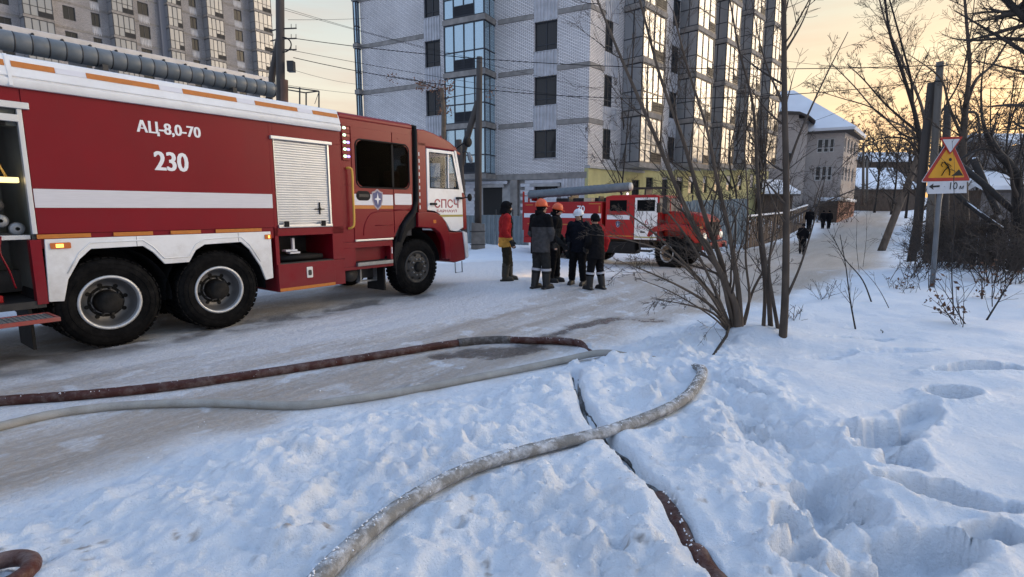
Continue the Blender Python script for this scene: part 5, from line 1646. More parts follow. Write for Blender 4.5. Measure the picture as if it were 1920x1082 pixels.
def bay(parent, F, ang, u0, u1, pr, z0, h, gm, fm, cols, scols=2, name='glazed_balcony', rail=(1, 2), slabm=None, left=False):
    """one storey of a glazed balcony standing out from the wall: slab, frame, panes, dark basket"""
    w = u1 - u0; t = .07; sl = .30
    hh_ = h - sl
    base = link_mesh(name, shared(('bay', round(w, 2), round(pr, 2), round(h, 2), cols, scols, fm.name), lambda: _bay_frame(w, pr, hh_, sl, t, cols, scols), [fm, slabm or CONC]), parent, F(u0, -pr, z0), (0, 0, ang))
    zt = hh_ * .40
    def pane(a, b, c, d, o, rz_):
        pw, ph = round(b - a, 3), round(d - c, 3)
        link_mesh('pane', shared(('pane', pw, ph, gm.name), lambda: MB().box(0, pw, .006, .012, 0, ph), gm), base, o, (R(random.uniform(-.7, .7)), 0, rz_ + R(random.uniform(-.8, .8))))
    for k in range(cols):
        a, b = w * k / cols + t / 2, w * (k + 1) / cols - t / 2
        pane(a, b, sl + zt + t, h - t, (a, 0, sl + zt + t), 0)
        if k in rail:
            c = sl + zt * .58
            pane(a, b, c, sl + zt, (a, 0, c), 0)
        else:
            pane(a, b, sl + t, sl + zt, (a, 0, sl + t), 0)
    for k in range(scols):
        a, b = pr * k / scols + t / 2, pr * (k + 1) / scols - t / 2
        for c, d in ((sl + t, sl + zt), (sl + zt + t, h - t)):
            pane(a, b, c, d, (w - .012, a, c), math.pi / 2)          # right hand side
            pane(a, b, c, d, (.0, b, c), -math.pi / 2)
    if rail:
        r0, r1 = w * rail[0] / cols + .02, w * (rail[-1] + 1) / cols - .02
        def basket():
            mb = MB(); hb = zt * .56
            mb.box(0, r1 - r0, -.04, -.01, 0, .05).box(0, r1 - r0, -.04, -.01, hb - .05, hb)
            n_ = max(6, int((r1 - r0) / .085))
            for i in range(n_ + 1): x = (r1 - r0 - .025) * i / n_; mb.box(x, x + .025, -.04, -.015, .05, hb - .05)
            for i in range(1, 4): mb.box(0, r1 - r0, -.035, -.02, hb * i / 4, hb * i / 4 + .02)
            mb.box(.0, r1 - r0, .0, .02, 0, hb)
            return mb
        link_mesh('balcony_basket', shared(('basket', round(r1 - r0, 2), round(zt, 2)), basket, FRAMED), base, (r0, 0, sl + t))
    return base
def _bay_frame(w, pr, hh_, sl, t, cols, scols):
    mb = MB(); h = hh_ + sl; zt = sl + hh_ * .40
    mb.cur = 1
    mb.box(-.06, w + .06, -.08, pr, 0, sl)
    mb.cur = 0
    def fr(ax, n, Lx, pos):
        for k in range(n + 1):
            c = Lx * k / n
            a, b = (max(0, c - t / 2), min(Lx, c + t / 2)) if 0 < k < n else ((0, t) if k == 0 else (Lx - t, Lx))
            if ax == 0: mb.box(a, b, pos - .03, pos + .04, sl, h)
            elif 0 < k < n: mb.box(pos - .035, pos + .035, a, b, sl, h)
        for z in (sl, zt, h - t):
            if ax == 0: mb.box(t, Lx - t, pos - .025, pos + .035, z + .001, z + t - .001)
            else: mb.box(pos - .03, pos + .03, t, Lx - .01, z + .001, z + t - .001)
    fr(0, cols, w, 0); fr(1, scols, pr, .035); fr(1, scols, pr, w - .035)
    mb.box(.08, w - .08, pr - .06, pr - .03, sl, h)                    # wall behind, so it is not hollow
    return mb
random.seed(5)
# ---- the tower in the middle: facade A towards the street, facade B running back
PA = Vector((-10.3, 38.5)); PC = Vector((4.29, 31.0))
angA = math.atan2(PC.y - PA.y, PC.x - PA.x); LA = (PC - PA).length
angB = math.atan2(.733, .68); LB = 30.5
BL = empty('apartment_building', (PC.x, PC.y, -.5), 0, 'unfinished white brick tower with dark window frames and glazed balconies, in the middle', 'apartment building')
INV = Vector((PC.x, PC.y, -.5))
def rel(F): return lambda u, y, z: tuple(Vector(F(u, y, z)) - INV)
FA, FB = rel(frame_of(PA, angA)), rel(frame_of(PC, angB))
dA = (math.cos(angA), math.sin(angA)); dB = (math.cos(angB), math.sin(angB))
def uA(x, off=0.): return px_to_u(x, (PA.x + math.sin(angA) * off, PA.y - math.cos(angA) * off), dA)
def uB(x, off=0.): return px_to_u(x, (PC.x + math.sin(angB) * off, PC.y - math.cos(angB) * off), dB)
BASE, ST, NST = 3.77, 3.0, 6
TOPZ = BASE + ST * NST + .6
w1 = (uA(803), uA(831)); w2 = (uA(1000), uA(1041))
ops = []
for k in range(NST):
    for a, b in (w1, w2): ops.append((a, b, BASE + ST * k + .91, BASE + ST * k + 2.52))
wall('wall', BRICKW, BL, LA, BASE, TOPZ, ops, FA(0, 0, 0), angA)
for k in range(NST):
    z = BASE + ST * k
    for a, b in (w1, w2):
        window(BL, b - a, 1.61, FA(a, .17, z + .91), angA, transom=.22)
        if k: ribbed(BL, b - a + .06, 1.34, FA(a - .03, -.012, z - .46), angA)
        MB().box(0, b - a + .1, -.07, .1, 0, .03).build('sill', SHEET, BL, loc=FA(a - .05, 0, z + .885), rot=(0, 0, angA))
    segs = [(0.02, w1[0] - .06), (uA(936), w2[0] - .05), (w2[1] + .05, LA + .035)] if k else [(.02, LA + .05)]
    for a, b in segs:
        MB().box(0, b - a, -.045, .05, -.30 if not k else -.24, .06 if k == 0 else .02).build('concrete_band', CONC, BL, loc=FA(a, 0, z), rot=(0, 0, angA))
bu0, bu1 = uA(838, 1.25), uA(911, 1.25)
for k in range(NST):
    bay(BL, FA, angA, bu0, bu1, 1.25, BASE + ST * k - .24, ST, GLASSB, FRAMED, 4)
    # small glazed corner at the far left edge
    bay(BL, FA, angA, -.30, -.02, .35, BASE + ST * k - .24, ST, GLASSB, FRAMED, 1, 2, rail=())
# facade B
def zB(u): return 4.0 + 1.65 * min(max(u, 0), 32) / 30
wB = (uB(1127), uB(1141)); nB = (uB(1247), uB(1259))
ops = []
for k in range(NST): ops += [(wB[0], wB[1], BASE + ST * k + .85, BASE + ST * k + 2.6), (nB[0], nB[1], BASE + .3 + ST * k + .85, BASE + .3 + ST * k + 2.6)]
wall('wall', BRICKW, BL, LB, BASE - .02, TOPZ + 2.2, ops, FB(0, 0, 0), angB, depth=.08)
for k in range(NST):
    z = BASE + ST * k
    for (a, b), dz in ((wB, 0), (nB, .3)):
        window(BL, b - a, 1.75, FB(a, .04, z + .85 + dz), angB, cols=2, transom=.2)
        if k: ribbed(BL, b - a + .1 + (.5 if dz == 0 else 0), 1.25, FB(a - .05, -.012, z - .40 + dz), angB)
    MB().box(0, wB[0] - .07, -.045, .05, -.30 if not k else -.24, .06 if k == 0 else .02).build('concrete_band', CONC, BL, loc=FB(.05, 0, z), rot=(0, 0, angB))
for i, (x0, x1) in enumerate(((1195, 1235), (1292, 1323), (1345, 1368), (1390, 1410), (1428, 1447))):
    a, b = uB(x0, 1.3), uB(x1, 1.3)
    for k in range(NST + (1 if i > 2 else 0)):
        bay(BL, FB, angB, a, b, 1.3, zB((a + b) / 2) - .06 + ST * k, ST, GLASSN, FRAMED, 4 if i < 1 else 3, 2, rail=(2,) if i else (2, 3), slabm=CONC)
# yellow rendered plinth with narrow windows, stepping up with the ground
pw = [(1181, 1195), (1207, 1220), (1237, 1248), (1264, 1276), (1286, 1297), (1313, 1321), (1335, 1344), (1357, 1366), (1378, 1386), (1401, 1408)]
edges = [-.05] + [(uB(pw[i][1]) + uB(pw[i + 1][0])) / 2 for i in range(len(pw) - 1)] + [LB]
for i, (a, b) in enumerate(zip(edges[:-1], edges[1:])):
    wa, wb = uB(pw[i][0]) - a, uB(pw[i][1]) - a
    zt = zB((a + b) / 2) - .14
    wall('plinth_wall', YPLASTER, BL, b - a - .002, -2, zt, [(wa, wb, zt - 1.75, zt - .45)], FB(a, -.10, 0), angB, depth=.15, thick=.3)
    window(BL, wb - wa, 1.30, FB(a + wa, .02, zt - 1.75), angB, cols=1, transom=0)
    MB().box(0, b - a - .004, -.22, .15, 0, .14).build('plinth_ledge', CONCL, BL, loc=FB(a + .002, 0, zt), rot=(0, 0, angB))
# ground floor of facade A: aerated blocks laid one by one round dark openings, concrete posts, ribbed sheet
oA = [(uA(903), uA(938), .3, 3.05), (uA(1001), uA(1042), 2.55, 3.05)]
sheet = (uA(1052), uA(1096)); post = (uA(957), uA(970))
bk = lambda: MB().box(.006, .594, .0, .20, .005, .195)
bkm = shared(('block',), bk, AERO)
u_lo = uA(866)
for r_ in range(20):
    z = -.55 + r_ * .2
    if z + .2 > BASE - .32: break
    u = u_lo + (.3 if r_ % 2 else 0)
    while u + .6 < sheet[0] + .25:
        c = u + .3
        if not any(o[0] - .28 < c < o[1] + .28 and o[2] - .05 < z + .1 < o[3] for o in oA) and not (post[0] - .3 < c < post[1] + .3):
            link_mesh('block', bkm, BL, FA(u, .02 + random.uniform(0, .012), z), (0, 0, angA))
        u += .6
MB().box(0, LA, .25, .4, -1, BASE - .3).build('ground_floor_wall', CONCL, BL, loc=FA(0, 0, 0), rot=(0, 0, angA))
for o in oA:
    MB().box(0, o[1] - o[0], .20, .245, 0, o[3] - o[2]).build('dark_opening', DARKIN, BL, loc=FA(o[0], 0, o[2]), rot=(0, 0, angA))
    MB().box(-.25, o[1] - o[0] + .25, -.02, .1, 0, .17).build('lintel', CONCL, BL, loc=FA(o[0], 0, o[3]), rot=(0, 0, angA))
MB().box(0, post[1] - post[0], -.03, .2, -.8, BASE - .3).build('concrete_post', CONC, BL, loc=FA(post[0], 0, 0), rot=(0, 0, angA))
ribbed(BL, sheet[1] - sheet[0], BASE + .7, FA(sheet[0], 0, -1), angA)
MB().box(0, u_lo - .1, -.01, .2, -1, BASE - .3).build('plinth_wall', CONCL, BL, loc=FA(0, 0, 0), rot=(0, 0, angA))
# closing walls and the roof, so it is a solid volume
F3 = FA(0, 0, 0); 
cor = [Vector(FA(0, .41, 0)), Vector(FA(LA, .41, 0)), Vector(FB(LB, .41, 0)), Vector(FB(LB, 14, 0)), Vector(FA(0, 16, 0))]
mb = MB(); n_ = len(cor)
mb.prism([(c.x, c.y) for c in cor], 2, -1, TOPZ + 1)
mb.build('core', CONCL, BL)

# ---- the far block at the upper left
PL = Vector((-40.7, 92.0)); PL0 = Vector((-61.0, 60.4))
angL = math.atan2(PL.y - PL0.y, PL.x - PL0.x); LL = (PL - PL0).length
dL = (math.cos(angL), math.sin(angL))
B2 = empty('apartment_building', (PL.x, PL.y, 0), 0, 'long grey brick apartment block behind the large fire engine, at the upper left', 'apartment building')
F2 = (lambda f: (lambda u, y, z: tuple(Vector(f(u, y, z)) - Vector((PL.x, PL.y, 0)))))(frame_of(PL0, angL))
uL = lambda x, off=0.: px_to_u(x, (PL0.x + math.sin(angL) * off, PL0.y - math.cos(angL) * off), dL, 60)
cols = [('w', 0, 24), ('b', 48, 104), ('w', 122, 145), ('w', 174, 190), ('b', 214, 254), ('w', 262, 282), ('b', 318, 344), ('w', 358, 371), ('b', 391, 421), ('w', 441, 455), ('b', 479, 511)]
rows = range(4, 15)
ops = []
for kind, a, b in cols:
    if kind == 'w':
        for k in rows: ops.append((uL(a), uL(b), 3 * k + .85, 3 * k + 2.45))
wall('wall', BRICKG, B2, LL, 0, 48, ops, F2(0, 0, 0), angL)
for kind, a, b in cols:
    for k in rows:
        if kind == 'w':
            window(B2, round(uL(b) - uL(a), 2), 1.6, F2(uL(a), .15, 3 * k + .85), angL, cols=2, transom=0, t=.09)
            if a > 150: ribbed(B2, round(uL(b) - uL(a), 2), .95, F2(uL(a), -.02, 3 * k - .25), angL)
        else:
            u0, u1 = uL(a, 1.3), uL(b, 1.3)
            bay(B2, F2, angL, u0, u1, 1.3, 3 * k - .3, 3.0, GLASSN, FRAMED, 4 if b - a > 28 else 3, 1, rail=(2, 3) if b - a > 28 else (2,))
for k in rows:
    MB().box(0, LL, -.05, .03, -.12, .12).build('concrete_band', CONC, B2, loc=F2(0, 0, 3 * k - .15), rot=(0, 0, angL))
MB().box(0, uL(313) - uL(299), -.5, 0, 14, 40).build('service_duct', mat('duct_grey', (.20, .20, .22), .7), B2, loc=F2(uL(299), 0, 0), rot=(0, 0, angL))
MB().box(0, LL, .41, 14, 0, 48.3).build('core', CONC, B2, loc=F2(0, 0, 0), rot=(0, 0, angL))

# ---- pale house with the snowy hipped roof
SNOWR = mat('roof_snow', (.74, .77, .82), .8, var=.05, vs=.6, bump=.3, bs=3)
EAVE = mat('dark_eave', (.06, .05, .045), .8)
WOODB = mat('brown_boards', (.085, .06, .045), .85, var=.35, vs=3, stretch=(6, 6, .6))
HC = Vector((36.7, 60.6)); dF = Vector((-.9, .436)); dR = Vector((.66, .751))
HS_ = empty('house', (HC.x, HC.y, 1.0), 0, 'pale brick house with a steep snow covered hipped roof, right of the tower', 'house')
def hF(u, y, z): return (dF.x * -u - dF.y * -y * -1 if False else (dF.x * u - (-dF.y) * 0) + (.436 * y), dF.y * u + .9 * y, z - 1.0)
angF = math.atan2(-dF.y, -dF.x)                       # front wall runs left -> right ending at the corner
LF, LR = 17.0, 8.6
P0 = HC + dF * LF
hf = (lambda f: (lambda u, y, z: tuple(Vector(f(u, y, z)) - Vector((HC.x, HC.y, 1.0)))))(frame_of(P0, angF))
angR = math.atan2(dR.y, dR.x)
hr_ = (lambda f: (lambda u, y, z: tuple(Vector(f(u, y, z)) - Vector((HC.x, HC.y, 1.0)))))(frame_of(HC, angR))
EZ = 10.3
uF = lambda x: px_to_u(x, P0, (math.cos(angF), math.sin(angF)), 300)
uR = lambda x: px_to_u(x, HC, (math.cos(angR), math.sin(angR)), 300)
ops = []; wins = []
for x0, x1 in ((1530, 1541), (1542, 1552), (1553, 1562), (1480, 1490), (1491, 1499)):
    for z0, z1 in ((8.0, 9.5), (4.9, 6.5)): ops.append((uF(x0), uF(x1), z0, z1))
wall('wall', BRICKH, HS_, LF, .5, EZ, ops, hf(0, 0, 0), angF, depth=.15)
for a, b, c, d in ops: window(HS_, round(b - a, 2), round(d - c, 2), hf(a, .1, c), angF, FRAMEW, GLASSW, cols=1, transom=.3, t=.09)
ops = [(uR(x0), uR(x1), z0, z1) for x0, x1 in ((1581, 1584), (1587, 1590), (1593, 1596), (1599, 1602)) for z0, z1 in ((8.0, 9.6), (4.9, 6.5))]
wall('wall', BRICKH, HS_, LR, .5, EZ, ops, hr_(0, 0, 0), angR, depth=.15)
for a, b, c, d in ops: window(HS_, round(b - a, 2), round(d - c, 2), hr_(a, .1, c), angR, FRAMEW, GLASSW, cols=1, transom=.3, t=.09)
rc = [Vector(hf(-.5, -.6, EZ)), Vector(hf(LF + .75, -.6, EZ)), Vector(hr_(LR + .7, -.5, EZ)), Vector(hf(-.5, 11, EZ))]
pk = at(1487, 175, 66) - Vector((HC.x, HC.y, 1.0)); pk2 = pk + Vector((-9, 4, 0))
mb = MB()
mb.add([tuple(v) for v in rc] + [tuple(pk), tuple(pk2)], [(0, 1, 4, 5), (1, 2, 4), (2, 3, 5, 4), (3, 0, 5)], False)
rf = mb.build('roof', SNOWR, HS_)
so_ = rf.modifiers.new('s', 'SOLIDIFY'); so_.thickness = .35; so_.offset = 1
mb = MB(); mb.add([tuple(v + Vector((0, 0, -.22))) for v in rc] + [tuple(v + Vector((0, 0, -.02))) for v in rc], [(0, 1, 2, 3), (0, 1, 5, 4), (1, 2, 6, 5), (2, 3, 7, 6), (3, 0, 4, 7)], False)
mb.build('eave', EAVE, HS_)
# rounded stair bay with an arched snowy top on the front
tc_ = Vector(hf(uF(1462), -1.0, 0))
mb = MB(); pts = []
for k in range(13):
    a = math.pi * k / 12
    pts.append((-2.6 * math.cos(a), -1.1 * math.sin(a)))
mb.prism(pts, 2, -.5, 10.6)
mb.build('stair_bay', BRICKH, HS_, loc=(tc_.x, tc_.y, 0), rot=(0, 0, angF))
mb = MB()
arch = [(-3.0, 10.3), (-2.6, 10.75), (-1.6, 11.25), (0, 11.45), (1.6, 11.25), (2.6, 10.75), (3.2, 10.2), (3.2, 10.0), (2.6, 10.55), (1.6, 11.0), (0, 11.15), (-1.6, 11.0), (-2.6, 10.55), (-3.0, 10.1)]
mb.prism(arch, 1, -1.5, 3.0)
mb.build('arched_eave', EAVE, HS_, loc=(tc_.x, tc_.y, 0), rot=(0, 0, angF))
mb = MB(); mb.prism([(x, z) for x, z in arch[2:5]] + [(1.6, 10.3), (-1.6, 10.3)], 1, -1.05, 0.3)
mb.build('arch_wall', BRICKH, HS_, loc=(tc_.x, tc_.y, 0), rot=(0, 0, angF))
for q in (-1.1, .35): window(HS_, .8, 1.4, tuple(tc_ + Vector((math.cos(angF) * q + math.sin(angF) * 1.12, math.sin(angF) * q - math.cos(angF) * 1.12, 6.6))), angF, FRAMEW, GLASSW, cols=1, transom=.3, t=.09)

# ---- low buildings at the end of the street
def shed(name, label, cat, x0, x1, Y, zt, ze, zb, rs, depth=7, wm=WOODB, panel=None, rz=0.0, lip=.25):
    a, b = at(x0, 380, Y), at(x1, 380, Y)
    T = empty(name, (a.x, Y, zb), rz, label, cat)
    w = b.x - a.x
    MB().box(0, w, 0, depth, -1.0, ze - zb).build('wall', wm, T)
    MB().prism([(-.5, ze - zb - .02), (depth * .5, zt - zb), (depth + .5, ze - zb - .02), (depth + .5, ze - zb + lip), (depth * .5, zt - zb + lip), (-.5, ze - zb + lip)], 0, -.4, w + .4).build('roof', rs, T)
    MB().box(-.38, w + .38, -.52, -.42, ze - zb - .14, ze - zb + .0).build('eave', EAVE, T)
    if panel: panel(T, w, ze - zb)
    return T
def planks(pw, m):
    def f(T, w, h):
        n_ = int(w / pw)
        me = shared(('board', pw, round(h, 1), m.name), lambda: MB().box(.01, pw - .01, -.03, .0, -.6, h - .16), m)
        for k in range(n_): link_mesh('board', me, T, (k * pw, -random.uniform(.001, .012), 0))
    return f
shed('shed', 'long low building with a snowy roof at the far end of the street', 'shed', 1611, 1722, 96, 11.8, 9.9, 5.0, SNOWR, 9)
shed('shed', 'dark shed under a broad deep snow roof, below the long far building', 'shed', 1612, 1716, 80, 7.9, 4.6, 2.0, SNOWR, 12, panel=planks(.8, WOODB))
REDSH = mat('faded_red_sheet', (.22, .075, .06), .75, var=.2, vs=2, dirt=(.15, .09, .07, .6), ds=1.5)
K_ = at(1570, 392, 56); gd = (math.cos(R(52)), math.sin(R(52)))
gL = px_to_u(1601, (K_.x, K_.y), gd); gW = -px_to_u(1536, (K_.x, K_.y), (math.cos(R(-38)), math.sin(R(-38))))
gz_ = H1(K_.x, K_.y)
T = empty('garage', (K_.x, K_.y, gz_), R(-38), 'dull red metal garage with a snowy flat roof past the plank fence', 'garage')
MB().box(-gW, 0, 0, gL, -1, 2.25).build('wall', WOODB, T)
MB().box(-gW - .2, .2, -.25, gL + .2, 2.25, 2.62).build('snow_roof', SNOWR, T, .12)
for k in range(4):
    w_ = gL / 4
    MB().box(0, .04, k * w_ + .03, (k + 1) * w_ - .03, -.4, 2.2).build('door_sheet', REDSH, T)
s_ = shed('shed', 'brown board shed with a snow covered lean roof behind the plank fence', 'shed', 1432, 1500, 50, 4.3, 3.1, .8, SNOWR, 4, panel=planks(.35, WOODB), rz=R(18))
shed('house', 'grey house with a snowy roof at the far right edge behind bare trees', 'house', 1892, 2000, 44, 8.0, 6.8, .5, SNOWR, 8, wm=BRICKG, panel=planks(.5, mat('grey_boards', (.16, .15, .15), .85, var=.3, vs=3)))
shed('shed', 'small grey shed with snow on its roof half hidden by scrub on the right', 'shed', 1838, 1905, 34, 4.0, 2.9, .1, SNOWR, 4, panel=planks(.3, MATS['grey_boards']))

# ---- fences
FSHEET = mat('fence_sheet_bluegrey', (.20, .245, .27), .55, .25, var=.12, vs=2, dirt=(.3, .3, .3, .35), ds=2)
def sheet_fence(label, P, hgt, n_):
    a, b = Vector(P[0]), Vector(P[1])
    T = empty('metal_fence', (a.x, a.y, a.z), math.atan2(b.y - a.y, b.x - a.x), label, 'fence')
    L = (b - a).xy.length
    w = L / n_
    for k in range(n_):
        o = ribbed(T, w - .01, hgt, (k * w, random.uniform(-.02, .02), (b.z - a.z) * k / n_ - .3 + random.uniform(-.03, .03)), R(random.uniform(-1, 1)), 'sheet', FSHEET)
        MB().box(0, .06, .03, .09, -.5, hgt).build('post', DARKM, T, loc=(k * w, 0, (b.z - a.z) * k / n_))
    return T
p0 = at(866, 440, 27.5); p1 = at(992, 440, 27.0)
sheet_fence('blue grey corrugated metal fence in front of the tower, left of the standing group', ((p0.x, p0.y, -.2), (p1.x, p1.y, -.2)), 1.9, 4)
p0 = at(1222, 440, 28.2); p1 = at(1398, 440, 30.5)
sheet_fence('blue grey corrugated metal fence behind the bonnet of the smaller engine', ((p0.x, p0.y, -.15), (p1.x, p1.y, .05)), 2.55, 5)
p0 = at(1396, 448, 31); p1 = at(1512, 406, 50)
T = empty('plank_fence', (p0.x, p0.y, 0), math.atan2(p1.y - p0.y, p1.x - p0.x), 'dark wooden plank fence with snow on top, left side of the street', 'fence')
L_ = (p1 - p0).xy.length
plm = shared(('plank',), lambda: MB().box(-.085, .085, 0, .025, 0, 1.95), WOODB)
k = 0; u = 0
while u < L_:
    f = u / L_
    x, y = p0.x + (p1.x - p0.x) * f, p0.y + (p1.y - p0.y) * f
    zz = H1(x, y)
    o = link_mesh('plank', plm, T, (u, random.uniform(-.01, .01), zz - .1), (R(random.uniform(-1.5, 1.5)), R(random.uniform(-1.5, 1.5)), 0)); o.scale = (1, 1, random.uniform(.93, 1.03))
    u += .25
for f0, f1 in ((0, .5), (.5, 1)):
    za, zb_ = [H1(p0.x + (p1.x - p0.x) * f, p0.y + (p1.y - p0.y) * f) for f in (f0, f1)]
    for dz, hh2, mm_, yy in ((.45, .09, WOODB, .03), (1.45, .09, WOODB, .03), (1.88, .10, SNOWR, -.06)):
        MB().prism([(f0 * L_, za + dz), (f1 * L_, zb_ + dz), (f1 * L_, zb_ + dz + hh2), (f0 * L_, za + dz + hh2)], 1, yy, yy + (.05 if mm_ is WOODB else .14)).build('rail' if mm_ is WOODB else 'snow_cap', mm_, T)
p0 = at(1752, 470, 15.5); p1 = at(1990, 470, 13.5)
T = empty('board_fence', (p0.x, p0.y, 0), math.atan2(p1.y - p0.y, p1.x - p0.x), 'dark weathered board fence hidden in the scrub behind the road sign', 'fence')
L_ = (p1 - p0).xy.length
dk = mat('blackened_boards', (.030, .023, .018), .9, var=.4, vs=3, stretch=(6, 6, .6))
dkm = shared(('darkboard',), lambda: MB().box(-.07, .07, 0, .025, 0, 1.45), dk)
u = 0
while u < L_:
    o = link_mesh('board', dkm, T, (u, random.uniform(-.02, .02), .05), (R(random.uniform(-2, 2)), R(random.uniform(-2, 2)), 0)); o.scale = (1, 1, random.uniform(.8, 1.05)); u += .148
MB().box(0, L_, .03, .08, .4, .5).box(0, L_, .03, .08, 1.1, 1.2).build('rail', dk, T)
# far tyres dumped at the verge
q = pxg(1655, 384)
tm = shared(('old_tyre',), lambda: MB().lathe([(.30, .05), (.34, .0), (.52, .0), (.62, .06), (.64, .14), (.62, .24), (.52, .30), (.34, .30), (.30, .25)], (0, 0, 0), 2, 18), TYRE)
for i, (dx, dy, dz, lb) in enumerate(((0, 0, 0, 'old black tyre lying at the foot of the pile by the far verge'), (.9, .3, 0, 'old black tyre to the right of the pile by the far verge'), (.1, .05, .31, 'old black tyre, middle one of the far pile'), (.05, .1, .62, 'old black tyre on top of the far pile'))):
    o = link_mesh('old_tyre', tm, None, (q.x + dx, q.y + dy, ground_z(q.x + dx, q.y + dy) + dz), (R(3 * i), 0, 0)); setp(o, lb, 'tyre', 'tyres dumped by the far verge'); o.scale = (1.3, 1.3, 1.2)
# ------------------------------------------------------------------ hoses in the foreground
HB = mat('hose_beige', (.30, .28, .245), .75, var=.15, vs=6, bump=.35, bs=90, dirt=(.55, .55, .56, .3), ds=7)
HB2 = mat('hose_grey_beige', (.175, .168, .155), .75, var=.2, vs=6, bump=.4, bs=90, dirt=(.72, .74, .78, .8), ds=9)
HR = mat('hose_red_brown', (.055, .014, .008), .5, spec=.3, var=.25, vs=6, bump=.3, bs=70, dirt=(.30, .25, .23, .5), ds=8)
def frosted(m, amount, scale=16):
    """rime that lies on the upward side of a hose"""
    n = m.node_tree; L = n.links.new; b = n.nodes['Principled BSDF']
    src = b.inputs['Base Color'].links[0].from_socket
    g = n.nodes.new('ShaderNodeNewGeometry'); s = n.nodes.new('ShaderNodeSeparateXYZ'); L(g.outputs['Normal'], s.inputs[0])
    t = n.nodes.new('ShaderNodeTexCoord'); x = n.nodes.new('ShaderNodeTexNoise'); x.inputs['Scale'].default_value = scale; x.inputs['Detail'].default_value = 8; x.inputs['Roughness'].default_value = .75
    L(t.outputs['Object'], x.inputs['Vector'])
    a = n.nodes.new('ShaderNodeMath'); a.operation = 'MULTIPLY_ADD'; L(x.outputs['Fac'], a.inputs[0]); a.inputs[1].default_value = 1.6; 
    k = n.nodes.new('ShaderNodeMath'); k.operation = 'MULTIPLY_ADD'; L(s.outputs['Z'], k.inputs[0]); k.inputs[1].default_value = .75; k.inputs[2].default_value = -1.0 + amount
    L(k.outputs[0], a.inputs[2])
    r = n.nodes.new('ShaderNodeMapRange'); r.inputs['From Min'].default_value = .36; r.inputs['From Max'].default_value = .62; L(a.outputs[0], r.inputs['Value'])
    mx = n.nodes.new('ShaderNodeMix'); mx.data_type = 'RGBA'; L(r.outputs[0], mx.inputs['Factor']); L(src, mx.inputs['A']); mx.inputs['B'].default_value = (.66, .68, .72, 1)
    L(mx.outputs['Result'], b.inputs['Base Color'])
frosted(HB2, -.18); frosted(HB, -.48, 9)
def hose(name, P, r, m, label, lift=.55, sink=lambda i, n: 0, n=10, flat=.8, wob=.0, seed=0, pz=None):
    pts = curve_pts(P, n)
    q = []
    zs = [ground_z(p.x, p.y) for p in pts]
    k = 15
    for i, p in enumerate(pts):
        a = zs[max(0, i - k):i + k + 1]
        z = sum(a) / len(a)
        q.append(Vector((p.x, p.y, z + r * lift - sink(i, len(pts)))))
    rr = random.Random(seed)
    rad = [r * (1 + rr.uniform(-.04, .04)) for _ in q]
    o = MB().tube(q, rad, 14, flat=flat).build(name, m)
    setp(o, label, 'hose')
    return o, q
ho1, qb = hose('fire_hose', HOSE_BEIGE, .047, HB, 'pale beige fire hose along the edge of the street, below the red brown one', seed=1, sink=lambda i, n: .08 * max(0, (i - n + 5) / 5))
ho2, qf = hose('fire_hose', HOSE_FRONT, .047, HB2, 'frosted grey beige fire hose curving through the snow to the bottom edge of the photo', seed=2, lift=.85, sink=lambda i, n: .05 + .05 * max(0, 1 - i / 8) if i < 10 else .05 * max(0, 1 - (i - 10) / 12))
ho3, qr = hose('fire_hose', HOSE_RED, .050, HR, 'red brown fire hose lying across the icy street', seed=3, lift=.8, flat=.92, sink=lambda i, n: .10 * max(0, (i - n + 8) / 8))
bi = min(range(len(qr)), key=lambda i: (qr[i] - on_ground(905, 645)).length)
MB().tube(qr[bi - 6:bi + 7], .056, 14).build('worn_sleeve', mat('worn_sleeve', (.06, .05, .045), .8, dirt=(.3, .28, .27, .7), ds=18), ho3)
mb = MB(); rr_ = random.Random(8)
def crumb(mb, c, s, rg):
    c = Vector(c)
    vs = [c + Vector(d) * s * rg.uniform(.6, 1.4) for d in ((1, 0, 0), (0, 1, 0), (-1, 0, 0), (0, -1, 0), (0, 0, 1), (0, 0, -1))]
    mb.add(vs, [(0, 1, 4), (1, 2, 4), (2, 3, 4), (3, 0, 4), (1, 0, 5), (2, 1, 5), (3, 2, 5), (0, 3, 5)], True)
def frost(q, r, n, name, parent, seed, hi=.9):
    """crumbs of snow stuck on top of a hose"""
    rg = random.Random(seed); mb = MB()
    for _ in range(n):
        i = rg.randrange(2, len(q) - 3); p = q[i].lerp(q[i + 1], rg.random())
        t = (q[i + 1] - q[i]).normalized(); b = t.cross(Vector((0, 0, 1))).normalized()
        a = rg.gauss(0.15, .5)
        c = p + Vector((0, 0, math.cos(a) * r * hi)) + b * math.sin(a) * r
        s = rg.uniform(.002, .0065)
        crumb(mb, c, s, rg)
    o = mb.build(name, SNOWC, parent); o['kind'] = 'stuff'
SNOWC = mat('snow_crumbs', (.80, .82, .86), .85, var=.05, vs=30)
frost(qf, .047, 350, 'frost', ho2, 4)
frost(qr, .050, 160, 'frost', ho3, 5)
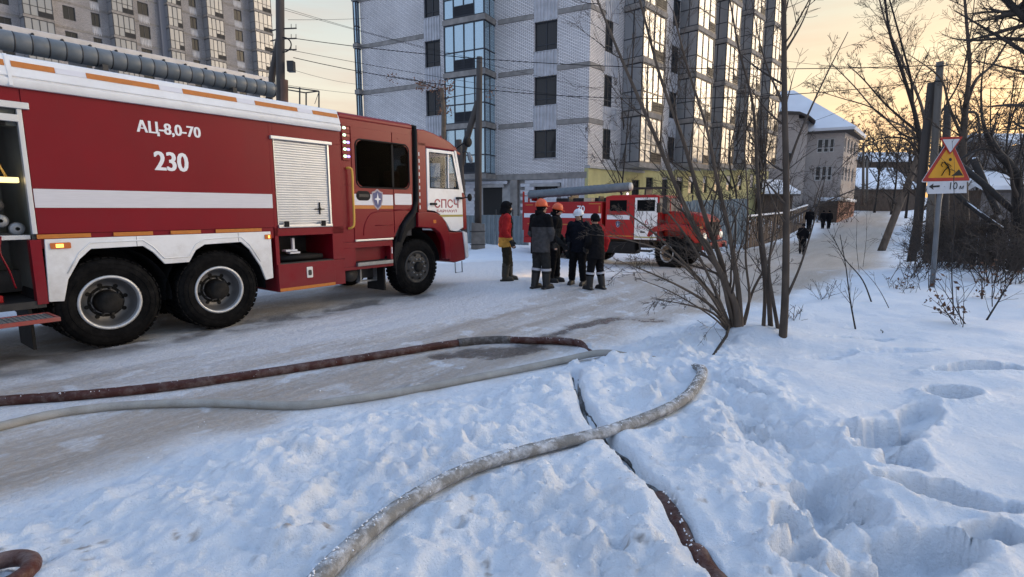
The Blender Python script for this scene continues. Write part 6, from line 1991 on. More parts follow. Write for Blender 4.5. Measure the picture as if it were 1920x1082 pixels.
# partly buried pair of lines under the front hose, the red brown end coming out at the bottom
pts = curve_pts(HOSE_BURIED, 8)
qd = [Vector((p.x, p.y, ground_z(p.x, p.y) + .015)) for p in pts]
i0 = int(len(qd) * .60)
o = MB().tube([p + Vector((0, 0, min(.035, .0015 * i))) for i, p in enumerate(qd[i0:])], .046, 12).build('fire_hose', HR); setp(o, 'red brown fire hose coming out of the snow groove at the bottom of the photo', 'hose')
frost([p + Vector((0, 0, .03)) for p in qd[i0:]], .05, 45, 'frost', o, 6)
gl = mat('frozen_line_grey', (.030, .027, .025), .7, dirt=(.5, .52, .55, .6), ds=12)
for dx_, lb_ in ((-.016, 'left one of two thin dark frozen lines in the snow groove under the frosted hose'), (.024, 'right one of two thin dark frozen lines in the snow groove under the frosted hose')):
    o = MB().tube([p + Vector((dx_ + .012 * math.sin(i * .35 + dx_ * 90), 0, -.004 + .010 * math.sin(i * .5 + dx_ * 200))) for i, p in enumerate(qd[2:i0 + 3])], .013, 8).build('hose_line', gl); setp(o, lb_, 'hose')
# coupling at the lower left corner
c = on_z(-8, 1104, .2)
mb = MB(); cz = ground_z(c.x, c.y)
ring = [(c.x + .115 * math.cos(a), c.y + .115 * math.sin(a), cz + .04) for a in [R(q) for q in range(-70, 200, 10)]]
o = mb.tube(ring, .034, 12).build('fire_hose', HR); setp(o, 'bend of a brown fire hose cut off at the lower left corner', 'hose')
# small snow heap on the beige hose
# ------------------------------------------------------------------ loose crumbs of snow and ice on the trampled bank
rg = random.Random(77); me_c = []
mb = MB()
for _ in range(1500):
    x, y = rg.uniform(-2.6, 2.0), rg.uniform(1.7, 6.4)
    d_ = float(pdist(np.array([x]), np.array([y]), NEAR_EDGE)[0])
    if rg.random() > (.9 if -1.1 < x < 1.7 else .35): continue
    if y > 4.6 and x < .1 * y: 
        if rg.random() > .25: continue
    s = rg.choice((.003, .004, .005, .006, .008)) * rg.uniform(.6, 1.3)
    z = ground_z(x, y)
    crumb(mb, (x, y, z + s * .2), s, rg)
o = mb.build('snow_crumbs', SNOWC); o['kind'] = 'stuff'; o['label'] = 'crumbs of broken snow on the trampled bank'

# ------------------------------------------------------------------ vegetation
BARK = mat('bark_brown', (.066, .049, .037), .9, var=.35, vs=9, bump=.5, bs=30, stretch=(1, 1, .35))
BARKG = mat('bark_grey', (.105, .078, .058), .9, var=.35, vs=7, bump=.5, bs=26, stretch=(1, 1, .35))
BARKD = mat('bark_dark', (.028, .023, .020), .9, var=.3, vs=9, bump=.4, bs=26)
TWIG = mat('twig_brown', (.055, .040, .030), .85, var=.3, vs=3)
TWIGD = mat('twig_dark', (.050, .037, .029), .85, var=.3, vs=3)
LEAFD = mat('dead_leaf', (.10, .045, .022), .8, var=.35, vs=20)
def rvec(rg): 
    while True:
        v = Vector((rg.uniform(-1, 1), rg.uniform(-1, 1), rg.uniform(-1, 1)))
        if .05 < v.length < 1: return v.normalized()
def grow(mb, p, d, length, r, lev, rg, up=.15, dens=1.0, n=None, bend=.25, kids=(5, 4, 3), ang=(30, 60), thin=.0022, acc=None):
    """one branch and its side twigs"""
    k = max(3, min(9, int(length / .12)))
    pts = [Vector(p)]; d = Vector(d).normalized(); dirs = [d]
    for i in range(k):
        d = (d + rvec(rg) * bend * .45 + Vector((0, 0, up * .28))).normalized()
        pts.append(pts[-1] + d * length / k); dirs.append(d)
    rad = [max(thin, r * (1 - .78 * i / k)) for i in range(k + 1)]
    mb.tube(pts, rad, n or (6 if r > .015 else (4 if r > .006 else 3)), cap=False)
    if acc is not None: acc.append((pts, rad))
    if lev <= 0: return
    cnt = int(kids[min(len(kids) - 1, lev - 1)] * dens + rg.random())
    for c in range(cnt):
        t = rg.uniform(.22, 1.0); i = min(k - 1, int(t * k)); f = t * k - i
        q = pts[i].lerp(pts[i + 1], min(1, f)); dd = dirs[i]
        ax = dd.cross(rvec(rg)).normalized()
        nd = (Matrix.Rotation(R(rg.uniform(*ang)), 3, ax) @ dd)
        grow(mb, q, nd, length * rg.uniform(.35, .62) * (1.15 - .5 * t), max(thin, rad[i] * rg.uniform(.45, .65)), lev - 1, rg, up, dens, None, bend, kids, ang, thin)
def limb_path(P, r0, r1, n=6):
    pts = curve_pts(P, n); k = len(pts) - 1
    return pts, [r0 + (r1 - r0) * (i / k) ** .8 for i in range(k + 1)]
def tree(label, limbs, seed, bark=BARK, twig=TWIG, lev=2, dens=1.0, tl=.30, name='bare_tree', group=None, up=.12, per=1.6, ang=(28, 62), start=.18, kids=(5, 4, 3), thin=.0022, cat='tree', smax=2.6):
    """limbs: list of (world points, r0, r1); first is the trunk; side twigs all along them"""
    rg = random.Random(seed)
    T = empty(name, tuple(limbs[0][0][0]), 0, label, cat, group)
    o = Vector(T.location)
    tw = MB()
    for i, (P, r0, r1) in enumerate(limbs):
        pts, rad = limb_path([Vector(p) - o for p in P], r0, r1)
        MB().tube(pts, rad, 10 if r0 > .03 else 7).build('trunk' if i == 0 else 'limb', bark, T)
        L = sum((a - b).length for a, b in zip(pts[:-1], pts[1:]))
        m = int(L * per * dens + .5)
        for q in range(m):
            t = start + (1 - start) * (q + rg.random()) / m
            j = min(len(pts) - 2, int(t * (len(pts) - 1)))
            p = pts[j].lerp(pts[j + 1], rg.random()); d = (pts[j + 1] - pts[j]).normalized()
            ax = d.cross(rvec(rg)).normalized()
            nd = Matrix.Rotation(R(rg.uniform(*ang)), 3, ax) @ d
            ln = min(smax, L * tl * rg.uniform(.5, 1.2) * (1.15 - .6 * t))
            grow(tw, p, nd, ln, max(thin * 1.3, rad[j] * rg.uniform(.25, .5)), lev, rg, up, 1, None, .3, kids, ang, thin)
    c = tw.build('crown', twig, T); c['kind'] = 'stuff'
    return T
def pp(Y, *xy): return [at(x, y, Y) for x, y in xy]
def ppd(*xyY): return [at(x, y, Y) for x, y, Y in xyY]
# -- the many stemmed shrub right of the centre
b0 = pxg(1385, 612)
YB = b0.y
def foot(px, py): return pxg(px, py) + Vector((0, 0, -.06))
limbs = [
 ([foot(1384, 612)] + ppd((1378, 570, YB), (1345, 500, YB), (1290, 400, YB + .1), (1222, 240, YB + .3), (1165, 110, YB + .5), (1112, -20, YB + .7)), .052, .012),
 ([foot(1380, 612)] + ppd((1365, 560, YB + .1), (1352, 490, YB + .15), (1320, 400, YB + .2), (1283, 270, YB + .3), (1240, 150, YB + .4), (1210, 40, YB + .5), (1190, -40, YB + .6)), .046, .010),
 ([foot(1390, 612)] + ppd((1384, 540, YB), (1368, 440, YB - .1), (1345, 340, YB - .1), (1325, 240, YB - .2), (1290, 130, YB - .2), (1262, 20, YB - .2)), .038, .009),
 ([foot(1374, 612)] + ppd((1340, 560, YB - .1), (1290, 500, YB - .25), (1230, 440, YB - .4), (1170, 395, YB - .5)), .030, .005),
 ([foot(1374, 613)] + ppd((1335, 575, YB - .2), (1280, 540, YB - .4), (1215, 510, YB - .6), (1150, 485, YB - .7)), .026, .004),
 ([foot(1370, 614)] + ppd((1338, 588, YB - .2), (1290, 572, YB - .4), (1235, 562, YB - .5)), .022, .004),
 ([foot(1372, 612)] + ppd((1345, 555, YB - .1), (1310, 480, YB - .1), (1270, 420, YB - .2), (1235, 380, YB - .2)), .028, .005),
 ([foot(1378, 612)] + ppd((1358, 540, YB), (1330, 460, YB), (1300, 430, YB), (1262, 330, YB), (1240, 250, YB + .2)), .026, .005),
 ([foot(1392, 610)] + ppd((1410, 550, YB + .2), (1440, 490, YB + .3), (1465, 420, YB + .5), (1490, 330, YB + .6)), .024, .004),
 ([foot(1394, 608)] + ppd((1405, 560, YB), (1398, 480, YB + .1), (1402, 380, YB + .1), (1395, 250, YB + .2), (1400, 130, YB + .3)), .020, .005),
 ([foot(1368, 614)] + ppd((1330, 590, YB - .3), (1260, 548, YB - .6), (1190, 520, YB - .8)), .016, .003),
 ([foot(1372, 613)] + ppd((1325, 545, YB - .3), (1255, 478, YB - .5), (1185, 452, YB - .6), (1120, 440, YB - .7)), .020, .003),
]
tree('many stemmed bare shrub spreading to the left from a snow heap, right of the centre', limbs, 12, BARKG, TWIG, lev=2, dens=1.0, tl=.24, name='bare_shrub', per=5.4, ang=(16, 50), start=.2, kids=(5, 4, 3), thin=.0018, cat='shrub', smax=.95)
# thin long stick lying against it, down into the snow
o = MB().tube([foot(1312, 706)] + ppd((1338, 665, 5.55), (1362, 630, 6.0)) + [foot(1366, 620) + Vector((0, 0, .1))], [.013, .014, .017, .018], 6).build('stick', BARKD); setp(o, 'dark stick leaning from the shrub foot down to the bend of the frosted hose', 'stick')
# -- straight young tree
b1 = pxg(1470, 628); Y1 = b1.y
limbs = [
 ([foot(1468, 630)] + ppd((1472, 560, Y1), (1474, 450, Y1), (1474, 330, Y1), (1471, 200, Y1), (1470, 80, Y1), (1469, -60, Y1), (1470, -160, Y1)), .047, .021),
 ([foot(1461, 616)] + ppd((1449, 560, Y1), (1442, 500, Y1 + .1), (1452, 420, Y1 + .2), (1462, 340, Y1 + .3)), .026, .006),
 ([foot(1446, 612)] + ppd((1440, 540, Y1 + .1), (1428, 440, Y1 + .2), (1420, 330, Y1 + .3), (1412, 200, Y1 + .5), (1385, 90, Y1 + .6), (1365, -20, Y1 + .7)), .032, .008),
 ([foot(1432, 612)] + ppd((1434, 540, Y1 + .3), (1424, 430, Y1 + .4), (1436, 320, Y1 + .5), (1430, 210, Y1 + .6)), .026, .006),
 (ppd((1474, 560, Y1), (1500, 500, Y1 - .1), (1525, 420, Y1 - .2), (1548, 330, Y1 - .3)), .018, .004),
 (ppd((1472, 330, Y1), (1500, 250, Y1), (1545, 150, Y1 + .1), (1590, 60, Y1 + .2)), .018, .004),
 (ppd((1471, 200, Y1), (1440, 130, Y1), (1420, 60, Y1), (1405, -30, Y1)), .014, .003),
 (ppd((1470, 100, Y1), (1505, 40, Y1), (1530, -30, Y1)), .014, .003),
 (ppd((1474, 420, Y1), (1450, 380, Y1 - .1), (1425, 300, Y1 - .1), (1416, 250, Y1 - .1)), .012, .003),
]
tree('straight slim bare tree rising past the top of the photo, right of the shrub', limbs, 21, BARK, TWIGD, lev=2, tl=.26, per=2.6, start=.30, thin=.0022, smax=1.0)
# -- the group of trees by the sign
def trunk_tree(label, Y, trunk, limbs_px, r0, r1, seed, bark=BARKG, twig=TWIGD, lev=2, per=1.5, smax=2.2, tl=.3, g=None, thin=.004, base=None, kids=(5, 4, 3), start=.25):
    b = base or pxg(*trunk[0])
    Yb = b.y if Y is None else Y
    L = [([b + Vector((0, 0, -.08))] + [at(x, y, Yb) for x, y in trunk[1:]], r0, r1)]
    for q in limbs_px:
        pts, a, c = q
        L.append(([at(p[0], p[1], Yb + (p[2] if len(p) > 2 else 0)) for p in pts], a, c))
    return tree(label, L, seed, bark, twig, lev=lev, per=per * 1.45, smax=smax, tl=tl, group=g, thin=thin, kids=kids, start=start)
trunk_tree('leaning grey tree trunk at the right edge of the icy street', None, [(1652, 470), (1676, 410), (1702, 345), (1722, 290), (1738, 250)], [([(1738, 250), (1725, 190), (1690, 110), (1660, 40), (1640, -40)], .09, .03), ([(1732, 270), (1700, 240), (1650, 215), (1600, 160), (1560, 120)], .07, .02), ([(1722, 290), (1680, 270), (1630, 272), (1590, 300)], .05, .015)], .20, .13, 31, thin=.007)
trunk_tree('dark forked tree standing left of the road sign', None, [(1708, 490), (1718, 430), (1726, 350), (1728, 280), (1722, 245)], [([(1722, 245), (1712, 200), (1690, 130), (1668, 60), (1655, -40)], .09, .035), ([(1712, 205), (1708, 150), (1690, 80), (1668, 0), (1655, -40)], .05, .02), ([(1724, 250), (1690, 222), (1655, 190), (1620, 150), (1588, 120)], .06, .012), ([(1722, 262), (1690, 250), (1640, 205), (1580, 185), (1530, 170)], .045, .010), ([(1726, 300), (1700, 262), (1650, 260), (1605, 285), (1560, 330)], .045, .010), ([(1728, 290), (1760, 220), (1800, 150), (1820, 60), (1830, -30)], .05, .012)], .16, .10, 33, BARKD, thin=.0055, per=1.9)
trunk_tree('bare tree with a forked crown behind the road sign', 17.5, [(1812, 470), (1808, 380), (1805, 290), (1808, 230), (1812, 190)], [([(1812, 190), (1818, 120), (1812, 40), (1806, -40)], .07, .03), ([(1812, 195), (1830, 150), (1862, 120), (1900, 60), (1940, 0)], .06, .015), ([(1805, 260), (1780, 200), (1768, 155), (1745, 130), (1700, 100)], .05, .010), ([(1810, 210), (1832, 215), (1838, 260), (1850, 300)], .05, .02), ([(1806, 280), (1760, 240), (1730, 210)], .03, .008)], .14, .08, 37, BARK, thin=.0055, base=at(1812, 470, 17.5), per=2.0)
trunk_tree('bare tree leaning in from the right edge of the photo', 13.0, [(1900, 520), (1910, 420), (1905, 330), (1870, 285), (1850, 250)], [([(1850, 250), (1842, 225), (1840, 160), (1850, 90)], .04, .01), ([(1905, 330), (1880, 290), (1840, 280), (1800, 300), (1770, 330)], .05, .012), ([(1908, 400), (1960, 300), (1990, 200)], .06, .02)], .15, .07, 41, BARKD, thin=.0045, base=at(1900, 515, 13.0), per=2.0)
# thick limb that enters at the top right corner
trunk_tree('thick limbed tree whose crown enters from the upper right corner', 9.0, [(2075, 640), (2060, 400), (2040, 200), (1990, 60), (1915, 10)], [([(1990, 60), (1930, 40), (1880, -10), (1850, -60)], .07, .03), ([(2020, 130), (1960, 120), (1900, 85), (1850, 55), (1790, 20)], .05, .008), ([(2040, 220), (1960, 150), (1900, 130), (1830, 115)], .045, .006), ([(2050, 300), (1990, 240), (1930, 230), (1880, 240)], .04, .006), ([(2040, 190), (1980, 90), (1940, 0), (1925, -60)], .05, .01)], .16, .09, 43, BARKD, thin=.0032, base=at(2075, 640, 9.0), per=3.2, smax=1.6, kids=(5, 4, 4))
# snowy fallen trunks
SNB = SNOWR
for i, (A_, r_, lb) in enumerate((([(1826, 300, 15), (1848, 350, 14.6), (1872, 402, 14.2)], .10, 'snow topped fallen trunk leaning behind the sign, the upper one'), ([(1800, 310, 14.5), (1850, 350, 13.8), (1900, 395, 13.2), (1935, 410, 13)], .085, 'long dark fallen trunk running down to the right behind the sign'), ([(1775, 345, 13.5), (1806, 375, 13.2), (1840, 402, 12.8), (1880, 430, 12.5)], .07, 'dark fallen branch low behind the road sign'))):
    pts, rad = limb_path(ppd(*A_), r_, r_ * .75)
    T = MB().tube(pts, rad, 9).build('fallen_trunk', BARKD); setp(T, lb, 'fallen trunk')
    if i != 1:
        MB().tube([p + Vector((0, 0, r_ * .55)) for p in pts], [r_ * .62] * len(pts), 8, flat=.55).build('snow', SNB, T)
# -- saplings and dead stalks in the drift on the right
def stalk(px, py, top, r, lb, seed, leaves=0, twigs=3, Yd=0.0):
    b = pxg(px, py); T = at(top[0], top[1], b.y + Yd)
    rg = random.Random(seed)
    t = empty('sapling', tuple(b), 0, lb, 'sapling', 'saplings in the drift')
    P = [Vector((0, 0, -.08)), (T - b) * .33 + Vector((rg.uniform(-.04, .04), 0, 0)), (T - b) * .66 + Vector((rg.uniform(-.04, .04), 0, 0)), T - b]
    pts, rad = limb_path(P, r, r * .35)
    MB().tube(pts, rad, 6).build('stem', BARKD, t)
    mb = MB(); L = (T - b).length
    for q in range(twigs):
        i = rg.randrange(3, len(pts) - 1)
        grow(mb, pts[i], (pts[i] - pts[i - 1]).normalized() + rvec(rg) * .8, L * rg.uniform(.18, .4), r * .35, 1, rg, .1, 1, None, .3, (2, 2), (25, 60), .0022)
    if twigs:
        o = mb.build('twigs', TWIGD, t); o['kind'] = 'stuff'
    if leaves:
        lv = MB()
        for q in range(leaves):
            i = rg.randrange(2, len(pts)); c = pts[i] + rvec(rg) * rg.uniform(.02, L * .22); s = rg.uniform(.018, .04)
            u_ = rvec(rg); w_ = u_.cross(rvec(rg)).normalized()
            lv.add([c, c + u_ * s + w_ * s * .6, c + u_ * s * 2, c + u_ * s - w_ * s * .6], [(0, 1, 2, 3)], False)
        o = lv.build('withered_leaves', LEAFD, t); o['kind'] = 'stuff'
    return t
for a_ in ((1607, 617, (1575, 440), .013, 'slim dark sapling leaning left in the drift, left of the pair', 51, 0, 6), (1638, 566, (1560, 440), .014, 'dark sapling leaning far to the left, foot near the pit in the drift', 52, 0, 6),
           (1672, 577, (1612, 500), .007, 'thin straight stalk leaning left, right of the leaning sapling', 53, 0, 1), (1618, 500, (1632, 340), .008, 'thin upright sapling at the edge of the icy street', 54, 0, 5),
           (1612, 510, (1600, 350), .007, 'very thin upright stalk beside the icy street, left one', 55, 0, 4),
           (1649, 625, (1652, 617), .008, 'short dark stub poking out of the smooth drift', 56, 0, 0), (1790, 590, (1788, 330), .010, 'tall thin straight stem in front of the scrub, right of the sign post', 57, 0, 5),
           (1845, 600, (1920, 500), .014, 'bent stick rising to the right at the right edge of the drift', 58, 0, 4), (1862, 575, (1866, 480), .008, 'short thin upright stalk at the right of the drift', 59, 6, 4),
           (1742, 540, (1745, 430), .008, 'thin grey stalk close to the left of the sign post', 60, 0, 3), (1480, 560, (1455, 470), .006, 'thin stalk between the shrub and the slim tree', 61, 0, 3),
           (1720, 1, (1721, 0), 0, '', 0)) [:-1]:
    stalk(*a_)
def bush(label, px, py, spread, hgt, n, seed, r=.012, leaves=0, lev=2, twig=TWIGD, thin=.0028, base=None, name='bush', group=None, kids=(4, 4, 3)):
    b = base or pxg(px, py); rg = random.Random(seed)
    t = empty(name, tuple(b), 0, label, 'bush', group)
    st = MB(); mb = MB(); tips = []
    for q in range(n):
        a = rg.uniform(0, 2 * math.pi); lean = rg.uniform(.1, 1.0)
        o_ = Vector((rg.gauss(0, spread * .35), rg.gauss(0, spread * .25), -.08))
        acc = []
        grow(mb, o_, Vector((math.cos(a) * lean, math.sin(a) * lean, 1.0)), hgt * rg.uniform(.6, 1.15), r * rg.uniform(.6, 1.1), lev, rg, .05, 1, None, .35, kids, (25, 65), thin, acc)
        tips += acc
    o = mb.build('stems', twig, t); o['kind'] = 'stuff'
    if leaves:
        lv = MB()
        for q in range(leaves):
            pts, _ = rg.choice(tips); c = rg.choice(pts) + rvec(rg) * rg.uniform(.03, .2) * hgt; s = rg.uniform(.018, .038)
            for w in range(rg.choice((1, 2, 3))):
                u_ = rvec(rg); w_ = u_.cross(rvec(rg)).normalized(); c2 = c + rvec(rg) * .03
                lv.add([c2, c2 + u_ * s + w_ * s * .6, c2 + u_ * s * 2, c2 + u_ * s - w_ * s * .6], [(0, 1, 2, 3)], False)
        o = lv.build('withered_leaves', LEAFD, t); o['kind'] = 'stuff'
    return t
bush('low bush with black withered leaves in the drift, right of the sign post', 1806, 610, .10, .75, 5, 71, .010, 45, 1)
bush('low leafy bush behind the one with black leaves, at the right edge', 1845, 560, .35, .7, 6, 72, .010, 60, 1)
bush('tangle of low twigs on the snow left of the sign post', 1715, 520, .7, .7, 16, 73, .010, 30, 2)
bush('tangle of reddish twigs round the foot of the sign', 1765, 505, .7, .9, 16, 74, .012, 20, 2)
bush('dead grass and stalks at the street edge below the leaning trunk', 1700, 545, .6, .35, 14, 75, .006, 20, 1)
bush('small tuft of dry stalks at the street edge', 1545, 562, .25, .45, 7, 76, .006, 0, 1)
bush('small tuft of bent twigs at the foot of the slim tree', 1490, 600, .15, .35, 6, 77, .006, 0, 1)
for i, (x, Y, s, h_) in enumerate(((1770, 14.4, 1.0, 1.5), (1815, 13.6, 1.0, 1.6), (1860, 13.2, 1.0, 1.5), (1905, 12.4, 1.0, 1.6), (1745, 16.5, 1.0, 1.5), (1880, 11.2, .8, 1.2))):
    p = at(x, 480, Y); z = ground_z(p.x, p.y)
    bush('dense dark scrub in front of the board fence, %s of the row' % ('second from the left', 'third from the left', 'third from the right', 'rightmost', 'leftmost', 'nearest, low one')[i], 0, 0, s, h_, 34, 90 + i, .013, 0, 2, TWIGD, .0045, base=Vector((p.x, p.y, z)), name='scrub', group='dark scrub along the board fence', kids=(5, 4, 3))
# -- bushes and trees further back
for i, (x, y, Y, h_, n, lb) in enumerate(((1590, 400, 57, 5.5, 14, 'reddish bare bush in front of the pale house, beside the garage'), (1560, 400, 53, 5.0, 12, 'bare bush above the garage roof'), (1530, 400, 55, 5.5, 10, 'bare bush against the house front, left of the garage'),
                                    (1450, 420, 42, 3.4, 10, 'dark bare bush behind the plank fence'), (1415, 400, 36, 3.0, 8, 'bare bush by the near end of the plank fence'))):
    p = at(x, y, Y); z = ground_z(p.x, p.y)
    bush(lb, 0, 0, 1.3, h_ * .62, n, 110 + i, .03, 0, 2, TWIG, .011, base=Vector((p.x, p.y, z)), kids=(6, 5, 4))
def far_tree(label, x, Y, topy, seed, spread=.28, g='bare trees beyond the houses', lev=3, n=7, thin=.014, r=.14, z=None):
    rg = random.Random(seed)
    p = at(x, 392, Y); zb = (ground_z(p.x, p.y) if z is None else z); H_ = at(x, topy, Y).z - zb
    b = Vector((p.x, p.y, zb))
    L = [([b] + [b + Vector((rg.gauss(0, .02 * H_), 0, H_ * f)) for f in (.3, .6, .95)], r, r * .25)]
    for q in range(n):
        f = rg.uniform(.2, .75); a = rg.uniform(0, 6.28); s = H_ * spread * rg.uniform(.6, 1.2)
        c = b + Vector((0, 0, H_ * f))
        L.append(([c, c + Vector((math.cos(a) * s * .45, math.sin(a) * s * .45, s * .7)), c + Vector((math.cos(a) * s, math.sin(a) * s, s * 1.5))], r * .45, r * .12))
    return tree(label, L, seed, BARKD, TWIGD, lev=2, per=1.1, smax=2.8, tl=.25, group=g, thin=thin, kids=(6, 5, 4), name='bare_tree')
ft = ((1640, 75, 232, 'bare tree just right of the pale house'), (1672, 70, 225, 'second bare tree to the right of the pale house'), (1700, 62, 205, 'bare tree above the deep snow roof'), (1745, 50, 190, 'tall bare tree above the two stub poles, on their left'),
      (1790, 46, 170, 'tall bare tree behind the give way sign'), (1835, 40, 150, 'tall bare tree above the small grey shed'), (1870, 36, 120, 'tall bare tree left of the far right house'), (1905, 33, 60, 'tall bare tree in front of the far right house'), (1620, 92, 250, 'low bare tree at the end of the street'),
      (1760, 85, 235, 'distant bare tree above the far roofs'), (1655, 100, 245, 'distant bare tree in the gap above the long shed'))
for i, (x, Y, ty, lb) in enumerate(ft): far_tree(lb, x, Y, ty, 200 + i, n=8, thin=max(.006, Y * .00022), r=.05 + Y * .0016)
far_tree('bare tree between the tower and the smaller engine', 1372, 36, 190, 231, g=None, thin=.008, r=.10, n=7)
far_tree('bare tree at the corner of the tower, left of the yellow plinth', 1165, 28, 165, 232, g=None, thin=.006, r=.07, n=6)
far_tree('bare tree in front of the last balconies of the tower', 1425, 38, 165, 233, g=None, thin=.008, r=.12, n=8)
# withered climber with brown leaves in front of the left facade
t = empty('vine_tree', (at(828, 400, 26).x, 26, -.2), 0, 'small tree stem with clusters of hanging brown leaves, left of the centre pole', 'tree')
o0 = Vector(t.location)
pts, rad = limb_path([Vector((0, 0, 0))] + [at(x, y, 26) - o0 for x, y in ((830, 300), (832, 220), (828, 165))], .13, .09)
MB().tube(pts, rad, 8).build('trunk', mat('bark_pale_brown', (.13, .10, .07), .9, var=.3, vs=5), t)
rg = random.Random(9); lv = MB(); tw = MB()
for (x0, x1, y0, y1, n_) in ((782, 850, 152, 172, 260), (820, 848, 165, 215, 150), (728, 742, 138, 150, 26), (910, 932, 165, 185, 24)):
    c0, c1 = at(x0, y0, 26) - o0, at(x1, y1, 26) - o0
    for _ in range(n_):
        c = Vector((rg.uniform(c0.x, c1.x), rg.gauss(0, .3), rg.uniform(c0.z, c1.z))); s = rg.uniform(.03, .07)
        u_ = rvec(rg); w_ = u_.cross(rvec(rg)).normalized()
        lv.add([c, c + u_ * s + w_ * s * .6, c + u_ * s * 2, c + u_ * s - w_ * s * .6], [(0, 1, 2, 3)], False)
o = lv.build('leaves', mat('brown_leaf', (.17, .085, .05), .8, var=.3, vs=9), t); o['kind'] = 'stuff'
tw.tube([at(x, y, 26) - o0 for x, y in ((829, 170), (800, 158), (780, 150), (735, 143))], [.03, .02, .015, .01], 5).tube([at(x, y, 26) - o0 for x, y in ((829, 185), (860, 180), (910, 172), (930, 170))], [.03, .02, .015, .01], 5)
tw.build('limb', BARKD, t)

# ------------------------------------------------------------------ poles and wires
POLEW = mat('pole_timber', (.055, .047, .042), .9, var=.3, vs=4, bump=.5, bs=20, stretch=(1, 1, .15))
POLEG = mat('pole_timber_grey', (.12, .105, .09), .9, var=.3, vs=4, bump=.5, bs=20, stretch=(1, 1, .15))
INS = mat('insulator', (.25, .25, .25), .3)
T = empty('utility_pole', (at(528, 300, 22).x, 22, -.2), 0, 'thick dark utility pole with crossarms and a transformer box, behind the large engine', 'utility pole')
o0 = Vector(T.location)
P_ = lambda x, y, Y=22.0: at(x, y, Y) - o0
MB().tube([P_(529, 455), P_(527, 300), P_(524, -160)], [.19, .17, .15], 14).build('pole', POLEW, T)
MB().tube([P_(498, 230, 22.3), P_(512, 130, 22.2), P_(524, 68)], [.14, .13, .12], 10).build('brace', POLEW, T)
MB().tube([P_(537, 470, 21.8), P_(534, 250, 21.8), P_(533, 150, 21.8)], [.15, .15, .15], 8).build('concrete_stub', mat('stub_redbrown', (.10, .055, .04), .9, var=.3, vs=3), T)
MB().obox(P_(546, 125), (.13, 0, 0), (0, .12, 0), (0, 0, .20)).build('transformer_box', DARKM, T, .01)
for y in (54, 73, 94):
    arm = MB().tube([P_(507, y + 4), P_(524, y), P_(556, y - 1)], .028, 6).build('crossarm', DARKM, T)
    for x in (546, 555):
        MB().tube([P_(x, y - 1), P_(x, y - 9)], [.012, .012], 5).build('insulator_pin', DARKM, arm); 
mb = MB(); mb.tube([P_(530 + 16 * math.sin(a), 84 - 14 * math.cos(a), 21.8) for a in [R(q) for q in range(0, 190, 15)]], .025, 6)
mb.build('cable_loop', BLACK, T)
T = empty('utility_pole', (at(897, 468, 25).x, 25, at(897, 468, 25).z), 0, 'timber utility pole on a concrete stub in front of the tower', 'utility pole')
o0 = Vector(T.location)
P_ = lambda x, y, Y=25.0: at(x, y, Y) - o0
MB().tube([P_(896, 462), P_(897, 300), P_(899, 107)], [.165, .155, .135], 12).build('pole', POLEW, T)
MB().prism([(-.33, -.3), (.33, -.3), (.30, 1.20), (-.28, 1.26)], 1, -.34, -.14).build('concrete_stub', mat('stub_concrete', (.17, .15, .13), .9, var=.25, vs=4, bump=.4, bs=20), T)
MB().tube([P_(838, 475, 25.6), P_(868, 285, 25.3), P_(896, 190)], [.17, .155, .13], 10).build('brace', POLEW, T)
mb = MB()
for z in (.25, .85): mb.tube([(-.36, -.36, z), (.36, -.36, z + .02)], .018, 5)
setp(mb.build('wire_binding', DARKM, T), kind='stuff')
T = empty('street_lamp', (at(865, 400, 24.4).x, 24.4, -.1), 0, 'old street lamp head on a leaning brace post beside the cab of the large engine', 'street lamp')
o0 = Vector(T.location); P_ = lambda x, y, Y=24.4: at(x, y, Y) - o0
MB().tube([P_(872, 470), P_(866, 350), P_(860, 262)], [.14, .14, .13], 10).build('post', POLEW, T)
MB().tube([P_(858, 290), P_(872, 283), P_(880, 290)], [.03, .03, .03], 6).build('arm', DARKM, T)
MB().tube([P_(878, 286), P_(882, 298), P_(884, 306)], [.07, .12, .05], 8).build('lamp_head', GREYM, T)
for i, (A_, r_, m_, lb) in enumerate(((((1738, 500, 18), (1748, 350, 18), (1763, 116, 18)), (.125, .11, .10), POLEG, 'tall grey timber pole with wires behind the road sign, leaning to the right'), (((1716, 470, 18.3), (1735, 270, 18.3), (1748, 155, 18.3)), (.14, .135, .13), POLEW, 'dark broken stub pole leaning against the tall grey pole'), (((1770, 470, 19), (1774, 280, 19), (1777, 198, 19)), (.12, .12, .10), POLEW, 'short dark pointed pole to the right of the tall grey pole'))):
    b = at(*A_[0]); T = empty('utility_pole', tuple(b), 0, lb, 'utility pole')
    MB().tube([at(*q) - b for q in A_], list(r_), 12).build('pole', m_, T)
    if i == 0:
        for y in (122, 150):
            arm = MB().tube([at(1752, y + 3, 17.9) - b, at(1778, y, 17.9) - b], .022, 6).build('crossarm', DARKM, T)
            for x in (1756, 1775): MB().tube([at(x, y, 17.9) - b, at(x, y - 6, 17.9) - b], .014, 5).build('insulator', INS, arm)
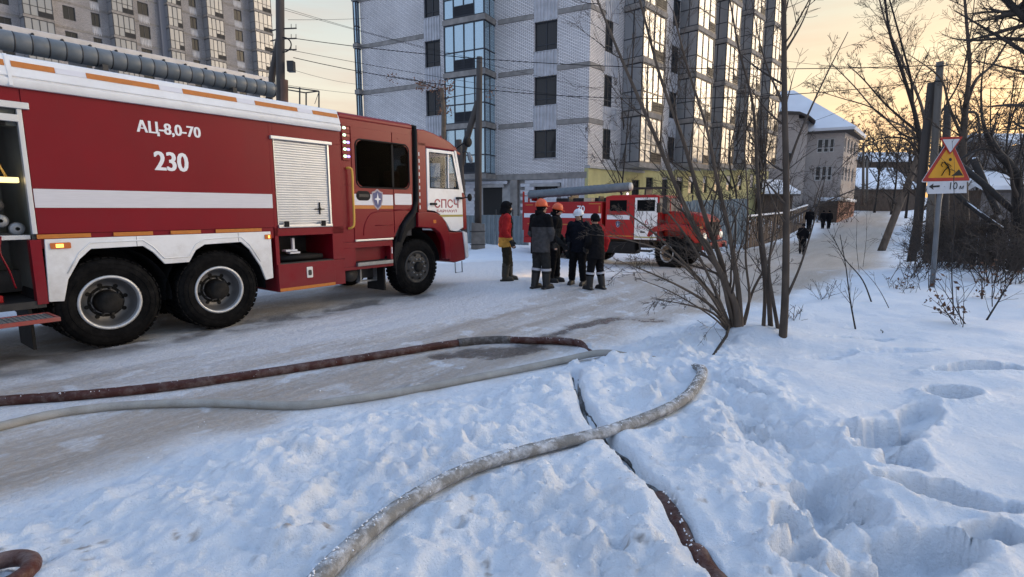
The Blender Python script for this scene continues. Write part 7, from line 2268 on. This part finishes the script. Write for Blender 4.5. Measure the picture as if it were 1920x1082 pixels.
# far street posts
for i, (x, y0, y1, Y) in enumerate(((1619, 378, 268, 66), (1626, 372, 300, 72), (1664, 370, 300, 85))):
    a, b = at(x, y0, Y), at(x, y1, Y)
    T = empty('utility_pole', tuple(a), 0, ('pale far pole at the end of the street, tallest', 'short pale far pole beside the tallest one', 'thin far pole in front of the deep snow roof')[i], 'utility pole')
    MB().tube([Vector((0, 0, -.5)), b - a], [.16, .13], 8).build('pole', POLEG, T)
    MB().tube([b - a + Vector((-.5, 0, -.3)), b - a + Vector((.5, 0, -.3))], .05, 5).build('crossarm', DARKM, T)
def wire(A_, B_, sag, lb, r=.011):
    a, b = at(*A_), at(*B_)
    pts = [a.lerp(b, k / 20) + Vector((0, 0, -sag * 4 * (k / 20) * (1 - k / 20))) for k in range(21)]
    o = MB().tube(pts, r, 4, cap=False).build('wire', BLACK); setp(o, lb, 'wire', 'overhead wires')
wire((552, 72, 22), (1763, 122, 18), .50, 'upper thick overhead wire crossing the tower front', .013)
wire((550, 108, 22), (1763, 150, 18), 1.0, 'lower thick overhead wire crossing the tower front', .013)
wire((530, 14, 22), (900, 112, 25), .10, 'thin wire sloping from the dark pole top to the centre pole', .007)
wire((530, 18, 22), (1180, 180, 27), .15, 'thin wire sloping from the dark pole to the tower corner', .007)
wire((535, 92, 22), (1500, 215, 40), .6, 'long thin wire running back past the tower', .009)
wire((540, 37, 22), (690, 34, 30), .03, 'short thin level wire left of the tower', .007)
wire((540, 128, 22), (700, 160, 34), .15, 'thin low wire left of the tower', .007)
wire((540, 160, 22), (720, 180, 34), .05, 'thinnest low wire just above the crew cab', .007)
wire((1763, 118, 18), (1990, 118, 14), .12, 'upper wire running right from the tall grey pole', .009)
wire((1763, 152, 18), (1990, 160, 14), .15, 'lower wire running right from the tall grey pole', .009)
wire((1763, 125, 18), (1440, 245, 62), .5, 'wire running from the tall grey pole to the pale house', .010)
wire((1620, 280, 66), (1763, 150, 18), .6, 'wire along the street from the far pole to the tall grey pole', .010)
wire((1763, 130, 18), (1380, 90, 60), .5, 'wire crossing the sky between the tower and the tall grey pole', .010)
# frame of steel bars seen past the dark pole
T = empty('steel_gantry', tuple(at(540, 300, 30)), 0, 'open gantry of thin steel bars on posts, between the dark pole and the tower', 'gantry')
o0 = Vector(T.location); P_ = lambda x, y, Y=30.0: at(x, y, Y) - o0
for q in (((537, 163), (598, 171)), ((537, 168), (572, 174)), ((572, 174), (598, 171))): MB().tube([P_(*q[0]), P_(*q[1])], .035, 5).build('bar', DARKM, T)
for x, y in ((562, 164), (574, 174), (598, 171)): MB().tube([P_(x, y), P_(x, 430)], .04, 5).build('post', DARKM, T)
MB().tube([P_(597, 175), P_(590, 195)], .015, 4).build('stay', DARKM, T)

# ------------------------------------------------------------------ road signs on a leaning pipe
SRED = mat('sign_red', (.42, .03, .02), .45, dirt=(.2, .06, .04, .3)); SYEL = mat('sign_yellow', (.72, .33, .02), .45, dirt=(.4, .2, .05, .35)); SWH = mat('sign_white', (.60, .60, .62), .45, dirt=(.4, .38, .36, .4), ds=5); SBL = mat('sign_black', (.012, .012, .012), .5)
PIPE = mat('sign_pipe', (.17, .18, .19), .5, .4, var=.2, vs=6, dirt=(.08, .06, .05, .5))
sb_ = pxg(1748, 538); YS = sb_.y
kx = YS / ray(1770, 320).y / FPX                                   # metres per photograph pixel at the sign
T = empty('road_sign', tuple(sb_), 0, 'road works warning sign with distance plate and small give way sign on a leaning pipe', 'road sign')
P_ = lambda x, y, d=0: at(x, y, YS + d) - sb_
MB().tube([P_(1746, 560), P_(1760, 380), P_(1772, 300)], [.045, .045, .045], 12).build('pole', PIPE, T)
MB().tube([P_(1772, 300, .02), P_(1775, 262, .02)], [.03, .03], 8).build('pole_top', PIPE, T)
def plate(name, pts, y0, y1, m, parent): return MB().prism(pts, 1, y0, y1).build(name, m, parent)
cx = P_(1768, 320); yb = -.07
def tri(cxp, cyp, w, h, up=True, rr=.05, k=4, rot=0.0):
    c = P_(cxp, cyp)
    V3 = [(-w / 2, 0), (w / 2, 0), (0, h)] if up else [(-w / 2, h), (w / 2, h), (0, 0)]
    out = []
    n3 = 3
    for i in range(3):
        a, b, d = Vector(V3[i - 1]), Vector(V3[i]), Vector(V3[(i + 1) % 3])
        u_, v_ = (a - b).normalized() * rr, (d - b).normalized() * rr
        for q in range(k + 1):
            t_ = q / k; p = (b + u_) * (1 - t_) ** 2 + b * 2 * t_ * (1 - t_) + (b + v_) * t_ ** 2
            out.append((c.x + p.x * math.cos(rot) - p.y * math.sin(rot), c.z + p.x * math.sin(rot) + p.y * math.cos(rot)))
    return out
W_ = 90 * kx; Hh = 78 * kx; tl_ = R(1.0)
s1 = plate('warning_sign', tri(1768.5, 340, W_, Hh, rot=tl_), yb, yb + .015, SRED, T)
plate('edge', tri(1768.5, 341.5, W_ * 1.035, Hh * 1.035, rot=tl_), yb + .004, yb + .012, SWH, s1)
plate('yellow_field', tri(1768.5, 333.5, W_ * .76, Hh * .76, rr=.03, rot=tl_), yb - .003, yb + .001, SYEL, s1)
def pic(pts): return [(P_(x, y).x, P_(x, y).z) for x, y in pts]
gx = lambda u, v: (1680 + u * 180 / 573.0, 220 + v * 340 / 1082.0)         # coordinates measured on an enlargement
man = MB()
def seg(a, b, ra, rb): 
    A_, B_ = P_(*gx(*a)), P_(*gx(*b)); A_.y = B_.y = yb - .006
    man.tube([A_, B_], [ra * kx, rb * kx], 8, flat=.12); 
hd_ = P_(*gx(306, 254)); hd_.y = yb - .006; man.ball(hd_, 3.0 * kx, 12, (1, .12, 1))
for a, b, ra, rb in (((268, 268), (292, 300), 3.6, 3.2), ((262, 268), (250, 285), 2.0, 1.5), ((250, 285), (258, 298), 1.6, 1.4), ((285, 275), (312, 295), 2.0, 1.5), ((288, 300), (268, 322), 3.0, 2.4), ((268, 322), (252, 350), 2.4, 2.0), ((292, 300), (300, 324), 3.0, 2.4), ((300, 324), (299, 348), 2.4, 2.0), ((302, 310), (345, 330), .9, .9)): seg(a, b, ra, rb)
man.build('worker_symbol', SBL, s1)
plate('heap_symbol', pic([gx(312, 351), gx(382, 349), gx(357, 312), gx(338, 330)]), yb - .008, yb - .003, SBL, s1)
s2 = plate('distance_plate', pic([(1734, 341), (1807, 339), (1807, 362), (1734, 364)]), yb, yb + .012, SWH, T)
plate('arrow', pic([(1736, 350.5), (1745, 344.5), (1744, 348.5), (1756.5, 347.5), (1756.5, 351), (1744, 352), (1745, 356)]), yb - .004, yb + .001, SBL, s2)
text('lettering', '10', SBL, s2, tuple(P_(1781, 349.5) + Vector((0, yb - .004, 0))), (math.pi / 2, 0, 0), 19 * kx, .001, .0, xs=.95)
text('lettering', 'м', SBL, s2, tuple(P_(1796.5, 351.5) + Vector((0, yb - .004, 0))), (math.pi / 2, 0, 0), 12 * kx, .001, .0, shear=.2)
MB().ball(P_(1765.5, 350) + Vector((0, yb, 0)), .8 * kx, 6, (1, .3, 1)).build('bolt', GREYM, s2)
s3 = plate('give_way_sign', tri(1774, 291, 43 * kx, 32 * kx, False, rr=.03, rot=R(2)), yb - .025, yb - .012, SRED, T)
plate('white_field', tri(1774, 287, 32 * kx, 24 * kx, False, rr=.02, rot=R(2)), yb - .029, yb - .024, SWH, s3)
